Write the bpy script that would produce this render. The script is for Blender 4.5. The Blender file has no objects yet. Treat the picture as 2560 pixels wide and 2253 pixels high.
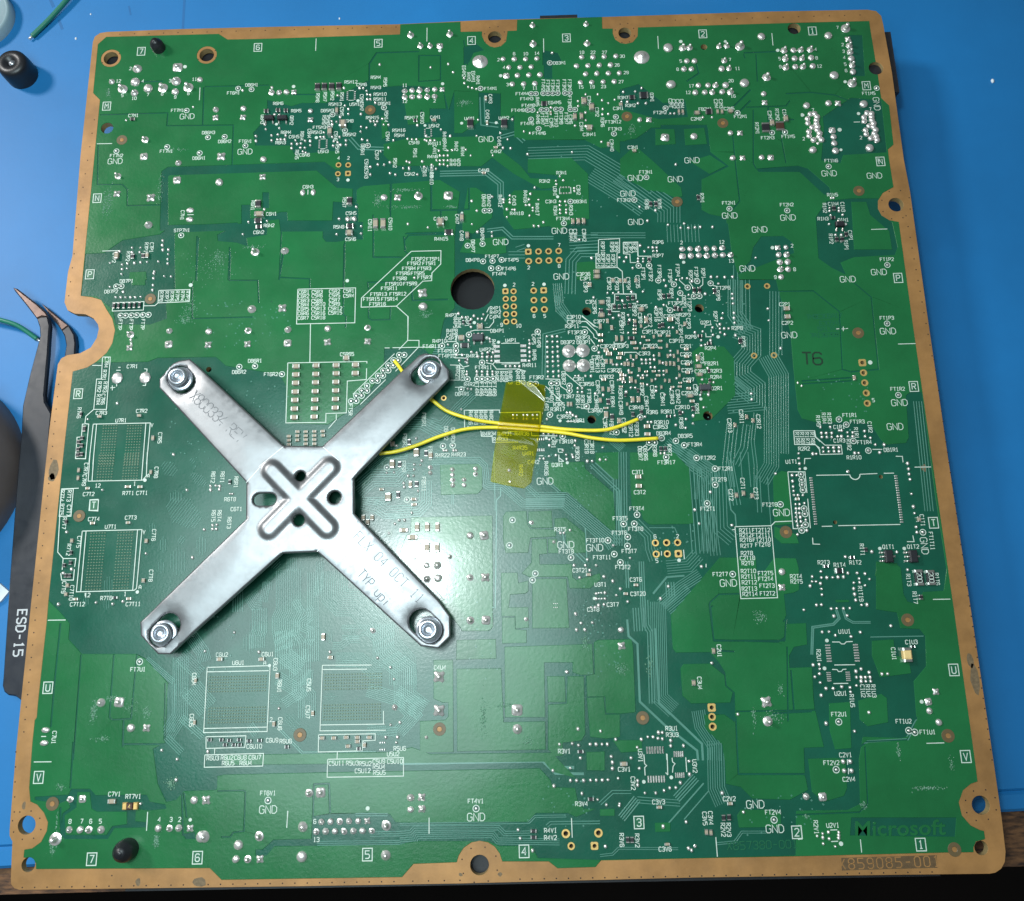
import bpy, math, random
from mathutils import Vector, Matrix
from mathutils.geometry import delaunay_2d_cdt
random.seed(7)
# one Blender unit = 1 mm on this bench
SC = bpy.context.scene
SC.unit_settings.system = 'METRIC'
SC.unit_settings.scale_length = 0.001
H = 14.0            # height of the board's upper face above the mat

# ---------------------------------------------------------------- camera
cd = bpy.data.cameras.new('camera')
cd.sensor_width = 36.0
cd.lens = 2020.0 / 2560.0 * 36.0
cd.clip_start = 5.0
cd.clip_end = 5000.0
cam = bpy.data.objects.new('camera', cd)
SC.collection.objects.link(cam)
RX = ((0.9996403340159905, -0.021452811542383935, -0.01609283956689501),
      (-0.02453984397727876, -0.9737575706432513, -0.2262608885170461),
      (-0.010816592160642756, 0.22657442594405772, -0.9739337918165434))
CC = Vector((110.17035, 48.79136, 182.14677 + H))
m = Matrix.Identity(4)
for i in range(3):
    m[i][0] = RX[0][i]; m[i][1] = -RX[1][i]; m[i][2] = -RX[2][i]; m[i][3] = CC[i]
cam.matrix_world = m
SC.camera = cam

# ---------------------------------------------------------------- world and lamps
w = bpy.data.worlds.new('World'); SC.world = w; w.use_nodes = True
bg = w.node_tree.nodes['Background']
bg.inputs[0].default_value = (0.62, 0.68, 0.72, 1)
bg.inputs[1].default_value = 0.15

def lamp(name, loc, target, size, energy, color):
    l = bpy.data.lights.new(name, 'AREA'); l.shape = 'DISK'; l.size = size
    l.energy = energy; l.color = color
    o = bpy.data.objects.new(name, l); SC.collection.objects.link(o)
    o.location = loc
    d = Vector(target) - Vector(loc)
    o.rotation_euler = d.to_track_quat('-Z', 'Y').to_euler()
    return o
lamp('bench_lamp', (-450, 400, 440 + H), (90, 110, H), 130, 3.5e6, (1.0, 0.98, 0.95))
lamp('work_light', (51, 86, 270 + H), (80, 90, H), 26, 3.2e5, (0.88, 1.0, 1.0))
lamp('work_light_diffuser', (26, 70, 275 + H), (70, 75, H), 230, 7.2e5, (0.76, 0.96, 1.0))

SC.view_settings.view_transform = 'Standard'
SC.view_settings.look = 'None'
SC.view_settings.exposure = 0.0
SC.view_settings.gamma = 1.0

# ---------------------------------------------------------------- materials
def mat(name, col, rough=0.5, metal=0.0, spec=0.5, var=0.0, scale=1.0, bump=0.0, bscale=3.0, dist=0.1, col2=None, trans=0.0, coat=0.0, rvar=0.0, stretch=None):
    M = bpy.data.materials.new(name); M.use_nodes = True
    nt = M.node_tree; b = nt.nodes['Principled BSDF']
    b.inputs['Base Color'].default_value = (*col, 1)
    b.inputs['Roughness'].default_value = rough
    b.inputs['Metallic'].default_value = metal
    b.inputs['Specular IOR Level'].default_value = spec
    b.inputs['Transmission Weight'].default_value = trans
    b.inputs['Coat Weight'].default_value = coat
    b.inputs['Coat Roughness'].default_value = 0.12
    tc = nt.nodes.new('ShaderNodeTexCoord')
    mp = nt.nodes.new('ShaderNodeMapping')
    nt.links.new(tc.outputs['Object'], mp.inputs['Vector'])
    if stretch: mp.inputs['Scale'].default_value = stretch
    if var > 0 or col2:
        n = nt.nodes.new('ShaderNodeTexNoise'); n.inputs['Scale'].default_value = scale; n.inputs['Detail'].default_value = 6
        n.inputs['Roughness'].default_value = 0.62
        nt.links.new(mp.outputs[0], n.inputs['Vector'])
        r = nt.nodes.new('ShaderNodeValToRGB')
        r.color_ramp.elements[0].position = 0.36; r.color_ramp.elements[1].position = 0.66
        c2 = col2 if col2 else tuple(c * (1 - var) for c in col)
        r.color_ramp.elements[0].color = (*c2, 1); r.color_ramp.elements[1].color = (*[min(1, c * (1 + var * .6)) for c in col], 1)
        nt.links.new(n.outputs['Fac'], r.inputs['Fac']); nt.links.new(r.outputs['Color'], b.inputs['Base Color'])
    if rvar > 0:
        n3 = nt.nodes.new('ShaderNodeTexNoise'); n3.inputs['Scale'].default_value = scale * 2.3; n3.inputs['Detail'].default_value = 5
        nt.links.new(mp.outputs[0], n3.inputs['Vector'])
        mr = nt.nodes.new('ShaderNodeMapRange'); mr.inputs['To Min'].default_value = rough - rvar; mr.inputs['To Max'].default_value = rough + rvar
        mr.inputs['From Min'].default_value = .3; mr.inputs['From Max'].default_value = .7
        nt.links.new(n3.outputs['Fac'], mr.inputs['Value']); nt.links.new(mr.outputs[0], b.inputs['Roughness'])
    if bump > 0:
        n2 = nt.nodes.new('ShaderNodeTexNoise'); n2.inputs['Scale'].default_value = bscale; n2.inputs['Detail'].default_value = 4
        nt.links.new(mp.outputs[0], n2.inputs['Vector'])
        bp = nt.nodes.new('ShaderNodeBump'); bp.inputs['Strength'].default_value = bump; bp.inputs['Distance'].default_value = dist
        nt.links.new(n2.outputs['Fac'], bp.inputs['Height']); nt.links.new(bp.outputs['Normal'], b.inputs['Normal'])
    return M
M = {}
M['dark'] = mat('green_mask_over_laminate', (0.0065, 0.084, 0.051), .25, var=.18, scale=.06, bump=.3, bscale=1.6, dist=.08, rvar=.05, coat=.3)
M['light'] = mat('green_mask_over_copper', (0.012, 0.128, 0.040), .25, var=.16, scale=.05, bump=.3, bscale=1.3, dist=.08, rvar=.05, coat=.3)
M['trace'] = mat('green_mask_over_trace', (0.085, 0.23, 0.18), .28, var=.12, scale=.1, bump=.2, bscale=1.5, dist=.05, coat=.5)  # mask tone over the traces, whitened part way toward their glare
M['copper'] = mat('bare_border_copper', (0.37, 0.188, 0.066), .45, metal=.2, var=.25, scale=.09, bump=.15, bscale=2, dist=.05, rvar=.08)
M['edge'] = mat('laminate_edge', (0.30, 0.22, 0.10), .6, var=.2, scale=.5)
M['stain'] = mat('tarnish', (0.16, 0.11, 0.06), .7, var=.3, scale=1.5)
M['solder'] = mat('solder', (0.84, 0.80, 0.77), .28, metal=.7, var=.12, scale=1.2, bump=.25, bscale=2.2, dist=.15)
M['white'] = mat('silkscreen_ink', (0.54, 0.62, 0.55), .5, var=.12, scale=.6)
M['gold'] = mat('gold_plating', (0.86, 0.56, 0.20), .35, metal=.6, var=.1, scale=1)
M['hole'] = mat('dark_hole', (0.02, 0.012, 0.01), .8)
M['void'] = mat('hole_shade_black', (0.004, 0.004, 0.006), .7)  # near black: shade inside the board's holes put into the colour
M['cap'] = mat('ceramic_capacitor', (0.37, 0.30, 0.225), .5, var=.1, scale=.7)
M['cappale'] = mat('pale_ceramic', (0.78, 0.55, 0.24), .5, var=.1, scale=.7)
M['tin'] = mat('tinned_end', (0.66, 0.64, 0.60), .3, metal=.9, bump=.2, bscale=3)
M['black'] = mat('black_resin', (0.018, 0.018, 0.022), .45, var=.2, scale=.5)
M['brown'] = mat('brown_ceramic', (0.07, 0.032, 0.022), .45, var=.2, scale=.5)
M['grey'] = mat('grey_resin', (0.045, 0.05, 0.058), .5, var=.15, scale=.4)
M['steel'] = mat('galvanised_steel', (0.27, 0.275, 0.285), .42, metal=.85, var=.08, scale=.25, bump=.10, bscale=1.2, dist=.1, rvar=.05)
M['bolt'] = mat('zinc_bolt', (0.50, 0.53, 0.58), .28, metal=.8, bump=.15, bscale=1.2)
M['stamp'] = mat('stamp_shade', (0.13, 0.135, 0.145), .5, metal=.3)  # shade of the stamped letters, painted as flat dark strokes
M['fold_hi'] = mat('fold_highlight', (0.72, 0.72, 0.72), .5, metal=.3)  # painted highlight for the bracket's folds, lighter than its steel
M['mat'] = mat('blue_silicone', (0.010, 0.168, 0.44), .52, var=.10, scale=.016, bump=.12, bscale=.9, dist=.1)
M['wood'] = mat('brown_board_edge', (0.19, 0.085, 0.035), .6, col2=(.03, .014, .009), scale=.55, stretch=(.45, 2.2, 1), bump=.5, bscale=1)
M['floor'] = mat('dark_floor', (0.012, 0.007, 0.005), .9, var=.5, scale=.004)
M['yellow'] = mat('yellow_insulation', (0.80, 0.66, 0.035), .32, var=.06, scale=.5)
M['rubber'] = mat('black_rubber', (0.012, 0.013, 0.016), .4, bump=.3, bscale=.5)
M['coat'] = mat('black_coating', (0.016, 0.018, 0.026), .42, var=.15, scale=.2, rvar=.06)
M['tip'] = mat('brown_steel', (0.13, 0.088, 0.075), .4, metal=.7, var=.25, scale=.4)
M['etch'] = mat('etched_lettering', (0.50, 0.51, 0.53), .5, metal=.2)
M['greenw'] = mat('green_insulation', (0.015, 0.17, 0.11), .4)
M['disc'] = mat('brown_grey_plastic', (0.13, 0.105, 0.10), .5, var=.12, scale=.1)
M['pale'] = mat('pale_plastic', (0.26, 0.36, 0.40), .35)
M['paper'] = mat('white_paper', (0.72, 0.75, 0.78), .6)
M['engrave'] = mat('marker_ink', (0.004, 0.03, 0.012), .6)
M['ghost'] = mat('ghost_print', (0.006, 0.105, 0.045), .45)
M['hatch'] = mat('dark_label_band', (0.115, 0.068, 0.030), .6, var=.2, scale=.8)
M['flux'] = mat('flux_residue', (0.10, 0.23, 0.15), .25, var=.3, scale=2)
M['tarnish2'] = mat('fiducial_ring', (0.12, 0.085, 0.04), .45)
# amber tape: thin tinted film with a gloss of its own
t = bpy.data.materials.new('amber_film'); t.use_nodes = True
nt = t.node_tree; nt.nodes.clear()
out = nt.nodes.new('ShaderNodeOutputMaterial'); tr = nt.nodes.new('ShaderNodeBsdfTransparent'); gl = nt.nodes.new('ShaderNodeBsdfGlossy')
tr.inputs[0].default_value = (0.95, 0.86, 0.14, 1); gl.inputs['Roughness'].default_value = .16
df = nt.nodes.new('ShaderNodeBsdfDiffuse'); df.inputs[0].default_value = (0.62, 0.52, 0.01, 1)
m0 = nt.nodes.new('ShaderNodeMixShader'); m0.inputs[0].default_value = .11
fr = nt.nodes.new('ShaderNodeFresnel'); fr.inputs[0].default_value = 1.45; mx = nt.nodes.new('ShaderNodeMixShader')
nt.links.new(tr.outputs[0], m0.inputs[1]); nt.links.new(df.outputs[0], m0.inputs[2])
nt.links.new(fr.outputs[0], mx.inputs[0]); nt.links.new(m0.outputs[0], mx.inputs[1]); nt.links.new(gl.outputs[0], mx.inputs[2])
nt.links.new(mx.outputs[0], out.inputs[0]); M['tape'] = t

# ---------------------------------------------------------------- helpers
def tag(o, label=None, cat=None, group=None, kind=None):
    if label: o['label'] = label
    if cat: o['category'] = cat
    if group: o['group'] = group
    if kind: o['kind'] = kind
    return o
def empty(name, loc=(0, 0, 0)):
    o = bpy.data.objects.new(name, None); o.empty_display_size = 5; o.location = loc
    SC.collection.objects.link(o); return o
class MB:
    def __init__(s): s.v = []; s.f = []; s.m = []
    def add(s, vs, fs, mi=0):
        b = len(s.v); s.v += [tuple(q) for q in vs]
        for f in fs: s.f.append(tuple(b + i for i in f)); s.m.append(mi)
    def box(s, c, d, mi=0, bev=0.0, rot=0.0):
        x, y, z = d[0] / 2, d[1] / 2, d[2]
        b = min(bev, x * .8, y * .8)
        ca, sa = math.cos(rot), math.sin(rot)
        lo = [(-x, -y, 0), (x, -y, 0), (x, y, 0), (-x, y, 0)]
        if b > 0:
            mid = [(a, q, z - b) for a, q, _ in lo]; hi = [(a * (1 - b / x), q * (1 - b / y), z) for a, q, _ in lo]
            vs = lo + mid + hi
            fs = [(8, 9, 10, 11)] + [(i, (i + 1) % 4, 4 + (i + 1) % 4, 4 + i) for i in range(4)] + [(4 + i, 4 + (i + 1) % 4, 8 + (i + 1) % 4, 8 + i) for i in range(4)]
        else:
            vs = lo + [(a, q, z) for a, q, _ in lo]
            fs = [(4, 5, 6, 7)] + [(i, (i + 1) % 4, 4 + (i + 1) % 4, 4 + i) for i in range(4)]
        s.add([(c[0] + a * ca - q * sa, c[1] + a * sa + q * ca, c[2] + r) for a, q, r in vs], fs, mi)
    def lathe(s, c, prof, n=12, mi=0, top=True, sx=1, sy=1):
        vs = []; fs = []
        for r, z in prof:
            for k in range(n):
                a = 2 * math.pi * k / n; vs.append((c[0] + r * sx * math.cos(a), c[1] + r * sy * math.sin(a), c[2] + z))
        for j in range(len(prof) - 1):
            for k in range(n):
                a, b = j * n + k, j * n + (k + 1) % n; fs.append((a, b, b + n, a + n))
        if top: fs.append(tuple((len(prof) - 1) * n + k for k in range(n)))
        s.add(vs, fs, mi)
    def ring(s, c, r0, r1, n=14, mi=0, a0=0, a1=2 * math.pi):
        vs = []; full = abs(a1 - a0 - 2 * math.pi) < 1e-6; k1 = n if full else n + 1
        for k in range(k1):
            a = a0 + (a1 - a0) * k / n; ca, sa = math.cos(a), math.sin(a)
            vs += [(c[0] + r0 * ca, c[1] + r0 * sa, c[2]), (c[0] + r1 * ca, c[1] + r1 * sa, c[2])]
        fs = [(2 * k, 2 * k + 1, 2 * ((k + 1) % k1) + 1, 2 * ((k + 1) % k1)) for k in range(n)]
        s.add(vs, fs, mi)
    def ribbon(s, pl, wd, z, mi=0, z1=None, taper=0.0, closed=False):
        # flat strip along a polyline (z1: raised strip with sloping sides)
        P = [Vector((a, b)) for a, b in pl]
        if closed and (P[0] - P[-1]).length < 1e-4: P = P[:-1]
        n = len(P); L = []; R = []; N = []
        for i in range(n):
            if closed: a, b = P[i] - P[i - 1], P[(i + 1) % n] - P[i]
            else:
                a = P[i] - P[i - 1] if i else P[1] - P[0]; b = P[i + 1] - P[i] if i < n - 1 else a
            if a.length < 1e-6: a = b
            if b.length < 1e-6: b = a
            if a.length < 1e-6: a = b = Vector((1, 0))
            a = a.normalized(); b = b.normalized()
            na, nb = Vector((-a.y, a.x)), Vector((-b.y, b.x)); q = na + nb
            if q.length < 1e-3: q = na
            q.normalize(); k = 1 / max(.45, q.dot(na)); N.append(q * k)
        h = wd / 2
        if z1 is None:
            vs = []
            for p, q in zip(P, N): vs += [(*(p + q * h), z), (*(p - q * h), z)]
            m_ = n if closed else n - 1
            s.add(vs, [(2 * i, 2 * i + 1, 2 * ((i + 1) % n) + 1, 2 * ((i + 1) % n)) for i in range(m_)], mi)
        else:
            vs = []
            for p, q in zip(P, N): vs += [(*(p + q * h), z), (*(p + q * (h - taper)), z1), (*(p - q * (h - taper)), z1), (*(p - q * h), z)]
            fs = []
            for i in range(n - 1):
                for j in range(3): fs.append((4 * i + j, 4 * i + j + 1, 4 * i + j + 5, 4 * i + j + 4))
            fs += [(0, 3, 2, 1), (4 * n - 4, 4 * n - 3, 4 * n - 2, 4 * n - 1)]
            s.add(vs, fs, mi)
    def prism(s, poly, z0, z1, mi=0, inset=0.0):
        n = len(poly); c = sum((Vector(p) for p in poly), Vector((0, 0))) / n
        top = [Vector(p) + (c - Vector(p)).normalized() * inset for p in poly]
        s.add([(*p, z0) for p in poly] + [(*p, z1) for p in top], [tuple(range(n, 2 * n))] + [(i, (i + 1) % n, n + (i + 1) % n, n + i) for i in range(n)], mi)
    def tube(s, pts, r, n=8, mi=0, caps=True):
        P = [Vector(p) for p in pts]; vs = []; fs = []
        for i, p in enumerate(P):
            t = (P[min(i + 1, len(P) - 1)] - P[max(i - 1, 0)]).normalized()
            u = t.cross(Vector((0, 0, 1))); u = u.normalized() if u.length > 1e-4 else Vector((1, 0, 0)); v = u.cross(t)
            rr = r[i] if isinstance(r, (list, tuple)) else r
            for k in range(n):
                a = 2 * math.pi * k / n; vs.append(p + u * rr * math.cos(a) + v * rr * math.sin(a))
        for i in range(len(P) - 1):
            for k in range(n): a, b = i * n + k, i * n + (k + 1) % n; fs.append((a, a + n, b + n, b))
        if caps: fs += [tuple(range(n)), tuple(reversed(range((len(P) - 1) * n, len(P) * n)))]
        s.add(vs, fs, mi)
    def mesh(s, name, mats, smooth=False):
        me = bpy.data.meshes.new(name); me.from_pydata(s.v, [], s.f)
        for q in (mats if isinstance(mats, (list, tuple)) else [mats]): me.materials.append(q)
        me.polygons.foreach_set('material_index', s.m)
        if smooth: me.polygons.foreach_set('use_smooth', [True] * len(s.f))
        me.update()
        import bmesh
        b = bmesh.new(); b.from_mesh(me); bmesh.ops.recalc_face_normals(b, faces=b.faces); b.to_mesh(me); b.free()
        return me
    def build(s, name, mats, parent=None, smooth=False, flat=False):
        if flat:
            me = bpy.data.meshes.new(name); me.from_pydata(s.v, [], s.f)
            for q in (mats if isinstance(mats, (list, tuple)) else [mats]): me.materials.append(q)
            me.polygons.foreach_set('material_index', s.m); me.update()
        else: me = s.mesh(name, mats, smooth)
        return inst(me, name, parent)
def inst(me, name, parent=None, loc=(0, 0, 0), sc=(1, 1, 1), rz=0.0):
    o = bpy.data.objects.new(name, me); SC.collection.objects.link(o)
    if parent: o.parent = parent
    o.location = loc; o.scale = sc; o.rotation_euler = (0, 0, rz)
    return o
def U(x, y, z):
    # the point of the horizontal plane z (board coordinates, 0 = board face) that a sight line meets
    d = (x - 1280) / 2020, (y - 1126.5) / 2020, 1.0
    g = [sum(RX[j][i] * d[j] for j in range(3)) for i in range(3)]
    c = (CC[0], CC[1], CC[2] - H); t = (z - c[2]) / g[2]
    return c[0] + g[0] * t, c[1] + g[1] * t
def rows(s): return [[float(v) for v in r.split()] for r in s.split(';') if r.strip()]
def polys(s): return [[(r[i], r[i + 1]) for i in range(0, len(r), 2)] for r in rows(s)]
def ccw(p):
    a = sum(p[i - 1][0] * p[i][1] - p[i][0] * p[i - 1][1] for i in range(len(p)))
    return list(p) if a > 0 else list(reversed(p))
def circle(x, y, r, n=12): return [(x + r * math.cos(2 * math.pi * k / n), y + r * math.sin(2 * math.pi * k / n)) for k in range(n)]
def strip_poly(pl, wd):
    b = MB(); b.ribbon(pl, wd, 0); n = len(b.v) // 2
    return [b.v[2 * i][:2] for i in range(n)] + [b.v[2 * i + 1][:2] for i in reversed(range(n))]
def offset_line(pl, d):
    b = MB(); b.ribbon(pl, 2 * abs(d) + 1e-6, 0); n = len(b.v) // 2
    return [b.v[2 * i + (0 if d >= 0 else 1)][:2] for i in range(n)]

# stroke lettering on a 4 x 6 grid
FONT = {}
for ln in """A 0,0 0,4 2,6 4,4 4,0;0,2.4 4,2.4|B 0,0 0,6 3,6 4,5 4,4 3,3.2 0,3.2;3,3.2 4,2.3 4,1 3,0 0,0|C 4,5 3,6 1,6 0,5 0,1 1,0 3,0 4,1|D 0,0 0,6 2.5,6 4,4.5 4,1.5 2.5,0 0,0|E 4,6 0,6 0,0 4,0;0,3.1 3,3.1|F 4,6 0,6 0,0;0,3.1 3,3.1|G 4,5 3,6 1,6 0,5 0,1 1,0 3,0 4,1 4,3 2.4,3|H 0,0 0,6;4,0 4,6;0,3 4,3|I 2,0 2,6;1,0 3,0;1,6 3,6|J 4,6 4,1 3,0 1,0 0,1|K 0,0 0,6;4,6 0,2.5;1.6,3.8 4,0|L 0,6 0,0 4,0|M 0,0 0,6 2,3 4,6 4,0|N 0,0 0,6 4,0 4,6|O 1,0 0,1 0,5 1,6 3,6 4,5 4,1 3,0 1,0|P 0,0 0,6 3,6 4,5 4,3.7 3,2.8 0,2.8|Q 1,0 0,1 0,5 1,6 3,6 4,5 4,1 3,0 1,0;2.4,1.6 4,0|R 0,0 0,6 3,6 4,5 4,4 3,3 0,3;1.8,3 4,0|S 4,5 3,6 1,6 0,5 0,4 1,3.2 3,2.8 4,2 4,1 3,0 1,0 0,1|T 0,6 4,6;2,6 2,0|U 0,6 0,1 1,0 3,0 4,1 4,6|V 0,6 2,0 4,6|W 0,6 1,0 2,3.5 3,0 4,6|X 0,0 4,6;0,6 4,0|Y 0,6 2,3 4,6;2,3 2,0|0 1,0 0,1 0,5 1,6 3,6 4,5 4,1 3,0 1,0|1 0.8,5 2,6 2,0;0.8,0 3.2,0|2 0,5 1,6 3,6 4,5 4,3.8 0,0 4,0|3 0,5 1,6 3,6 4,5 4,4 3,3.1 1.4,3.1;3,3.1 4,2.2 4,1 3,0 1,0 0,1|4 3,0 3,6 0,2 4,2|5 4,6 0,6 0,3.4 3,3.4 4,2.4 4,1 3,0 0,0|6 4,5 3,6 1,6 0,5 0,1 1,0 3,0 4,1 4,2.4 3,3.4 0,3|7 0,6 4,6 1.5,0|8 1,3.1 0,4 0,5 1,6 3,6 4,5 4,4 3,3.1 1,3.1 0,2.2 0,1 1,0 3,0 4,1 4,2.2 3,3.1|9 4,3 1,2.6 0,3.6 0,5 1,6 3,6 4,5 4,1 3,0 1,0 0,1|- 0.5,3 3.5,3|+ 0,3 4,3;2,1 2,5|u 0,4 0,1 1,0 3,0 4,1 4,4;4,1 4,0|p 0,-2 0,4 3,4 4,3 4,1 3,0 0,0|i 2,0 2,4;2,5.4 2,6""".split('|'):
    k, r = ln.split(' ', 1)
    FONT[k] = [[tuple(float(v) for v in q.split(',')) for q in st.split()] for st in r.split(';')]
LC = [0]
def letters(mb, s, c, h, pitch, ang, wd, z, mi=0, aspect=.62, z1=None):
    ca, sa = math.cos(ang), math.sin(ang); n = len(s)
    for k, ch in enumerate(s):
        if ch not in FONT: continue
        x0 = (k - (n - 1) / 2) * pitch
        for st in FONT[ch]:
            q = [(x0 + (a / 4 - .5) * h * aspect, (b / 6 - .5) * h) for a, b in st]
            LC[0] = (LC[0] + 1) % 97
            mb.ribbon([(c[0] + a * ca - b * sa, c[1] + a * sa + b * ca) for a, b in q], wd, z + LC[0] * 1.5e-4, mi)

D_J="""12.17 196.31 1.28;12.02 192.28 1.27;8.83 190.34 1.32;12.06 189.06 1.05;15.55 190.26 1.29;19.39 190.27 1.32;22.71 192.21 1.27;22.74 189 1.02;26.05 190.2 1.32;33.64 183.42 0.84;40.79 183.47 0.81;15.96 175.21 0.91;25.01 168.27 0.88;46.71 168.55 0.9;9.86 165 0.85;5.8 192.64 0.83;28.92 192.44 0.77;47.87 188.01 0.79;49.84 187.94 0.79;51.77 187.96 0.79;83.87 204.06 0.89;94.19 204 0.89;86.47 200.68 0.75;88.99 200.59 0.75;82.46 187.28 0.76;84.37 187.36 0.76;86.32 187.38 0.76;88.3 187.37 0.76;90.25 187.45 0.76;82.48 185.48 0.76;84.38 185.48 0.76;86.33 185.47 0.76;88.3 185.4 0.76;90.2 185.43 0.76;58.19 182.18 0.7;102.07 195.39 2.15;116.01 205.94 0.76;130.1 205.8 0.75;116.03 200.24 0.89;130.13 199.9 0.83;108.08 195.92 0.72;111.01 195.82 0.72;113.94 195.72 0.72;116.88 195.76 0.71;109.5 193.37 0.71;112.43 193.27 0.71;115.36 193.31 0.71;111.71 190.89 0.76;114.66 190.91 0.76;117.55 190.89 0.76;110.29 188.32 0.76;113.25 188.27 0.76;116.16 188.32 0.76;128.55 195.8 0.74;131.48 195.7 0.74;134.41 195.75 0.74;137.44 195.79 0.74;127.1 193.2 0.74;130.07 193.19 0.74;133.02 193.21 0.74;135.94 193.19 0.74;129.36 190.7 0.74;132.27 190.74 0.74;135.24 190.73 0.74;138.09 190.69 0.74;127.91 188.21 0.73;130.82 188.2 0.73;133.78 188.22 0.73;136.63 188.21 0.73;144.14 195.27 2.08;151.12 197.83 1.32;154.93 197.7 0.99;156.71 197.7 0.83;164.36 197.82 0.72;166.35 197.9 0.77;169.81 197.63 1.21;175.6 200.39 1.05;155.72 193.69 0.77;157.69 193.62 0.77;154.79 191.29 0.76;156.71 191.22 0.76;165.41 193.5 0.76;164.5 191.05 0.82;166.43 191.13 0.76;151.16 186.85 1.24;158.17 186.32 0.78;160.63 186.32 0.78;162.56 186.26 0.78;165.14 186.17 0.92;157.21 184.25 0.78;159.65 184.25 0.78;161.58 184.27 0.78;164.11 184.25 0.78;166.23 184.17 0.86;170.01 186.64 1.3;175.85 188.18 1.14;174.65 183.32 0.75;181.09 196.05 0.93;183.49 195.97 0.79;185.39 195.99 0.79;187.85 196.02 0.88;181.15 193.55 0.9;183.54 193.47 0.79;185.44 193.46 0.79;187.84 193.55 0.82;181.02 190.92 0.87;183.49 190.98 0.82;185.46 191 0.82;187.98 191.03 0.87;142.53 176.83 0.69;155.97 171.6 0.95;165.23 172.28 0.74;165.21 165.19 0.73;172.44 165.1 0.78;185.2 179.53 0.91;185.43 166.76 0.99;192.95 200.04 1.1;197.71 202.11 1.27;198.05 196.9 0.82;198.08 194.98 0.82;198.1 192.98 0.85;198.12 191.02 0.84;198.07 189.04 0.84;197.5 185.67 1.21;193.15 188.13 1.22;185.89 177.06 0.74;185.03 175.73 0.74;185 174.49 0.74;185.93 173.25 0.74;184.99 172.02 0.74;184.94 170.82 0.74;185.92 169.61 0.79;190.8 180.02 0.83;199.69 179.49 1.01;200.25 176.92 0.74;199.31 175.68 0.74;199.24 174.5 0.74;200.3 173.2 0.74;199.28 171.97 0.74;199.29 170.8 0.74;200.3 169.62 0.79;199.68 166.87 1.04;191.04 170.34 0.79;191.01 168.53 0.81;191.09 166.39 0.89;186.92 168.61 0.39;201.52 168.55 0.39;18.79 151.16 1.08;35.83 162.44 1;45.87 142.99 1.06;45.85 127.92 1.04;77.53 156.91 0.88;86.16 157.05 1.09;53.22 143.09 1.01;87.42 127.37 1.1;93.63 156.82 1.14;150.87 140.71 0.77;152.78 140.66 0.75;154.76 140.65 0.77;156.77 140.64 0.77;158.68 140.59 0.75;160.67 140.74 0.75;152.84 138.83 0.8;154.8 138.83 0.8;156.74 138.72 0.77;158.72 138.76 0.8;160.63 138.78 0.75;162.54 138.81 0.75;176.15 140.41 0.65;174.17 138.46 0.77;176.12 138.46 0.75;174.27 136.52 0.79;176.19 136.51 0.79;174.23 134.58 0.79;176.12 134.58 0.74;174.2 132.58 0.76;16.74 122.17 0.88;26.13 122.84 0.78;35.7 122.4 0.81;45.23 122.38 0.83;54.86 122.36 0.88;64.46 122.35 0.83;74.07 122.33 0.8;122.18 115.08 1.68;125.53 115.12 1.68;122.16 111.41 1.66;125.5 111.39 1.66;88.44 65.18 0.75;88.56 62.13 0.83;94.29 87.01 0.59;94.29 85.75 0.59;94.39 84.49 0.59;94.39 83.3 0.59;99.64 87.04 0.59;99.63 85.78 0.59;96.98 84.54 0.59;96.97 83.28 0.59;89.21 87.6 0.55;89.21 86.33 0.55;98.25 71.66 0.89;98.16 62.24 0.83;90.85 65.12 0.92;91 62.29 0.92;93.65 66.98 0.57;107.41 86.46 0.59;107.54 83.82 0.41;112.22 74.27 0.49;117.12 69.78 0.44;167.56 61.96 0.78;184.76 84.31 0.36;17.61 37.12 1.01;24.6 31.76 0.87;76.61 51.15 0.62;81.6 34.87 0.65;39.32 16.96 0.82;63.68 17.9 0.87;85.16 16.57 0.81;85.18 14.26 0.72;98.13 52.87 0.94;107.98 29.87 1.1;118.99 41.48 0.42;110.45 52.86 0.51;88.46 28.57 0.41;131.18 50.15 0.68;161.48 30.4 1.1;196.05 31.81 0.71;197.7 29.48 0.73;10.57 9.86 1.31;13.29 11.62 0.76;15.61 11.58 0.76;17.44 11.55 0.76;20.03 11.5 0.8;32.12 11.57 0.76;34.5 11.53 0.76;36.42 11.53 0.76;41.33 9.79 1.19;12.88 17.59 0.69;66.42 12.19 0.67;68.38 12.21 0.67;70.33 12.21 0.67;72.25 12.23 0.67;74.18 12.24 0.67;65.45 10.3 0.69;67.41 10.32 0.69;69.36 10.33 0.69;71.27 10.29 0.69;73.2 10.3 0.69;75.15 10.32 0.69;77.1 10.28 0.65;41.93 9.78 1.19;49.23 8.04 1.03;53.52 9.66 0.99;62.58 11.3 1.11;62.59 5.55 1.14;80.12 11.27 1.07;80.1 5.52 1.09;48.83 5.32 0.78;51.32 5.28 0.78;87.68 14.38 0.76;125.71 6.4 0.39;144.22 6.13 0.35;168.1 15.27 0.75"""
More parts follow.
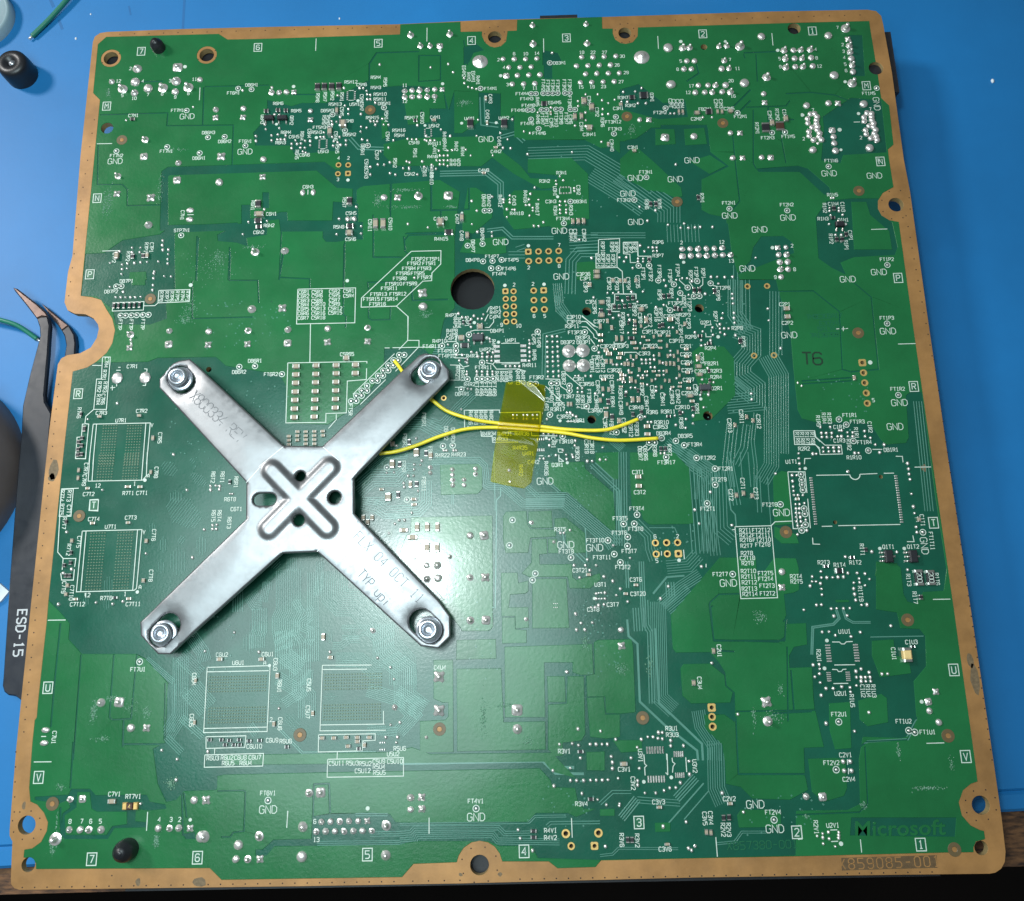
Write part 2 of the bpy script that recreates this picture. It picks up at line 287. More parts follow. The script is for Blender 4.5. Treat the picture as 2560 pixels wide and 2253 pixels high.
D_Q="""22.79 196.34 1.28;33.71 180.98 0.84;40.8 180.89 0.84;16.03 170.37 0.99;35.86 169.74 1.17;53.69 187.9 0.79;91.56 200.5 0.83;92.15 187.39 0.73;58.28 179.6 0.81;108.82 190.9 0.82;144.89 176.75 0.8;174.66 180.74 0.8;148.67 171.56 1.05;167.65 172.2 0.79;167.7 165.11 0.78;174.76 165.02 0.78;197.97 198.82 0.83;193.23 179.94 0.85;190.93 172.24 0.84;10.07 160.01 0.94;18.76 158.65 1.15;25.02 163.38 1;46.73 163.61 0.89;80.96 156.8 0.98;93.64 156.95 1.14;53.26 127.96 1.08;87.28 130.94 1.19;150.81 138.76 0.75;174.16 140.34 0.75;16.79 118.79 0.83;26.2 119.41 0.93;35.75 119.02 0.88;45.25 118.96 0.87;54.89 118.94 0.92;64.5 118.93 0.92;74.14 118.83 0.87;101.42 71.59 1.02;101.57 62.21 1.04;167.23 58.53 0.82;21.57 37.15 1.05;28 31.7 0.87;41.87 16.91 0.96;66.12 17.97 1.01;87.52 16.64 0.86;87.53 14.34 0.81;101.59 52.86 0.98;91.2 41.04 1.3;91.19 34.02 1.28;108.01 33.78 1.19;131.15 46.71 0.89;161.54 34.37 1.19;196.06 33.71 0.74;197.94 35.72 0.74;38.85 11.45 0.76;15.49 17.63 0.77;76.1 12.2 0.67;53.88 5.24 0.82;171.52 15.14 0.84"""
D_V="""27.73 184.34;40.32 188.84;10.59 181.02;46.87 177.27;46.55 178.7;44.45 175.36;44.52 173.95;47.93 189.46;75.87 195.4;89.18 194.06;93.77 194.94;95.04 192.39;66.69 188.68;65.09 186.56;70.76 188.54;71.7 188.51;72.61 187.61;72.76 186.59;73.6 186.42;72.79 185.14;73.62 185.12;74.91 184.06;65.9 180.2;67.08 183.46;67.99 182.42;68.02 180.99;71.25 180.88;63.79 178.99;65.01 178.81;63.94 178.13;73.74 178.66;74.62 178.63;75.5 178.6;76.8 179.27;77.15 177.55;78.41 177.51;75.02 177.62;71.38 177.18;72.77 176.85;71.29 175.76;71.71 173.49;73.09 173.17;67.58 173.34;67.62 172.08;66.24 172.12;64.37 171.9;65.47 172.85;64.46 173.16;79.72 172.95;78.49 170.89;76.51 169.97;77.44 166.05;78.92 166.7;83.14 166.84;87.1 166.71;82.29 164.93;83.77 165.02;90.57 164.53;78.96 163.65;80.33 163.2;85.81 177.13;83.34 173.26;84.46 173.08;85.58 173.04;88.21 172.54;89.2 172.64;90.2 172.61;91.83 175.66;94.2 173.75;50.38 177.44;48.46 175.37;48.52 173.96;50.08 175.6;52.1 175.26;50.02 174.19;50.9 174.17;51.9 174.13;53.71 172.81;53.76 171.54;54.67 173.76;55.09 172.76;56.09 172.87;57.19 173.54;56.01 171.61;57.14 171.57;56.68 170.47;57.44 170.16;58.44 173.5;58.49 172.23;48.93 181.48;50.21 181.29;61.88 175.79;61.04 174.54;61.92 174.51;64.05 174.44;65.93 174.38;91.32 169.64;93.56 169.56;94.68 169.67;91.57 168.24;92.56 168.2;93.55 168.17;91.57 166.85;92.56 166.82;93.55 166.78;91.56 165.74;92.55 165.71;93.54 165.26;90.7 166.88;87.61 165.17;89.46 165.67;89.46 164.7;83.88 166.54;75.83 166.24;73.98 165.61;88.08 173.95;87.71 172.83;120.93 197.4;129.11 184.7;132.22 184.6;133.27 182.84;136.49 182.87;134.81 181.92;133.3 180.26;134.66 178.79;127.06 182.76;127.06 181.32;128.86 179.41;128.84 177.14;126.03 175.67;128.77 175.44;130.33 175.39;133.15 178.7;112.98 174.4;114.51 173.93;101.35 178.18;110.12 178.04;100.92 173.53;108.8 172.29;107.58 169.95;109.49 169.75;106.99 174.18;113.74 167.94;125 168.14;99.37 167.99;104.94 167.81;138.81 185.1;141.88 185.14;138.21 182.24;132.54 170.82;98.14 169.7;98.93 187.89;101 187.24;120.1 181.13;116.67 179.81;117.74 182.06;118.75 182.03;97.93 189.08;99.94 187.56;97.89 190.54;143.56 186.09;139.7 182.19;142.38 181.67;144.43 181.6;160.96 176.93;158.6 177.01;150.87 163.86;150.48 178.41;151.48 178.38;152.72 178.34;153.72 178.3;43.79 151.2;42.57 147.9;22.69 146.77;22.66 145.53;22.88 144.25;24.29 144.26;24.31 143.02;24.29 141.71;24.38 140.53;22.03 141.12;15.19 145.06;15.3 143.82;17.29 145;17.2 143.76;12.17 144.17;10.07 141.08;13.1 140.6;14.41 140.82;16.1 140.9;17.62 141.04;19.24 141.12;13.21 139.34;14.41 139.51;13.2 138.03;21.14 138.01;21.17 136.71;21.19 134.9;21.17 133.61;23.79 137.16;25.49 137.05;10.6 134.74;13.98 133.35;12.3 131.94;13.51 131.9;14.71 131.87;15.91 131.83;17.12 131.8;18.43 131.89;47.59 154.58;48.43 151.33;21.27 138.53;70.63 154.55;66.43 151.4;71.97 149.15;65.93 147.2;72.01 147.23;83.57 149.46;88.56 148.33;85.31 134.98;83.77 164.65;85.88 163.07;74.02 163.44;104.63 156.29;99.49 155.28;100.75 152.55;99.5 148.9;100.81 146.81;104.36 146.57;104.41 145.52;115.28 158.51;114.18 156.78;113.77 155.25;116.16 155.09;112.95 153.74;113.86 153.76;114.69 152.93;114.66 152.13;113.78 150.81;108.23 152.73;108.19 150.58;114.79 147.98;116 147.89;117.17 148.9;121.67 161.39;122.49 160.27;120.65 160.19;120.74 159.24;107.43 155.44;107.42 154.63;109.04 156.48;109.02 155.39;109 154.59;109.52 152.55;110.17 152.53;125.15 158.01;125.19 157.19;121.5 154.47;122.77 154.43;121.39 153.4;122.97 153.35;121.42 152.19;122.93 152.14;121.39 151.25;122.9 151.34;125.88 143.95;128.67 138.97;135.47 138.88;137.15 138.9;136.54 137.81;138.54 136.01;128.68 128.61;133.46 129.57;134.76 129.71;132.09 129.66;137.89 129.75;135.6 127.53;134.58 123.82;133.14 123.18;136.81 123.83;102.01 124.94;95.99 125.36;141.13 152.39;145.02 151.33;142.85 148.54;147.83 147.3;151.82 147.53;150.9 146.36;152.82 146.31;154.39 146.39;155.72 146.48;158.72 146.39;140.66 141.93;142.66 141.35;141.64 140.34;168.53 137.85;157.34 133.15;158.83 133.1;160.64 132.97;162.53 133;148.89 132.62;150.34 132.97;151.52 132.93;152.65 132.13;145.93 132.58;146.31 131.09;140.67 129.79;149.57 130.48;158.97 131.31;151.57 128.59;155.59 128.78;148.9 127.53;148.88 125.51;145.45 126.18;143.56 125.66;162.09 128.54;162.07 127.4;162.08 126.06;162.11 123.62;162 122.37;162.01 121.12;159.42 123.65;159.08 122.4;158.49 120.85;170.26 124.52;170.22 121.52;143.73 141.32;144.69 141.29;143.79 140.35;144.7 140.37;139.98 138.43;139.93 137.65;141.22 138.39;141.17 137.62;142.48 138.36;139.22 127.17;188.53 153.3;189.14 153.36;187.9 148.65;190.9 148.69;191.34 146.16;188.51 143.35;189.93 143.3;187.28 146.28;190.16 150.58;190.07 149.78;187.88 150.65;187.79 149.85;188.17 147.84;188.44 141.65;189.74 141.61;15.08 104.93;8.45 101.21;29.39 92.17;16.97 120.78;17.17 119.9;85.9 94.61;84.66 93.12;81.36 92.97;117.11 118.93;118.39 118.9;119.56 118.87;117.14 117.57;118.4 117.53;119.59 117.5;117.14 116.21;118.42 116.17;119.59 116.26;117.1 114.98;118.38 114.94;119.55 115.03;117.11 113.75;118.34 113.71;119.58 113.8;117.07 112.52;118.35 112.61;119.58 112.63;117.03 111.38;118.33 111.39;119.59 111.48;117.06 110.08;118.34 110.05;119.61 110.14;117.02 108.8;118.34 108.83;119.62 108.92;96.89 124.37;97.83 124.35;99.01 123.81;99.72 124.67;100.66 123.89;101.6 123.86;98.99 121.81;100.64 122.51;101.58 122.48;99.67 119.91;100.73 120.01;101.67 119.98;102.71 118.96;103.41 118.69;103.51 117.94;98.37 118.46;99.04 115.47;100.32 115.31;101.6 115.03;102.89 115.24;104.17 115.21;101.59 114.17;102.76 114.14;103.8 114.11;102.74 113.16;103.79 113.13;100.54 114.32;96.11 113.39;97.97 113.65;97.97 112.8;97.88 110.6;97.87 109.87;100.27 110.54;101.5 110.5;102.77 110.47;103.98 110.44;100.26 109.68;101.49 109.65;102.76 109.74;103.97 109.71;95.53 114.83;96.82 114.79;112.87 118.06;112.97 117.19;112.82 116.2;112.91 115.09;112.88 113.99;112.74 112.89;107.13 111.69;108.18 111.66;109.34 111.63;110.38 111.6;93.44 117.48;96.49 101.36;123.49 108.82;124.3 108.8;125.92 108.75;127.19 108.72;123.95 105.78;124.99 105.76;123.91 104.82;124.95 104.8;121.2 99.88;122 99.86;122.55 99.25;123.33 98.88;116.47 98.46;129.26 116.25;129.3 114.52;128.03 104.35;98.02 106.35;98.83 106.21;108.61 99.61;109.48 99.59;108.59 98.78;109.46 98.76;111.01 99.55;111.93 99.53;110.99 98.65;111.79 98.63;113.19 99.49;114.21 99.47;113.28 98.59;114.19 98.57;129.14 91.33;122.88 93.12;122.72 91.96;115.56 94.95;116.7 94.92;117.84 94.89;118.61 94.4;92.33 91.56;93.01 91.55;94.6 91.51;95.28 91.49;116.88 93.51;116.84 92.11;119.96 90.87;152.4 118.95;154.28 119.14;156.68 120.07;156.65 118.21;158.41 119.78;159.45 119.75;160.5 119.72;158.44 118.78;159.45 118.26;155.97 116.87;153.76 116.93;153.66 115.58;154.61 115.8;161.98 117.94;172.33 114.4;164.42 103.39;164.4 101.96;175.5 105.74;176.33 104.95;153.1 100.35;150.52 98.41;148.81 97.62;150.32 96.53;148.55 95.51;146.33 96.28;139.3 98.46;146.25 98.52;148.13 99.3;153.26 107.13;155.85 106.38;154.74 109.92;152.53 103.35;154.43 103.42;139.91 97.15;140.7 97.13;174.01 88.81;177.24 88.62;178.02 88.6;139.32 116.59;142.39 89.61;143.29 89.59;179.65 94.86;181.91 94.85;183.84 93.98;184.4 93.97;185.7 93.47;186.93 93.43;189.67 93.71;189.63 92.43;190.82 92.05;185.7 92.53;186.82 92.5;183.35 92.59;184.25 92.57;179.73 93.5;180.86 93.47;182.09 93.44;179.74 92.52;180.86 92.49;181.98 92.47;179.69 90.02;180.92 89.99;182.16 89.95;183.39 89.97;179.71 89.09;180.94 89.06;182.17 89.08;183.29 89.05;191.74 90.41;193.75 90.36;192.51 88.54;186.81 88.57;187.71 88.54;173.95 87.62;13.49 84.18;33.1 83.7;39.77 84.57;40.69 84.43;38.53 84.48;38.59 83.56;40.62 83.63;37.72 74.42;39.56 75.39;39.61 74.49;40.56 75.48;40.51 74.47;35.46 68.15;6.19 74.61;8.19 66.14;6.38 65.3;14.46 58.61;20.5 58.69;18.24 58.2;6.01 58.41;24.81 69.28;43.18 82.54;43.74 82.52;85.44 88.39;86.91 88.24;85.45 87.23;79.13 86.58;84.1 85.77;85.35 85.74;83.1 84.08;83.22 83.16;86.49 82.17;82.18 75.5;83.4 75.47;81.18 74.74;85.02 77.11;89.11 87.37;89.11 86.22;87.25 89.27;80.82 86.66;114.53 89.05;115.44 89.03;116.7 89.57;120.73 88.78;118.28 89.77;122.01 89.79;122.21 89.2;125.44 88.2;126.57 88.17;128.38 88.47;129.73 88.44;120.86 72.35;119.44 71.72;118.67 71.74;124.48 65.66;124.93 63.26;122.61 61.69;128.03 61.78;129.94 60.76;127.74 55.67;130.54 57.64;126.07 56.99;126.54 55.49;128.07 58.23;130.44 68.7;121.48 64.42;123.99 64.37;126.4 64.31;126.11 58.06;128.01 56.95;124.9 55.1;125.76 55.08;120.66 89.82;168.26 84.22;173.95 86.41;173.93 85.15;153.12 80.32;149.27 76.31;150.03 73.15;157.37 72.6;149.86 63.51;134.07 65.77;172 83.72;173.01 83.69;171.98 82.35;171.97 81.1;171.98 80.09;171.99 79.12;172.87 79.09;173.98 79.07;172.11 77.04;173 77.02;174.12 77.22;172.12 76.04;172.89 76.02;172.02 75.03;172.79 75.01;171.93 74.08;172.91 74.05;174.06 73.42;171.94 73.1;172.92 73.07;172.06 72.14;173.05 72.12;174.03 71.03;171.86 70.16;131.53 59.01;133 56.19;142.18 59.31;140.28 56.67;171.57 53.54;198.53 85.85;198.58 84.54;198.53 83.34;198.59 82.11;198.48 78.76;198.53 75.85;198.56 74.35;198.53 71.23;198.52 70.04;195.36 61.76;187.97 65.94;193.49 65.71;184.79 71.29;181.98 64.95;176.21 61.83;182.11 61.35;184.16 61.31;185.87 61.12;184.45 60.07;186.7 59.91;184.46 59.21;183.16 59.18;185.56 58.55;183.01 57.9;183.08 56.68;183.15 55.4;174.15 60.74;176.17 60.47;177.36 60.45;178.66 60.46;179.85 60.5;181.04 60.51;174.03 59.66;174.89 59.64;175.82 59.19;175.91 58.01;175.88 56.73;173.5 58.71;174.46 54.53;175.54 54.57;184.31 54.32;185.49 54.35;177.59 53.68;178.77 53.7;180.26 53.66;181.66 53.68;31.65 27.09;45.9 51.43;39.63 47.53;51.59 47.08;56.52 35.13;41.62 26.58;82.3 28.72;82.06 27.65;80.61 43.23;81.41 40.74;82.78 31.71;80.76 31.27;77.75 45.28;67.26 46.75;79.78 28.77;121.39 53.78;122.49 51.77;125.02 51.82;121.47 50.36;123.29 50.32;120.96 29.66;125.75 29.12;116.88 26.62;119.6 26.71;120.94 26.35;123.44 26.49;124.69 26.47;125.94 26.44;127.09 26.42;128.9 27.38;121.25 23.78;127.8 23.95;120.99 25.06;121.72 25.05;155.25 31.97;134.36 27.27;135.75 27.74;136.89 27.71;137.91 27.4;138.84 27.28;138.09 28.58;138.92 28.57;140.59 26.91;140.52 25.83;143.22 25.81;133.4 25.71;131.97 23.58;150.54 42.67;178 52.08;180.89 52.12;190.14 49.71;175.07 48.72;176.56 48.75;177.86 47.95;181.23 47.61;183.35 48.5;172.36 41.81;173.7 41.88;173.7 40.96;173.55 39.94;172.47 39.31;173.5 38.11;174.63 36.87;176.16 36.84;178.02 37.14;173.43 35.48;181.43 40.29;182.6 40.77;184.24 40.02;181.39 39.06;182.4 39.04;183.32 39.02;184.33 39;182.3 38.19;183.28 38.17;184.33 38.15;181.19 37.34;179.78 36.96;179.78 36.05;186.93 39.62;188.15 39.64;183.18 31.77;173.85 29.72;179.68 28.02;35.21 21.06;35.1 25.18;28 16.44;119.01 21.81;115.32 21.39;115.43 18.32;118.97 19.32;120.25 19.3;121.74 19.27;123.19 19.3;124.42 19.28;121.28 16.73;124.52 15.48;107.68 9.92;108.11 8.25;110.59 5.86;127.98 22.75;127.92 21.54;133.62 21.47;129.02 19.58;125.7 19.29;126.88 19.33;133.11 19.02;133.06 18.15;134.51 16.58;136.77 16.54;138.54 16.98;139.77 17.48;141.04 17.51;142.07 18.46;144.19 22.69;144.1 20.07;126.3 14.43;128.99 14.19;142.73 10.8;137.89 10;150.66 16.28;154.77 12.48;142.88 5.72;143.46 5.34;129.07 14.57;170.75 8.07;170.71 7.27;170.66 6.12;171.98 8.3;172 7.04;173.08 5.56;174.1 8.26;174.04 7.68;173.97 7.11;169.57 7.61;142.3 113.4;139.35 112.44;140.38 112.36;141.37 112.45;142.35 112.42;139.4 111.47;140.33 111.5;141.31 111.48;141.37 110.5;142.35 110.47;135.93 112.48;137.43 112.44;133.44 111.38;134.55 111.48;132.52 111.41;136.14 109.85;143.33 109.53;144.31 108.54;144.37 109.51;144.32 111.52;146.31 114.46;146.24 113.42;138.31 108.52;139.41 108.55;142.34 107.56;133.48 107.56;134.51 107.47;140.39 108.52;147.29 107.61;140.31 106.23;136.42 105.61;136.53 119.3;137.06 122.59;146.29 120.34;147.28 120.31;145.74 105;135.38 108.66;135.28 104.6;137.46 105.57;142.34 105.62;142.28 104.66;129.85 103.97;144.28 103.64"""
D_P="""26.07 183.38;39.09 189.47;42.61 189.06;32.12 175.34;36.4 175.4;21.8 172.94;8.85 172.14;30.28 170.89;41.88 172.63;77.15 182.55;63.91 180.93;63.26 177.38;67.26 176.18;73.19 171.67;120.2 194.38;102.09 187.34;115.12 185.37;116.33 185.33;118.22 185.35;119.43 185.31;120.66 185.27;121.95 185.29;123.81 185.25;125.02 185.21;114.11 180.61;115.32 180.57;117.65 180.55;118.9 180.51;121.34 180.57;122.59 180.53;125.02 180.39;126.22 180.35;114.87 177.88;116.71 175.13;136.54 177.88;135.79 173.01;149.34 180.01;167.52 178.05;175.72 172.08;179 172.11;203.55 184.03;27.18 148.04;12.16 134.82;13.44 134.81;13.93 127.12;15.17 127.08;16.56 127.09;17.87 127.11;19.37 127.14;20.73 127.15;102.67 152.49;103.89 152.46;124.06 154.34;122.19 148.43;98.35 143.14;102.02 143.48;102.08 138.82;104.41 138.88;106.64 139.1;104.04 136.94;105.88 136.89;139.92 154.31;143.26 160.49;163.25 151.17;177.4 150.26;139.99 136.54;142.54 136.54;144.5 132.54;148.22 131.41;151.47 130.5;153.9 132.09;157.09 131.44;149.6 129.11;152.83 128.17;154.13 128.21;146.84 124.76;188.89 162.05;200.1 135;43.6 113.24;47.35 113.31;53.88 111.13;81.77 115.21;82.98 115.18;80.43 113.92;81.59 113.88;79.23 112.65;80.44 112.62;78.01 111.38;79.22 111.38;76.8 110.15;77.96 110.12;75.49 108.92;76.72 108.89;74.24 107.71;72.99 106.54;74.26 106.5;71.74 105.32;73.01 105.28;70.54 104.03;71.77 104.04;98.43 119.87;91.99 117.22;95.31 117.13;95.31 115.89;101.5 112.75;98 108.7;100.29 108.71;101.47 108.68;102.79 108.64;104.07 108.66;114.92 120.19;126.19 119.73;128.3 115.53;117.78 107.15;119.05 107.12;112.82 107.17;114.09 107.13;122.02 106.44;121.97 105.24;125.83 101.3;96.52 106.27;117.19 99.51;92.17 92.62;94.42 92.68;119.97 94.25;132.48 94.87;138.16 98.3;142.84 93.2;146.07 92.46;147.92 91.39;139.91 92.23;141.2 92.19;198.15 119.92;198.52 102.14;184.09 96.62;185.64 95.34;186.81 91.41;189.96 89.06;79.22 87.85;83.92 80.19;79.87 72.6;85.75 66.77;120.84 66.18;129.29 69.83;130.56 66.72;107.91 74.95;107.12 69.24;112.74 62.82;112.09 61.38;143.6 88.67;150.54 88.33;154.58 85.7;154.31 81.94;152.18 77.7;168.69 77.08;156.61 61.67;136.15 75.49;133 73.46;135.41 73.45;133.77 70.5;133.62 68.47;131.83 64.84;174.03 83.89;174.05 82.57;174.04 81.44;174.1 80.22;173.93 75.99;173.98 74.76;173.88 72.32;172.87 71.06;199.83 70.01;25.36 45.57;55.02 16.6;176.54 30;191.12 27.93;192.36 27.57;98.96 14.21;160.98 10.88;174.92 20.43"""
D_C="""65.02 181.95 0.71 1.87;66.79 177.89 1.76 1.76;63.43 175.88 1.06 2.13;90.07 178.35 1.13 0.63;128.56 182.42 1.25 2.01;130.44 180.64 1.25 2.06;126.08 178.08 0.9 1.87;127.76 178.16 0.85 1.76;129.56 174.71 1.44 1.27;137.91 181.25 0.85 0.86;105.77 169.95 0.99 0.61;134.18 169.93 0.59 1.25;140.67 167.91 0.99 0.67;103.39 184.27 0.61 1.38;103.64 177.11 0.55 1.25;119.92 179.42 0.5 1.14;102.65 162.85 0.99 0.55;157.15 178.19 1.49 0.91;165.68 178.42 1.37 0.91;162.45 178.44 0.55 1.36;163.57 178.4 0.55 1.36;152.63 178.77 0.5 1.28;153.62 178.73 0.5 1.28;179.48 175.75 0.99 1.7;175.9 174.6 0.99 1.69;11.68 142.87 0.98 1.85;19.23 142.78 0.73 1.45;46.51 153.13 2.33 1.21;75.61 149.57 1.17 2.67;77.51 149.51 1.22 2.67;91.67 149.48 1.82 1.73;69.16 147.32 1.75 1.28;97.01 150.66 0.88 2;98.3 145.83 0.87 1.64;124.43 148.76 0.77 1.54;125.78 148.77 0.82 1.54;127.09 148.73 0.82 1.54;129.69 135.16 1.55 0.93;129.68 133.87 1.54 0.93;127.83 131.82 0.85 1.28;133.5 132.81 0.62 1.18;135.27 132.63 0.62 1.18;136.46 132.6 0.62 1.18;139.07 132.65 0.62 1.18;130.55 127.16 1.46 0.96;130.31 123.84 1.53 1;131.69 122.35 0.61 1.15;174.61 124.27 1.45 1.01;174.6 122.19 1.44 1;139.86 125.08 1.46 1.01;140.94 122.34 0.84 1.8;146.67 122.3 1.45 1;150.1 121.08 0.61 1.15;11.3 101.74 1.02 0.63;20.7 101.73 1.02 0.63;24.38 96.17 0.69 1.19;69.24 114.64 1.55 1.13;57.36 112.87 1.78 1.13;57.4 110.79 1.78 1.12;57.41 108.72 1.77 1.12;57.42 106.54 1.77 1.11;57.41 104.49 1.76 1.11;57.38 102.38 1.76 1.1;57.39 100.3 1.75 1.1;62.11 112.94 1.69 1.08;62.13 110.79 1.68 1.08;62.13 108.72 1.68 1.07;62.13 106.54 1.67 1.06;62.11 104.44 1.67 1.06;62.11 102.33 1.66 1.05;62.09 100.3 1.66 1.05;66.9 112.86 1.68 1.08;66.96 110.83 1.68 1.07;66.94 108.71 1.68 1.07;66.96 106.58 1.67 1.06;66.97 104.48 1.67 1.06;66.96 102.37 1.66 1.05;71.52 112.86 1.73 1.13;71.5 110.75 1.73 1.12;58.24 96.84 1.01 0.61;60.17 96.8 1.01 0.61;62.19 96.79 1.01 0.61;64.14 96.81 1.01 0.61;56.26 95.79 1.01 0.66;58.21 95.85 1.01 0.66;60.2 95.8 1.01 0.66;62.22 95.8 1.01 0.66;64.24 95.8 1.01 0.66;56.3 94.82 1.01 0.66;58.25 94.84 1.01 0.66;60.24 94.86 1.01 0.66;62.25 94.81 1.01 0.66;56.34 93.83 1.01 0.66;60.28 93.85 1.01 0.66;62.29 93.8 1.01 0.66;86.03 91.1 1.25 1.86;80.51 93.34 1 0.94;80.49 89.15 1.13 0.93;101.1 121.75 1.46 1.15;96.61 119 1.55 1.19;131.67 114.01 1.44 0.88;129.95 121.07 0.61 1.5;130.26 99.05 0.91 1.66;133.19 97.56 0.82 1.3;132.62 120.62 0.61 1.25;133.65 117.86 0.61 1.49;134.93 117.82 0.61 1.49;129.96 118.83 1.07 0.65;129.89 117.34 1.07 0.64;131.05 114.72 1.16 0.64;134.38 114.01 1.16 0.69;133.98 112.92 1.16 0.69;130.93 112.15 0.65 1.22;132.08 112.12 0.65 1.22;135.29 111.42 0.6 1.12;136.1 111.4 0.6 1.12;134.45 108.65 1.01 0.68;134.4 107.68 1.01 0.68;129.8 105.39 0.6 1.2;131.17 105.23 0.6 1.2;129.1 102.65 0.6 1.19;121.5 101.89 0.55 1.1;122.19 101.88 0.55 1.1;130.14 107.67 1.06 0.63;152.57 112.42 0.83 1.61;152.66 108.33 1.52 0.78;150.04 103.13 1.51 0.77;136.49 107.43 0.87 1.5;136.62 102.57 0.82 1.48;138.01 102.58 0.82 1.48;139.62 96.02 1.41 0.85;139.62 94.17 1.4 0.8;150.47 101.85 1.14 0.62;162.78 97.73 0.59 1.09;164.18 96.83 0.59 1.08;159.94 95.81 0.59 1.08;150 114.69 1.02 0.64;149.99 112.85 1.02 0.64;150.08 110.9 1.01 0.63;149.94 108.84 1.01 0.63;150.01 106.66 1.01 0.63;149.9 104.98 1.01 0.62;152.58 110.34 1.52 0.88;188.73 106.55 0.59 1.21;10.16 84.6 1 0.6;19.46 84.76 1.37 0.55;22.31 84.65 1.14 0.6;12.08 76.49 1.13 0.59;20.25 76.41 0.99 0.59;7.67 88.93 0.6 1.07;7.7 87.08 0.59 1.07;24.53 88.05 0.59 1.07;7.75 72.56 0.67 0.99;24.8 72.12 0.72 1.03;24.86 63.24 0.71 1.01;7.78 62.54 0.67 0.96;7.65 60.59 0.66 0.87;9.97 59.46 0.97 0.56;21.88 59.3 1.1 0.56;80.46 88.51 1.13 1.85;84.68 83.7 0.72 1.55;79.65 80.86 1.35 1.82;74.02 76.25 0.8 1.35;76.03 76.2 0.8 1.35;75.04 75.22 0.8 1.25;83.27 73.19 1.78 0.89;86.31 73.83 0.98 1.78;88.6 73.78 0.98 1.78;88.61 69.12 0.97 2.03;78.05 82.72 1.13 0.59;85.49 80.26 1.26 0.59;85.61 79.01 1.25 0.59;85.32 71.52 2.11 1;90.9 73.73 0.89 2.01;90.85 69.07 0.93 1.98;124.6 62.29 1 0.61;89.32 90.38 0.91 1.39;136.91 84.19 1.39 0.91;136.9 82.03 1.38 0.91;158.88 79.39 0.66 1.18;160.52 79.8 0.67 1.18;162.42 79.19 0.66 1.17;135.04 59.79 0.95 0.56;132.66 57.91 0.95 0.56;172.56 78.2 0.88 0.59;199.24 72.94 0.66 1.12;38.07 41.31 0.56 1.03;38.44 32.65 0.55 1.01;43.11 45.76 1.3 0.75;52.31 45.56 1.29 0.75;55.96 42.01 0.77 1.24;55.64 32.01 0.66 1.11;65.74 50.04 0.78 1.52;67.42 45.62 1.14 0.75;63.95 34.01 0.66 1.12;66.15 28.92 1.11 0.67;68.67 28.87 1.11 0.67;71.32 28.94 1.11 0.67;73.72 28.89 1.11 0.67;76.25 28.84 1.11 0.67;71.75 27.14 1.11 0.67;73.74 28.05 1.11 0.67;75.27 27.31 0.66 1.05;151.06 45.24 0.64 1.24;146.26 38.67 0.76 1.22;192.53 43.54 1.79 3;22 17.09 1.67 0.89;130.31 22.47 1.55 0.82;137.32 13.81 1.14 0.57;152.07 14.24 1.14 0.57;146.75 8.84 0.61 1.13;147.66 8.73 0.61 1.13;138.49 6.64 1.13 0.49;138.2 122.06 0.73 1.13;139.65 120.83 0.47 0.94;138.09 120.07 0.88 0.5;138.04 119.14 0.87 0.47;137.61 116.61 1.4 0.77;140.02 118.09 0.93 0.5;141.08 117.19 0.99 0.45;142.53 118.08 0.47 0.93;143.99 118.23 0.93 0.47;145.97 118.17 1.05 0.5;143.97 116.93 1.05 0.49;138.11 115.24 1.04 0.49;140.03 115.19 1.04 0.44;142.01 115.26 1.04 0.49;143.86 115.2 1.04 0.49;145.52 115.71 0.44 1.11;148.13 119.1 0.47 0.93;136.78 113.19 0.42 1.16;138.11 113.15 0.46 1.1;137.13 111.16 0.49 1.04;143.52 113.56 0.46 1.1;145.53 113.13 0.46 1.04;146.97 113.09 0.46 1.1;147.96 114.05 0.42 1.1;143.52 111.66 0.51 1.04;145.06 111.25 0.48 1.16;145.98 111.29 0.48 1.16;146.9 111.14 0.51 1.16;147.94 112.09 0.42 1.04;147.98 110.14 0.44 1.16;144.99 109.37 0.46 0.97;147.97 108.26 0.46 0.91;138.62 109.9 0.55 1.09;136.45 109.23 0.98 0.49;140.21 109.38 0.81 0.44;142 109.39 0.92 0.46;142.97 108.39 1.04 0.51;134.09 109.3 0.86 0.41;139.14 107.83 0.92 0.46;139.06 106.44 0.86 0.43;137.59 107.02 0.44 0.97;141.4 107.16 0.48 0.85;144.5 107.08 0.46 0.85;145.53 106.99 0.44 0.97;134.08 105.85 0.92 0.43;148.02 106.39 0.8 0.41;143.54 105.48 0.46 0.9;146.11 105.41 0.86 0.43;147.84 105.49 0.92 0.46;130.97 115.31 1.05 0.42;133.17 115.19 0.81 0.44;130.33 100.73 1.14 0.43;135.29 101.55 0.48 0.89"""
D_Z="""28.96 154.83 1.85 1.36;29.01 152.32 1.77 1.35;57.06 158.9 1.19 1.69;59.7 158.9 1.18 1.69;68.55 151.25 1.1 1.34;70.21 151.28 1.1 1.34;14.51 111.21 2.47 2.71;21.2 111.15 2.47 2.7;6.11 31.69 1.71 1.11;6.08 29.04 1.7 1.11;176.53 22.03 0.83 0.96;178.02 22 0.83 0.96;176.55 20.18 0.83 0.96;178.11 20.15 0.83 0.96"""
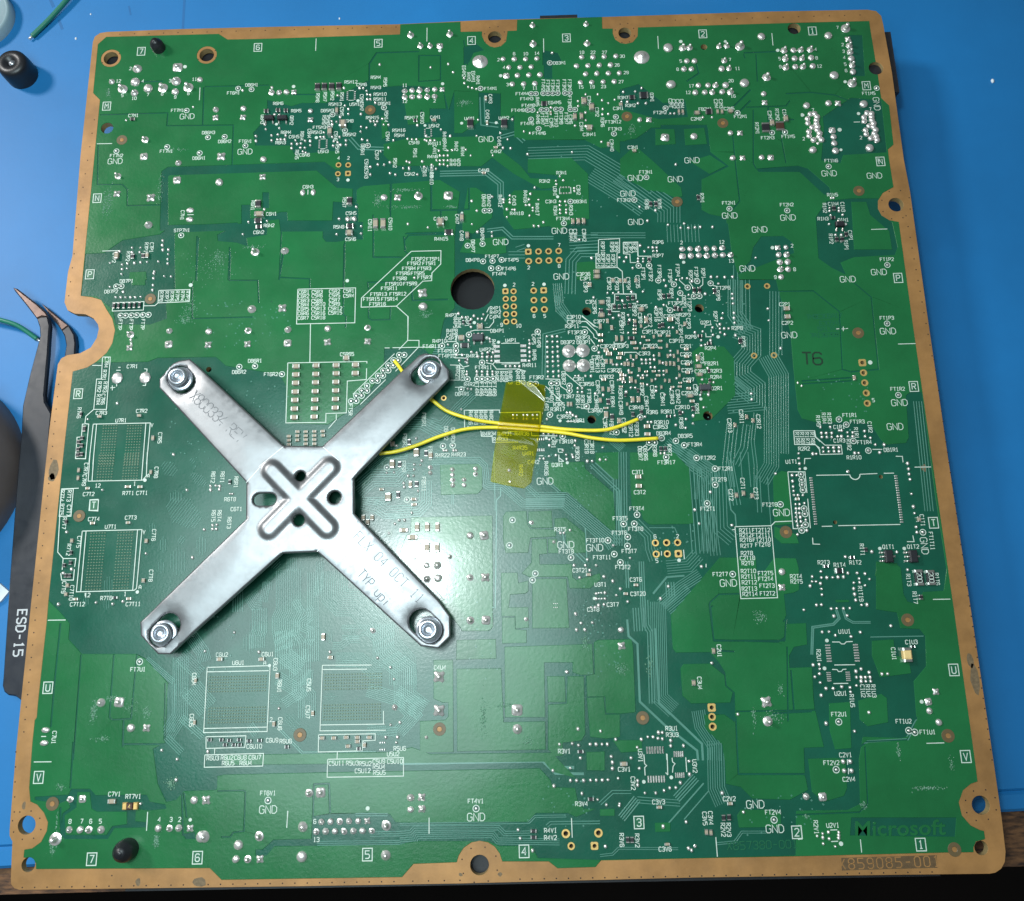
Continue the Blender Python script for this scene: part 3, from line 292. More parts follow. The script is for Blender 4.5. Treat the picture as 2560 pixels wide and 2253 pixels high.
D_R="""12.35 181.19 1.27 0.81;59.86 189.06 1.28 2.04;61.64 189.06 1.28 2.04;63.55 188.99 1.28 2.04;65.41 189.07 1.27 2.04;46.87 182.41 1.14 1.01;49.9 182.54 1.14 1.01;51.93 182.38 1.01 1.01;85.3 178.42 1.01 0.85;140.9 183.3 1.5 1.15;99.33 177.11 1.5 2.55;107.96 176.83 1.5 2.55;118.38 182.19 1.51 1.29;143.93 183.77 2.26 1.72;160.21 178.51 1.74 1.56;174.18 173.39 1.85 2.67;177.8 173.7 1.97 2.53;46.07 155.98 1.36 2.04;46.3 151.39 1.84 1.34;46.63 149.7 1.47 0.96;15.64 142.62 0.88 1.32;18.26 142.67 0.88 1.19;12.15 129.64 0.62 1.54;13.27 129.65 0.62 1.54;14.62 129.64 0.62 1.54;15.98 129.65 0.62 1.54;17.13 129.67 0.62 1.54;18.42 129.71 0.62 1.54;68.95 156.09 1.23 2.03;69.29 149.23 1.76 1.28;93.72 146.76 2.06 1.38;134.37 128.07 0.66 1.17;136.87 128 0.66 1.17;138.1 128.09 0.66 1.17;133.51 125.94 0.66 1.16;134.69 125.91 0.66 1.16;135.99 126 0.66 1.16;137.29 126.09 0.66 1.16;132.27 124.59 0.7 1.51;130.29 125.02 0.94 1.01;143.84 152.97 0.73 1.34;145.17 152.93 0.73 1.34;155.75 154.36 0.73 1.35;152.94 129.62 0.71 1.4;154.19 129.66 0.71 1.4;157.8 129.3 0.71 1.4;145.53 128.26 0.66 1.27;146.72 128.35 0.66 1.27;148.04 125.15 0.66 1.26;149.18 124.74 1.17 0.76;142.58 137.97 0.67 1.3;138.21 121.66 0.8 1.75;144 120.75 0.65 1.25;144.83 120.98 0.65 1.25;188.81 150.35 0.82 1.23;188.29 147.84 1.05 0.74;188.6 142.03 0.81 1.15;189.91 142 0.81 1.15;191 143.27 0.71 1.21;6.82 102.45 0.56 1.21;7.99 98.84 0.7 1.44;7.64 96.6 0.79 0.95;6.92 95.67 0.79 0.95;7.7 94.83 0.78 0.95;6.99 93.91 0.78 0.95;7.91 92.71 0.78 0.94;7 92.62 0.78 0.94;84.31 93.71 0.68 1.41;88.26 90.93 0.77 1.4;97.42 117.12 2.11 1.09;130.91 102.24 0.78 1.43;131.64 98.54 0.77 1.42;97.11 122.99 0.52 1;98.65 122.94 0.52 1;97.62 113.42 0.56 1.08;103 114.62 0.56 0.74;162.9 116.43 0.79 1.48;153.49 117.93 1.02 0.74;155.55 116.02 1.02 0.74;150.57 100.06 0.68 1.09;154.91 109.07 0.6 0.97;154.96 106.77 0.6 0.97;142.46 90.65 0.63 1.07;143.47 90.62 0.63 1.07;147.43 99.08 0.64 1.09;144.76 98.32 1 0.66;138.46 99.55 0.64 0.95;136.49 99.01 0.64 1.18;5.95 76.97 0.59 1;7.93 67.57 0.67 0.89;6.53 67.05 0.67 0.89;7.11 64.74 0.67 0.88;8 64.72 0.8 0.88;7.8 69.89 0.58 0.98;18.77 59.59 1.1 0.56;43.02 85.29 0.59 1.06;82.16 88.47 0.77 1.34;86.1 83.77 0.81 1.33;81.89 81.37 0.81 1.64;197.5 59.99 1.72 3.46;200.08 59.93 1.72 3.24;180.23 61.89 1.73 1.19;186.51 66.41 0.74 0.88;197.35 55.72 0.77 0.98;177.41 62.93 1 0.65;183.37 64.74 1 0.65;41.97 29.03 0.86 0.67;44.51 28.98 0.86 0.67;46.17 28.83 0.86 0.67;48.31 28.91 0.86 0.67;45.33 27.94 0.86 0.67;47.23 27.9 0.86 0.67;48.5 27.88 0.86 0.67;50.48 28.63 1.01 0.67;52.75 28.7 1.01 0.67;58.63 27.28 0.86 0.72;74.03 26.62 0.86 0.71;194.19 45.2 0.97 0.54;110.9 9.67 1.22 0.64;110.86 8.45 1.22 0.64;123.09 15.64 1.23 0.65;121.31 25.1 1.25 0.59;150.52 11.51 0.69 1.14;151.65 11.59 0.69 1.14;130.34 7.63 0.69 1.13;131.25 7.61 0.69 1.13;137.15 117.86 1.51 0.77;136.6 121.73 0.42 0.87;134.83 106.92 0.8 0.48;134.95 103.77 0.46 0.96;137.98 104.77 0.46 0.96"""
D_F="""9.95 175.35;73.6 182.01;139.36 177.92;163.56 175.2;20.83 131.31;150.49 153.5;195.62 155.1;191.04 117.76;8.7 78.26;169.33 70.77;61.27 29.61;91.29 30.2;134.89 31.63;193.94 50.89;199.27 26.72;9.16 16.78;197.43 4.54"""
D_GR="""65.85 166.42 0.74;68.31 166.34 0.74;65.77 163.93 0.73;115.73 141.1 0.83;118.2 141.08 0.83;120.68 141.09 0.83;113.26 138.57 0.85;115.73 138.63 0.85;118.2 138.6 0.85;120.69 138.61 0.85;109.38 130.77 0.76;107.44 128.84 0.76;109.34 128.83 0.76;107.43 126.88 0.76;109.37 126.83 0.76;107.44 124.86 0.76;109.37 124.91 0.76;107.45 122.95 0.75;109.33 122.97 0.75;114.27 130.81 0.81;114.25 128.31 0.81;116.69 128.32 0.81;114.23 125.86 0.83;116.71 125.84 0.83;165.93 130.42 0.74;170.64 130.38 0.74;92.36 104.22 0.66;165.93 112.74 0.76;170.62 112.71 0.76;191.13 107.81 0.85;191.11 105.35 0.84;191.17 102.84 0.84;191.1 100.34 0.84;139.91 69.03 0.81;142.42 69.02 0.81;144.9 69 0.81;139.95 66.51 0.81;142.43 66.52 0.81;149.72 31.54 0.82;149.69 29.54 0.86;117.6 8.99 0.9;118.63 6.58 0.78;124.39 9 0.9"""
D_GS="""68.32 163.94 0.73;113.23 141.1 0.8;107.41 130.83 0.74;116.69 130.81 0.79;191.13 110.3 0.9;144.9 66.5 0.83;149.78 33.44 0.86;123.46 6.53 0.78"""
D_S="""24.72 196.48 0.5;53.54 189.56 0.47;91.56 199.07 0.44;92.28 189.07 0.44;70.41 184.79 0.43;59.97 174.38 0.43;87.74 176.98 0.37;49.57 178.6 0.38;107.35 190.95 0.46;97.13 177.33 0.4;105.97 177.18 0.4;154.56 199.64 0.47;166.13 199.24 0.39;179.45 196.11 0.47;192.79 172.32 0.53;192.47 166.63 0.37;183.95 176.84 0.42;198.08 176.8 0.42;195.76 186.16 0.43;30.48 134.63 0.5;68.36 162.05 0.44;68.87 134.68 0.45;113.28 142.67 0.43;107.3 132.34 0.44;116.81 132.35 0.44;120.91 155.76 0.39;97.02 152.08 0.31;150.98 137.15 0.4;172.85 140.37 0.45;105.5 117.77 0.39;119.49 97.96 0.37;116.17 93.88 0.37;99.78 122.91 0.41;102.71 118.96 0.39;157.82 117.68 0.43;152.57 102.39 0.37;192.96 110.3 0.52;23.2 86.24 0.41;23.59 60.73 0.39;120.81 87.92 0.36;125.64 57.04 0.34;144.95 65.02 0.41;175.13 85.24 0.38;189.8 66.6 0.39;195.22 66.47 0.39;54.06 44.16 0.36;76.14 14.66 0.43;175.87 46.89 0.4;174.72 41.04 0.4;194.64 33.74 0.41;38.77 13.11 0.36;134.38 18.8 0.38;140.21 19.56 0.38;174.31 6.06 0.44"""
D_KR="""4.86 199.83 2.63;30.21 199.94 2.63"""
D_FX="""8.24 157.83 1.49 8.22 60;34.6 139.7 11.63 7.86 70;36.9 141.73 2.91 3.16 40;30.56 128.22 3.59 5.11 60;29.56 125.46 3.34 2.03 40;20.87 160.71 1.49 6.61 40;7.07 157.05 0.74 6.84 30;45.24 144.38 4.87 0.79 20;75.87 156.28 1.47 2.98 45;83.2 158.91 7.38 0.82 35;83.24 154.16 7.34 0.81 35;94.24 153.83 3.66 0.81 20;88.2 125.33 2.84 1.77 25;16.2 35.12 1.07 4.08 60;20.01 37.89 4.29 1.23 30;18.64 29.64 2.97 1.01 30;27.74 34.89 1.71 2.04 30;24.45 35.97 3.21 3.06 25;100.78 32.42 1.05 6.62 60;123.27 47.29 1.28 4.17 40;110.11 27.25 2.51 1.19 25;106.09 34.72 6.33 1.21 25;161.59 52.33 2.78 2.54 35;162.81 31.18 3.75 2.4 40;158.64 31.26 0.83 4 25;164.81 36.76 1.26 2.44 20;130.96 41.95 3.18 2.06 30;136.93 42.24 1.27 4.11 30;31.9 9.1 1.24 2.28 50;34.15 20.4 1.88 1.76 50;10.16 7.98 1.24 2.28 20;10.48 12.72 0.42 3.85 12;10.53 20.06 1.89 1.18 18;193.26 16.41 5.92 0.65 40;188.48 23.66 0.69 2.64 25;199.2 21.27 0.92 3.07 15;179.85 13.24 1.36 1.28 20;167.81 11.33 1.14 0.85 12;5.13 189.3 1.03 2.35 25;24.56 172.06 5.03 0.85 12;97.63 183.31 2.77 1.44 40;140.39 173.93 1.99 3.38 25"""
D_HOLES="""99.44 131.65 5.35;4.85 199.82 1.91;30.18 199.92 1.91;106.02 202.78 1.79;140.15 202.81 1.67;184.41 202.6 1.66;204.17 189.96 1.84;204.31 151.09 1.86;204.12 12.92 1.86;202.96 4.72 1.39;99.55 3.31 1.95;4.12 12.68 1.87;5.35 4.99 1.43;5.78 178.98 1.56;153.89 125.11 1.1;153.91 98.29 1.11;126.84 125.06 1.11;126.86 98.12 1.02;36.27 112.82 0.67;160.5 197.84 0.83;25.86 7.55 2.19;192.1 82.91 0.45;180.57 72.73 0.45"""
D_ED="""4.59 0.67;7.18 0.66;9.77 0.65;12.35 0.65;14.94 0.64;17.52 0.64;20.11 0.63;22.69 0.62;25.27 0.62;27.85 0.61;30.43 0.6;33.01 0.6;35.59 0.59;38.16 0.59;40.74 0.58;43.32 0.57;45.89 0.57;48.46 0.56;51.04 0.55;53.61 0.55;56.18 0.54;58.75 0.54;61.32 0.53;63.89 0.52;66.45 0.52;69.02 0.51;71.59 0.5;74.15 0.5;76.71 0.49;79.28 0.49;81.84 0.48;85.73 0.49;88.98 0.48;92.23 0.48;95.47 0.47;107.85 0.49;110.35 0.48;112.84 0.48;115.34 0.48;117.83 0.47;120.33 0.47;122.82 0.47;125.31 0.46;127.8 0.46;130.29 0.46;132.78 0.45;135.27 0.45;137.76 0.45;140.24 0.45;142.73 0.44;145.22 0.44;147.7 0.44;150.18 0.43;152.67 0.43;155.15 0.43;157.63 0.42;160.11 0.42;162.59 0.42;165.07 0.42;167.55 0.41;170.02 0.41;172.5 0.41;174.97 0.4;177.45 0.4;179.92 0.4;182.4 0.39;184.87 0.39;187.34 0.39;189.81 0.39;192.28 0.38;2.22 181.5;2.01 177.57;1.81 173.67;1.61 169.8;1.41 165.97;1.22 162.17;1.02 158.4;0.83 154.66;0.64 150.95;0.87 147.67;0.81 143.88;0.74 140.12;0.68 136.4;0.62 132.7;0.52 113.18;0.55 110.07;0.58 106.98;0.61 103.92;0.64 100.88;0.68 97.86;0.71 94.86;0.74 91.89;0.77 88.93;0.8 86;0.83 83.08;0.86 80.19;0.89 77.32;0.91 74.47;0.94 71.64;0.97 68.82;1 66.03;1.03 63.25;1.06 60.5;1.08 57.76;1.11 55.05;1.14 52.35;1.17 49.67;1.19 47;1.22 44.36;1.25 41.73;1.28 39.12;1.3 36.53;1.33 33.96;1.35 31.4;0.09 27.34;0.37 24.3;0.64 21.28;0.91 18.29;1.18 15.32;6.58 207.14;10.46 207.12;14.34 207.1;18.21 207.08;22.08 207.06;25.95 207.04;29.82 207.02;33.69 207;37.55 206.99;41.42 206.97;45.28 206.95;49.14 206.93;53 206.91;56.86 206.89;60.71 206.87;64.57 206.85;68.42 206.84;72.27 206.82;76.12 206.8;79.96 206.78;149.58 206.29;153.63 206.28;157.66 206.27;161.7 206.26;165.74 206.25;169.77 206.24;173.8 206.23;177.83 206.21;181.86 206.2;185.89 206.19;189.92 206.18;193.94 206.17;197.96 206.16;201.98 206.15;206.36 147.98;206.46 145.06;206.57 142.17;206.67 139.3;206.78 136.44;206.88 133.61;206.98 130.79;207.08 127.99;207.18 125.21;207.28 122.45;207.38 119.7;207.48 116.97;207.58 114.26;207.68 111.57;208.01 110.57;208 108.03;208 105.5;207.99 102.99;207.99 100.5;207.98 98.02;207.97 95.55;207.97 93.1;207.96 90.67;207.96 88.25;207.95 85.84;207.95 83.45;207.94 81.07;207.94 78.71;207.93 76.35;207.93 74.02;207.92 71.69;207.92 69.38;207.91 67.08;207.91 64.8;207.9 62.53;207.89 60.27;207.89 58.03;207.88 55.79;207.88 53.57;207.87 51.37;207.87 49.17;207.86 46.99;207.86 44.82;207.86 42.66;207.85 40.51;207.85 38.38;207.84 36.26;207.84 34.15;207.83 32.05;207.83 29.96;207.82 27.88;207.82 25.82;207.81 23.76;207.81 21.72;23.11 2.63;7.37 198.87;6.28 197.19;4.36 197.05;2.72 198.53;2.33 200.78;3.42 202.47;5.35 202.61;6.99 201.12;32.67 198.98;31.53 197.3;29.61 197.16;28.03 198.64;27.7 200.88;28.83 202.57;30.76 202.71;32.35 201.22;108.71 201.71;107.29 199.82;105.13 199.67;103.49 201.33;103.32 203.86;104.74 205.77;106.92 205.92;108.56 204.24;142.59 201.82;141.22 200.07;139.22 199.93;137.76 201.47;137.69 203.8;139.07 205.57;141.08 205.71;142.54 204.16;207.61 149.79;205.53 147.49;202.75 147.29;200.87 149.31;200.99 152.38;203.07 154.71;205.88 154.91;207.76 152.87;207.14 11.95;205.24 10.16;202.7 9.99;200.99 11.53;201.1 13.89;203 15.69;205.56 15.87;207.27 14.31;103.18 2.26;101.29 0.24;98.39 0.05;96.17 1.78;95.92 4.45;97.81 6.49;100.73 6.68;102.95 4.93;7.23 11.77;5.88 10.09;3.52 9.93;1.5 11.38;1.01 13.59;2.35 15.28;4.74 15.44;6.76 13.98"""
D_M="""soic 47.73 180.09 2.66 1.29 3;soic 51.15 179.97 2.66 1.29 3;pads 68.58 186.44 1.91 2.9 5;pads 61.73 172.55 1.88 2.81 5;pads 88.53 174.92 1.63 2.54 4;blob 187.42 173.34 2.22 8.44;blob 201.56 172.88 2.21 8.44;pads2 122.83 157.54 2.93 1.63 4;soic 189.62 145.81 2.15 1.59 3;bga 13.9 94.91 3.69 9.95 6 15;bga 19.67 94.76 3.69 9.93 6 15;sot 100.6 118.89 2.81 1.74;pads 108.25 114.85 6.29 5.17 4;pads2 122.45 96.77 2.96 2.12 4;pads2 114.81 92.4 2.04 2.56 4;sot 153.68 105 2.75 1.44;bga 13.68 89.48 3.9 6.55 6 10;bga 19.61 89.56 3.89 6.54 6 10;bga 13.46 67.88 3.79 13.31 6 20;bga 19.69 67.96 3.79 13.29 6 20;pads2 117.02 55.7 1.3 0.85 3;pads2 126.96 57.61 1.3 1.28 2;arc 186.23 83.55 1.15;comb 176.22 77.73 0.66 11.71 20;comb 195.48 77.71 0.66 11.73 20;sotv 191.09 64.78 2.06 2.84;sotv 196.5 64.66 2.06 2.84;bga 47.16 40.46 12.87 3.71 22 6;bga 47.4 33.98 12.76 3.64 22 6;bga 72.45 40.43 12.82 3.69 22 6;bga 72.34 34.09 12.72 3.63 22 6;pads2 79.05 27 1.51 1.43 3;comb2 137.14 25.04 4.15 1.38 7;comb2 142.06 24.16 2.38 1.18 5;comb 175.96 44.2 1.06 4.14 7;comb 181.99 44.17 1.06 4.14 7;comb 175.52 39.29 0.92 2.25 5;comb 179.63 39.3 0.92 2.25 5;thermistor 25.95 16.09 3.34 1.45;comb2 137.13 25.08 4.15 1.38 7;comb2 137.04 19.27 4.12 1.36 7;comb2 142.01 24.11 2.28 1.08 5;comb2 142.03 19.95 2.26 1.07 5"""
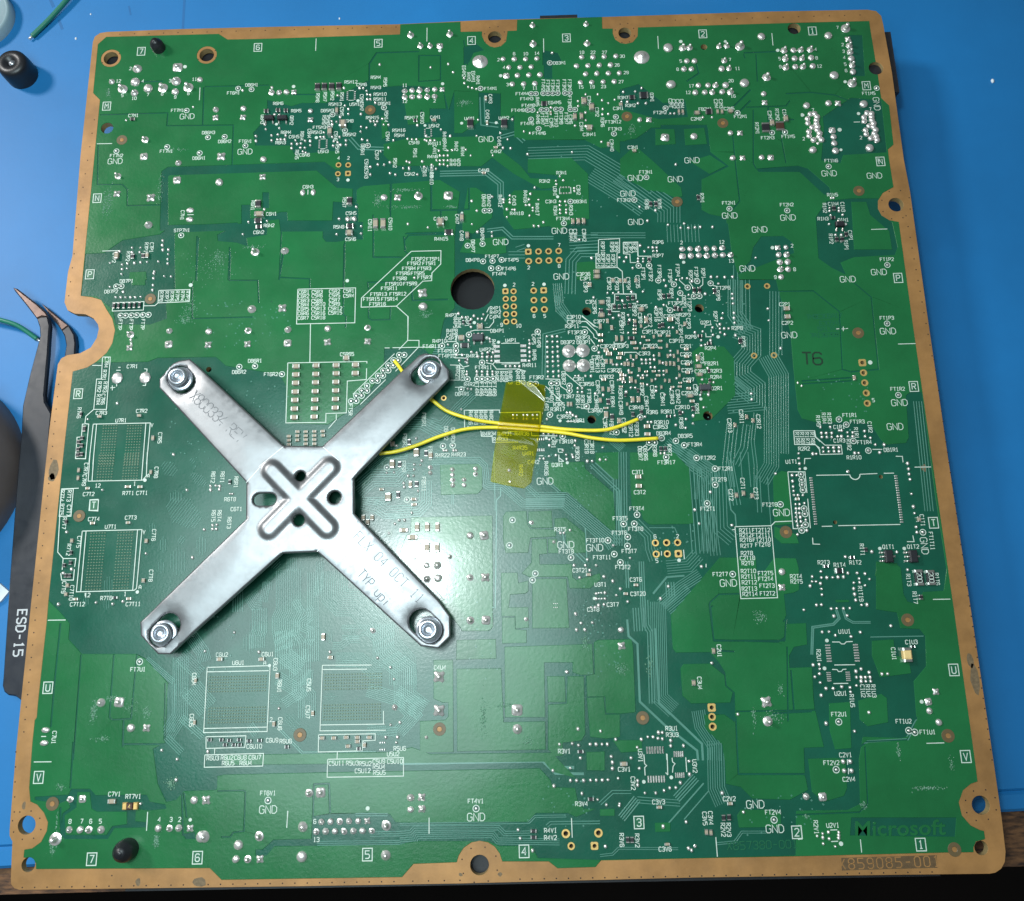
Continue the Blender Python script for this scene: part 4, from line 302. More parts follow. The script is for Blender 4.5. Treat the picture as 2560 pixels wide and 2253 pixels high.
D_TX="""135.79 176.48 0 l FT3M12
118.81 177.61 1 l FT3M11
121.28 177.53 1 l FT3M10
27.26 149.43 0 l STP7N1
80.25 133.53 0 l FT5R10
79.17 132.38 0 l FT5R11
76.59 130.92 0 l FT5R13
81.28 130.86 0 l FT5R12
74.87 129.69 0 l FT5R15
79.28 129.59 0 l FT5R14
76.37 128.37 0 l FT5R16
89.41 117.17 0 l FT4P11
93.15 114.65 0 l FT4P10
101.84 111.52 0 l FT4R11
120.33 92.96 0 l FT3R18
117.69 104.27 1 l STP4D1
119.17 104.11 1 l STP3D1
126.43 69.9 0 l FT3T10
127.79 66.07 0 l FT3T11
143.56 87.45 0 l FT3R17
163.81 71.34 0 l FT2T12
163.75 70.24 0 l FT2T11
163.77 69.18 0 l FT2T10
201.52 68.03 1 l FT1T11
23.67 183.52 0 l FT7M1
37.93 188.19 0 l FT6M1
42.59 190.43 0 l DB6M1
32.16 176.75 0 l DB6M3
36.48 174.07 0 l DB6M2
21.69 171.73 0 l FT7N1
8.96 170.88 0 l FT7N2
30.2 169.5 0 l DB6N1
41.81 173.95 0 l FT6N1
62.56 182.17 0 l DB5M3
68.43 190.43 0 l R5M12
76.08 186.54 0 l R5M10
76.11 185.09 0 l R5M11
77.26 183.78 0 l DB5M1
64.53 183.98 0 l R5M13
74.23 179.7 0 l R5M15
84.24 179.37 0 l R5M17
81.06 175.81 0 l R5M16
68.42 175.01 0 l DB5M2
60.65 177.33 0 l FT5M3
90.25 171.77 0 l R4N11
77.75 179.96 1 l R5M14
87.01 179.22 1 l C5M10
71.89 170.54 1 l DB5N1
89.46 163.87 1 l R4N10
122.74 194.29 0 l DB3M1
104.7 187.26 0 l FT4M1
112.8 185.45 0 l FT4M4
113.95 183.91 0 l FT4M3
114.3 181.95 0 l FT4M8
111.6 180.61 0 l FT4M9
113.91 176.69 0 l FT4M5
116.83 173.8 0 l FT4M6
121.08 182.58 0 l EG4M5
129.59 173.08 0 l C3N41
136.14 174.41 0 l FT3N3
97.83 192.65 1 l EG4M2
100.23 190.9 1 l EG4M1
118.29 187.81 1 l FT4M2
119.5 187.63 1 l FT3M5
120.74 187.58 1 l FT3M4
122.03 187.54 1 l FT3M3
123.72 187.63 1 l FT3M2
125.11 187.58 1 l FT3M1
124.93 182.68 1 l FT3M8
117.75 177.93 1 l FT4M7
122.55 177.91 1 l FT3M9
123.87 177.87 1 l FT3M7
135.09 169.76 1 l C3N40
147.89 178.78 0 l FT2M2
159.41 179.39 0 l FB2M1
168.23 176.97 0 l FT2M1
174.5 170.64 0 l FT2M3
179.69 170.83 0 l FT1M5
143.27 161.96 0 l FT3N1
177.52 177.23 1 l RT2M2
172.08 173.46 1 l RT2M1
201.38 182.58 0 l FT1M5
14.57 136.18 0 l DB7P1
11.03 133.51 0 l DB7P2
91.67 150.68 0 l C4N10
91.85 145.18 0 l R4N15
86.24 139.94 0 l FT5P2
89.85 139.83 0 l FT5P1
85.17 138.79 0 l FT5R2
88.89 138.69 0 l FT5R1
83.93 137.48 0 l FT5R4
87.69 137.37 0 l FT5R3
82.47 136.23 0 l FT5R6
86.07 136.12 0 l FT5R5
81.72 134.9 0 l FT5R8
87.7 134.99 0 l FT5R7
84.24 133.47 0 l FT5R9
61.97 128.73 0 l C5R10
62.01 127.59 0 l C5R13
66.12 127.52 0 l C5R12
62.05 126.39 0 l C5R16
66.15 126.4 0 l C5R15
62.08 125.26 0 l C5R18
74.15 149.35 1 l C5N11
79.21 149.59 1 l C5N10
89.46 161.86 1 l R4N10
126.54 154.31 0 l DB3N1
110.64 151.53 0 l R4N18
122.07 149.76 0 l FT3N4
99.56 139.28 0 l DB4P8
104.3 140.08 0 l FT4P7
109.15 139 0 l FT4P5
108.39 136.71 0 l FT4P6
106.02 135.41 0 l FT4P4
137.37 154.38 0 l FT3N2
126.46 134.76 0 l C3P36
123.72 123.7 0 l C3P10
123.72 122.45 0 l C3P16
123.21 121.33 0 l R3P11
102.47 155.33 1 l DB4N3
103.76 155.29 1 l DB4N2
106.57 155.07 1 l R4N12
112.87 156.09 1 l R4N16
115.72 152.5 1 l R4N17
101.98 146.12 1 l DB4P6
99.65 143.02 1 l DB4P7
123.88 145.2 1 l C3N44
124.89 145.16 1 l C3N43
127.08 145.1 1 l C3N42
131.49 141.55 1 l R3P10
130.3 138.2 1 l R3P14
131.45 138.16 1 l R3P19
132.64 138.13 1 l R3P13
133.88 138.09 1 l R3P12
132.59 132.07 1 l C3P32
134.41 132.02 1 l C3P33
137.25 131.94 1 l C3P34
132.14 126.86 1 l FB3P1
135.47 122.87 1 l R3P20
138.3 125.18 1 l FB3P2
139.53 132.38 1 l C3P35
163.26 152.78 0 l FT2N1
177.46 151.86 0 l FT2N2
160.06 130.18 0 l FT2P6
148.2 126.53 0 l FT3P5
144.94 134.92 1 l FT3P8
147.42 133.69 1 l FT3P9
149.36 135.05 1 l FT2P4
153.81 134.15 1 l FT2P1
140.98 134.39 1 l FT3P1
142.75 134.09 1 l FT3P2
150.39 126.85 1 l DB2P1
151.62 126.06 1 l FT2P3
143.48 123.65 1 l R3P16
144.54 123.74 1 l R3P15
141.87 122.31 1 l C3P12
189.73 163.67 0 l FT1N6
200.17 136.49 0 l FT1P2
43.62 111.97 0 l DB6R2
47.28 114.67 0 l DB6R1
69.28 115.75 0 l C5R65
51.26 111.2 0 l FT6R2
87.71 99.04 1 l FB5R1
83.28 94.09 1 l FB5R3
89.21 90.9 1 l FB5R4
91.41 118.45 0 l R4P10
105.27 120.68 0 l DB4P1
92.69 115.89 0 l FT4P9
112.78 111.78 0 l R4R11
114.36 108.7 0 l FT3R2
96.74 105.11 0 l DB4R1
123.85 119.74 0 l FT3P3
125.62 118.4 0 l DB3P3
122.03 117.31 0 l DB3P2
125.81 117.21 0 l DB3P1
132.79 109.98 0 l C3R26
130.86 108.43 0 l C3R32
126.13 106.76 0 l C3R56
121.35 103.81 0 l FT3R7
119.06 100.77 0 l R3R17
127.8 100.25 0 l C3R60
120.48 98.95 0 l C3R55
102.94 95.27 0 l R4R34
106.58 95.13 0 l R4R31
110.56 95.08 0 l R4R36
105.53 93.92 0 l R4R33
110.03 91.75 0 l R4R35
131.42 116.06 0 l C3P26
134.72 115.97 0 l FB3P3
115.09 117.87 1 l FT4P8
95.67 110.42 1 l R4R21
108.12 108.87 1 l R4R13
109.92 108.7 1 l R4R10
111.12 108.66 1 l R4R12
100.17 106.17 1 l FT4R4
101.26 106.15 1 l FT4R6
102.25 106.12 1 l FT4R7
103.26 106.09 1 l FT4R8
104.32 106.06 1 l FT4R9
120.71 108.41 1 l DB3R2
127.52 111.14 1 l DB3R1
128.8 111.23 1 l C3R13
130.07 111.19 1 l C3R12
116.47 102.03 1 l FT4R1
123.82 102.55 1 l R3R14
124.96 102.4 1 l R3R13
126.51 103.8 1 l FT3R8
128.67 105.9 1 l C3R45
128.17 102.32 1 l C3R46
132 105.81 1 l C3R44
133.81 100.74 1 l C3R49
98.65 99.28 1 l R4R26
99.91 99.25 1 l R4R28
101.05 99.22 1 l R4R27
102.08 99.19 1 l R4R25
103.45 99.15 1 l R4R24
92.91 95.65 1 l DB4R2
94.5 95.25 1 l DB4R3
125.42 91.66 1 l C3R19
126.67 91.63 1 l C3R18
123.21 89.97 1 l R3R20
129.96 96.7 1 l C3R50
131.4 95.95 1 l FB3R2
134.28 96.59 1 l C3R52
155.8 111.06 0 l FB2R1
148.14 100.53 0 l C2R10
144.77 99.55 0 l R3R11
143.04 97 0 l R3R10
142.72 95.9 0 l C3R53
143.41 94.35 0 l DB3R4
148.34 93.6 0 l DB3R5
150.41 91.49 0 l FT3R4
137.38 100.72 0 l C3R48
147.84 116.97 0 l C3P19
145.07 119.15 0 l C3P21
141.59 119.45 0 l C3P13
141.6 115.86 0 l C3P23
143.66 102.51 1 l C3R41
145.87 103.05 1 l C3R43
147.29 103.13 1 l C3R42
141.37 104.36 1 l C3R34
139.84 101.77 1 l C3R47
161.66 97.88 1 l C2R11
165.52 96.6 1 l C2R12
158.77 95.84 1 l C2R13
149.04 119.29 1 l C3P14
137.21 95.57 1 l FB3R3
135.83 95.37 1 l R3R12
135 120.8 1 l C3P17
137.67 89.73 1 l DB3R7
138.9 89.7 1 l DB3R6
198.26 121.36 0 l FT1P3
198.55 103.64 0 l FT1R2
186.69 97.59 0 l FT1R1
188.25 95.98 0 l FT1R3
189.3 91.05 0 l FT1R4
195.16 89.12 0 l DB1R1
186.51 87.54 0 l R1R10
10.31 58.33 0 l C7T12
22.86 58.1 0 l C7T11
8.72 60.89 1 l C7T10
87.72 83.74 1 l FB5T1
92.04 90.42 0 l R4R22
95.78 90.49 0 l R4R23
119.84 67.56 0 l FT3T9
122.75 63.31 0 l C3T21
96.4 66.86 0 l FT4T2
115.93 86.71 1 l R4R36
153.23 88.27 0 l FT2R2
157.06 85.64 0 l FT2R1
155.34 83.15 0 l FT2T9
152.22 76.47 0 l FT2T1
166.32 77.07 0 l FT2T6
153.86 61.73 0 l FT2T7
136.18 76.9 0 l FT3T4
132.3 74.75 0 l FT3T5
135.68 72.27 0 l FT3T8
131.95 71.47 0 l FT3T6
133.93 67.3 0 l FT3T7
132.32 63.78 0 l FT3T2
135.37 57.85 0 l C3T20
163.89 68.08 0 l FT2T8
160.2 65.17 0 l C2T18
160.16 62.28 0 l R2T10
163.91 61.72 0 l FT2T5
160.14 61.05 0 l R2T11
163.84 60.47 0 l FT2T4
160.16 59.8 0 l R2T12
163.98 58.97 0 l FT2T3
160.04 58.41 0 l R2T13
160.09 57.26 0 l R2T14
163.93 57.28 0 l FT2T2
184.38 56.76 1 l R1T19
25.11 43.96 0 l FT7U1
51.55 27.49 0 l C6U10
69.32 23.75 0 l C5U11
81.78 23.87 0 l C5U10
74.95 22.12 0 l C5U12
54.95 18.06 0 l FT6V1
176.8 31.55 0 l FT2U1
190.28 29.83 0 l FT1U2
195.05 27.56 0 l FT1U1
26.31 17.92 0 l RT7V1
98.91 15.66 0 l FT4V1
160.93 12.36 0 l FT2V4
174.08 21.81 0 l FT2V2
12.32 182.4 0 l C7M1
49.75 184.7 0 l R6M6
54.51 182.38 0 l R6M5
71.25 189.55 0 l C5M6
74.91 191.61 0 l R5M4
74.96 188.55 0 l R5M3
69.55 183.81 0 l U5M1
90.4 179.31 0 l C4M1
90.08 176.85 0 l U5N2
81.25 174.37 0 l R5N4
68.02 178.93 0 l C5M8
60.06 175.93 0 l R5N3
61.87 170.36 0 l U5N3
52.14 176.16 0 l R6M4
54.25 174.85 0 l C6N5
50.86 173.24 0 l R6N3
57.14 169.53 0 l C6N6
84.97 172.14 0 l C5N9
89.71 168.02 0 l R4N6
95.4 166.73 0 l R4N5
95.4 165.62 0 l R4N3
83.91 163.28 0 l C5N2
59.91 186.01 1 l R5M8
61.8 186.23 1 l R5M7
63.7 186.46 1 l R5M2
66.17 186.09 1 l R5M1
77.35 190.07 1 l R5M5
71.34 185.34 1 l C5M4
71.38 183.17 1 l C5M7
66.31 181.76 1 l C5M5
61.76 179.48 1 l R5M9
62.82 179.45 1 l R5M6
78.2 174.13 1 l C5M4
92.7 173.66 1 l R4N9
92.74 170.85 1 l R4N7
90.2 169.95 1 l C4N1
95.68 170.75 1 l R4N2
58.12 175.63 1 l C6N4
56.26 174.98 1 l R6N4
55.16 169.68 1 l R6N5
65.4 171.03 1 l R5N5
64.92 174.7 1 l C5N6
75.54 168.89 1 l C5N7
80.16 166.52 1 l R5N2
85.23 169.13 1 l R5N1
72.92 166.47 1 l C5N8
45.84 180.15 1 l Q6M3
53.43 179.61 1 l Q6M2
72.97 163.71 1 l C5N3
87.73 163.65 1 l C5N1
99.17 178.68 0 l U4M1
107.95 178.53 0 l U4M2
105.78 168.95 0 l C4N2
102.58 163.74 0 l C4N8
138.65 183.43 0 l R3M7
140.45 181.08 0 l R3M2
137.29 180.33 0 l C3M1
140.41 169.03 0 l C3N1
122.15 162.43 0 l R3N1
99.04 190.94 1 l R4M2
101.41 189.84 1 l R4M1
104.58 184.23 1 l C4M3
103.75 179.67 1 l C4M2
116.64 182.96 1 l R4M5
129.91 182.86 1 l C3M3
131.81 179.45 1 l C3M2
116.62 177.82 1 l R4M6
124.98 177.55 1 l C3M6
120.03 176.72 1 l C3M5
127.64 175.34 1 l C3M4
133.05 176.43 1 l R3M6
97.27 169.17 1 l R4N4
106.62 171.8 1 l C4N5
165.46 179.34 0 l C2M5
156.91 176.64 0 l C2M6
146.04 183.27 1 l Q3M1
150.68 181.4 1 l C2M1
151.54 181.22 1 l C2M2
152.54 181.19 1 l C2M3
153.59 181.16 1 l C2M4
162.27 180.87 1 l C2M4
163.51 180.83 1 l C2M3
175.63 177.01 1 l C2M7
179.39 177.31 1 l C1M1
46.5 148.32 0 l C6N2
48.98 150.11 0 l R6N2
27.08 153.59 1 l C7N1
44.65 155.75 1 l R6N1
18.68 145.04 1 l R7P1
20.02 145 1 l C7P1
14.36 142.79 1 l R7P2
10.98 142.49 1 l C7P2
23.47 131.87 1 l R7P8
24.79 131.83 1 l R7P7
26.04 131.8 1 l R7P6
27.36 131.89 1 l R7P5
28.63 131.85 1 l R7P4
29.9 131.82 1 l R7P3
13.97 124.76 1 l FT7P
16.65 124.69 1 l FT7P
19.5 124.73 1 l FT7P
58.33 160.5 0 l C6N3
69.37 152.84 0 l C5N5
66.41 149.18 0 l R5N8
69.42 145.77 0 l C5N6
49.43 153.26 0 l C6N1
58.35 132.03 0 l C6R1
61.58 131.99 0 l C5R3
65.83 132.02 0 l C5R2
69.29 132.02 0 l C5R1
58.34 130.95 0 l C6R2
61.61 130.96 0 l C5R6
65.86 130.92 0 l C5R5
69.32 130.74 0 l C5R4
58.36 129.8 0 l C6R3
61.61 129.68 0 l C5R8
65.87 129.77 0 l C5R7
58.4 128.71 0 l C6R4
65.9 128.7 0 l C5R9
58.39 127.61 0 l C6R5
58.39 126.47 0 l C6R6
58.41 125.28 0 l C6R7
94.23 124.96 0 l R4P3
67.58 155.86 1 l R5N7
95.8 150.43 1 l C4N7
117.83 160.23 0 l R3N2
119.19 154.54 0 l C3N3
126.96 133.59 0 l C3P1
128.04 127.49 0 l C3P4
129.77 122.4 0 l C3P7
104.92 126.5 0 l R4P1
104.9 125.41 0 l R4P2
104.83 124.23 0 l C4P4
110.04 155.09 1 l C4N3
120.31 157.35 1 l U3N1
126.18 157.49 1 l C3N2
120.2 151.96 1 l R3N4
124.09 151.97 1 l R3N3
96.9 145.87 1 l C4N9
133.75 141.75 1 l R3P9
134.85 141.71 1 l R3P8
137.16 141.38 1 l R3P3
138.29 141.35 1 l C3P2
139.31 141.32 1 l R3P1
126.84 131.34 1 l C3P3
128.79 125.7 1 l C3P6
95.15 122.99 1 l R4P5
96.1 122.97 1 l R4P4
97.98 123.29 1 l Q4P1
145.09 142.67 0 l R3P6
144.87 139.12 0 l R3P7
140.21 125.95 0 l C3P5
146.57 123.26 0 l C3P9
150.34 123.5 0 l R2P3
155.26 121.39 0 l Q2P1
174.41 125.54 0 l C2P1
174.57 120.77 0 l C2P2
142.92 153 1 l R3N6
146.1 153.04 1 l R3N5
156.74 154.32 1 l R2N1
152.45 133.67 1 l R2P2
155.51 134.1 1 l R2P1
144.58 128.79 1 l R3P5
147.47 129.09 1 l R3P4
158.61 128.26 1 l R2P9
157.6 122.87 1 l R2P7
139.57 123 1 l C3P8
148.44 122.5 1 l R3P2
151.05 121.31 1 l C2P3
189 154.23 0 l R1N5
188.96 151.73 0 l C1N4
185.95 147.78 0 l R1N3
190.87 147.31 0 l Q1N1
186.68 150.68 1 l R1N2
191.15 150.81 1 l C1N3
187.32 142.33 1 l R1P2
192.13 143.11 1 l C1P1
190.81 140.53 1 l R1P1
17.9 114.06 0 l C7R1
11.52 102.69 0 l C7R3
21.06 102.92 0 l C7R2
16.38 100.72 0 l U7R1
11.56 115.22 1 l C7R4
11.34 112.03 1 l R7R1
11.78 109.08 1 l R7R3
11.59 106.06 1 l C7R6
10.42 109.12 1 l R7R2
10.44 105.97 1 l R7R4
6.2 102.83 1 l R7R6
25.87 96.25 1 l C7R5
70.43 101.87 1 l FT5R
94.4 120.98 0 l R4P8
94.39 119.94 0 l C4P8
94.15 119 0 l C4P7
99.1 114.48 0 l R4R7
108.48 118.18 0 l U4P1
102.32 116 0 l U4P2
128.9 113.35 0 l C3R4
124.27 108.02 0 l C3R1
119.4 101.9 0 l R3R5
123.98 97.91 0 l U3R1
98.5 107.43 0 l R4R2
111.92 90.33 0 l U4R1
99.08 96.67 0 l C4R4
104.32 117.18 1 l R4P9
113.93 118.28 1 l C4P5
113.94 114.33 1 l R4P6
96.85 109.65 1 l R4R3
104.93 109.19 1 l R4R5
106.09 109.16 1 l R4R6
107.13 109.13 1 l R4R8
131.94 102.22 1 l R3R4
133.88 104.2 1 l R3R3
117.77 92.79 1 l C4R1
150.02 115.55 0 l C2R1
149.87 113.52 0 l C2R2
149.9 111.51 0 l C2R4
149.92 109.56 0 l C2R5
152.96 109.19 0 l C2R6
150.05 107.19 0 l C2R7
149.54 103.91 0 l C2R8
156.69 109.19 0 l R2R3
156.57 107.69 0 l R2R4
156.54 104.92 0 l Q2R1
141.03 99.48 0 l R3R6
162.53 119.78 0 l R2P8
151.34 117.86 0 l R2P6
155.82 114.9 0 l R2P4
140.1 113.98 0 l C3R3
175.35 89.89 0 l R2R2
153.55 112.51 1 l C2R3
151.48 104.69 1 l C2R9
151.48 100.04 1 l R2R1
147.61 96.71 1 l R3R9
138.99 104.91 1 l R3R2
163.7 116.29 1 l R2P5
144.47 90.37 1 l R3R7
141.08 90.22 1 l R3R8
179.3 96.37 1 l R1R5
183.94 94.84 0 l C1R1
183.62 91.59 0 l C1R3
180.68 96.99 1 l R1R4
181.92 96.96 1 l R1R3
191.02 94.62 1 l C1R2
187.71 93.3 1 l R1R1
185.7 90.56 1 l R1R2
174.11 92.48 1 l R1R9
175.23 92.45 1 l R1R8
176.35 92.42 1 l R1R7
177.54 92.39 1 l R1R6
10.4 83.29 0 l C7T2
19.58 83.29 0 l R7T1
22.76 83.26 0 l C7T1
12.16 77.45 0 l C7T4
20.64 77.59 0 l C7T3
16.21 75.6 0 l U7T1
16.69 59.53 0 l R7T6
43.25 81.28 0 l R6T8
44.84 78.98 0 l C6T1
9.12 89.36 1 l C7R7
9.05 86.58 1 l C7R9
25.67 88.02 1 l C7R8
5.89 82.99 1 l R7T3
6.13 79.57 1 l C7T7
4.3 83.03 1 l R7T4
4.52 79.83 1 l R7T5
5.42 76.64 1 l R7T7
9.23 72.3 1 l C7T5
7.06 70.57 1 l R7T2
26.26 73.46 1 l C7T6
26.32 64.3 1 l C7T8
6.83 62.13 1 l C7T9
38.97 86.54 1 l R6T2
41.13 86.49 1 l R6T1
44.38 85.26 1 l R6R1
39.65 77.52 1 l R6T5
41 77.49 1 l R6T4
43.34 75.86 1 l R6T3
83.07 87.99 1 l FB5R
86.78 68.73 1 l C143
86.46 64.79 1 l C5T2
113.05 88.28 0 l C4R2
118.55 87.49 0 l Q3R1
118.65 72.58 0 l R3T5
127.18 60.07 0 l U3T1
125.31 54.66 0 l C3T8
129.68 55.63 0 l C3T7
110.07 86.39 1 l R4R2
136.93 85.34 0 l C3T1
137.06 80.66 0 l C3T2
135.07 60.97 0 l C3T6
160.23 71.38 0 l R2T1
160.21 70.32 0 l R2T2
160.2 69.22 0 l R2T6
160.22 67.9 0 l R2T7
160.16 66.26 0 l R2T8
160.14 64.02 0 l R2T9
170.6 60.88 0 l R2T4
170.59 59.74 0 l R2T5
172.14 86.92 0 l U1T1
157.72 79.53 1 l C2T2
160.6 82.06 1 l C2T1
163.4 79.73 1 l C2T3
191.75 66.95 0 l Q1T1
197.23 66.86 0 l Q1T2
177.01 63.8 0 l R2T3
180.48 63.18 0 l R1T4
184.01 63.64 0 l R1T2
185.86 66.43 1 l R1T1
195.28 59.51 1 l R1T3
201.54 59.58 1 l R1T6
196.16 55.64 1 l R1T7
200.09 72.7 1 l C1T1
8.08 30.14 1 l C7U1
37.62 41.63 1 l C6U4
37.67 33.07 1 l C6U5
43.45 46.7 0 l C6U2
53.56 46.59 0 l C6U1
47.17 44.92 0 l U6U1
55.34 28.65 0 l C6U9
58.28 28.4 0 l R6U6
42.77 25.28 0 l R6U3
45.81 25.32 0 l R6U2
48.69 25.29 0 l C6U8
51.79 25.27 0 l C6U7
46.13 24.2 0 l R6U5
49.91 24.17 0 l R6U4
72.71 23.69 0 l R5U3
75.47 23.52 0 l R5U2
78.35 23.93 0 l C5U9
78.41 22.87 0 l R5U4
78.51 21.7 0 l R5U5
82.78 26.45 0 l R5U6
81.39 25.36 0 l U5U2
55.34 44.38 1 l C6U3
56.44 39.78 1 l R6U1
56.91 31.98 1 l C6U6
62.85 39.89 1 l C5U5
62.8 34.28 1 l C5U7
117.87 25.22 0 l R3V1
91.41 42.99 0 l C4U4
140.92 29.38 0 l R3U1
140.98 28.09 0 l R3U3
152.33 45.22 1 l C2U1
147.58 38.54 1 l C3U4
133.97 24.03 1 l U3V1
179.91 48.74 0 l U1U1
194.11 46.19 0 l C1U3
177.61 35.8 0 l U2U1
177.23 23.33 0 l C2V1
173.79 43.73 1 l R2U1
189.99 43.8 1 l C1U1
182.42 36.2 1 l C1U2
183.57 36.18 1 l R1U4
184.72 36.15 1 l R1U3
179.88 34.24 1 l R1U5
22.25 18.48 0 l C7V1
121.1 14.72 0 l R3V4
114.43 9.67 0 l R4V1
114.38 8.29 0 l R4V2
130.41 21.36 0 l C3V1
137.24 14.8 0 l C3V3
152.04 15.14 0 l C2V2
138.02 5.68 0 l C3V6
132.12 18.55 1 l C3V2
145.31 21.7 1 l U3V2
146.64 11.39 1 l C3V5
147.87 11.46 1 l C3V4
150.29 9.15 1 l R2V2
151.44 9.13 1 l R2V3
129.15 7.56 1 l R3V6
132.35 7.41 1 l R3V2
177.39 18.5 0 l C2V4
173.01 9.61 0 l U2V1
169.53 9.29 1 l R2V1
26.32 181.65 0 g GND
8.78 169.26 0 g GND
41.87 170.94 0 g GND
103.28 172.55 0 g GND
155 164.88 0 g GND
202.99 179.47 1 g GND
106.49 143.87 0 g GND
121.03 146.47 0 g GND
121.08 134.28 0 g GND
138.43 156.11 0 g GND
140.5 160.39 0 g GND
139.94 148.29 0 g GND
150.47 159.72 0 g GND
163.17 149.31 0 g GND
177.4 148.34 0 g GND
170.16 145.33 0 g GND
166.26 135.07 0 g GND
188.8 160.14 0 g GND
199.94 159.16 0 g GND
197.83 133.21 0 g GND
190.14 131.57 0 g GND
134.37 95.64 1 l C52
198.09 118.01 0 g GND
198.51 100.31 0 g GND
196.76 94.58 0 g GND
174.68 117.67 0 g GND
115.57 83.74 0 g GND
119.79 69.06 0 g GND
126.24 68.25 0 g GND
168.73 75.22 0 g GND
155.5 59.76 0 g GND
199.75 66.98 1 g GND
55.13 14.82 0 g GND
98.94 12.55 0 g GND
157.35 13.95 0 g GND
160.98 9.15 0 g GND
7.51 192.79 0 l 12
27.48 192.64 0 l 11
12.07 187.46 0 l 10
82.49 184.24 0 l 12
82.45 188.96 0 l 11
113.98 197.34 0 l 10
116.92 197.39 0 l 14
116.12 187.02 0 l 11
128.61 197.28 0 l 18
131.54 197.18 0 l 22
134.52 197.08 0 l 27
139.09 195.73 0 l 30
137.64 193.14 0 l 26
139.85 190.81 0 l 29
138.39 188.15 0 l 27
127.99 186.91 0 l 15
130.89 186.89 0 l 19
133.79 186.85 0 l 23
168.62 191.05 0 l 11
156.36 186.3 0 l 17
155.39 184.4 0 l 12
166.63 187.48 0 l 20
166.81 182.95 0 l 16
189.69 191.02 0 l 12
110.38 121.82 0 l 10
160.62 142.25 0 l 12
162.53 137.2 0 l 13
12.32 85.24 0 l 12
12.36 60.31 0 l 12
45.62 63.97 0 l 57
54.58 32.87 0 l 12
65.51 8.79 0 l 13
10.35 196.46 0 l 2
13.95 192.57 0 l 4
21.08 192.41 0 l 3
8.92 188.44 0 l 5
15.57 188.42 0 l 7
19.32 188.53 0 l 8
22.8 187.48 0 l 9
26.18 188.44 0 l 6
65.84 168.36 0 l 4
68.33 168.28 0 l 2
90.2 184.13 0 l 2
106.87 195.81 0 l 2
108.28 193.41 0 l 4
109.07 188.27 0 l 3
110.99 197.45 0 l 6
113.22 186.97 0 l 7
154.15 193.74 0 l 5
153.18 191.34 0 l 8
166.87 193.75 0 l 7
189.27 196.06 0 l 4
189.25 193.5 0 l 8
179.71 193.6 0 l 5
179.66 191.2 0 l 9
183.53 170.07 0 l 2
186.68 178.21 0 l 7
183.81 176.88 0 l 6
195.63 202.48 0 l 7
196.37 197.25 0 l 2
196.39 195.24 0 l 3
196.38 193.36 0 l 4
196.4 191.37 0 l 5
196.39 189.48 0 l 6
197.88 169.92 0 l 2
201.2 178.02 0 l 7
201.58 163.44 0 l N
65.81 162.32 0 l 3
120.83 142.65 0 l 7
113.22 136.88 0 l 2
120.66 137.05 0 l 8
109.54 132.48 0 l 2
114.13 132.55 0 l 2
114.18 124.22 0 l 6
116.72 124.15 0 l 5
106.32 122.18 0 l 9
150.82 142.42 0 l 2
177.66 140.78 0 l 2
177.65 134.53 0 l 8
172.83 132.62 0 l 9
23.78 99.39 0 l V
192.59 101.06 0 l 5
20.87 85.49 0 l 1
20.86 60.36 0 l 1
23.96 74.19 0 l V
24.09 61.81 0 l A
23.87 87.26 0 l A
139.93 70.46 0 l 6
144.95 70.41 0 l 2
140 65.04 0 l 5
52.99 44.8 0 l A
13.29 13.25 0 l 8
15.78 13.24 0 l 7
17.69 13.2 0 l 6
19.73 13.17 0 l 5
32.2 13.29 0 l 4
34.69 13.24 0 l 3
36.51 13.21 0 l 2
65.08 12.31 0 l 6"""
D_BX="""12.77 201.59 7;43.63 201.72 6;5.11 185.38 M;75.38 201.87 5;99.89 201.85 4;124.8 201.79 3;160.45 201.76 2;189.03 201.65 1;201.03 184.83 M;5.16 158.96 N;5.32 138.21 P;201.93 163.06 N;202.25 131.55 P;5.54 107.55 R;202.35 104.14 R;11.85 80.68 T;202.48 72.08 T;5.63 40.5 U;202.41 40.15 U;202.36 22.51 V;5.65 22.11 V;18.61 5.85 7;40.78 5.75 6;76.26 5.72 5;108.82 5.76 4;132.9 10.88 3;165.46 8.41 2;190.65 5.6 1"""
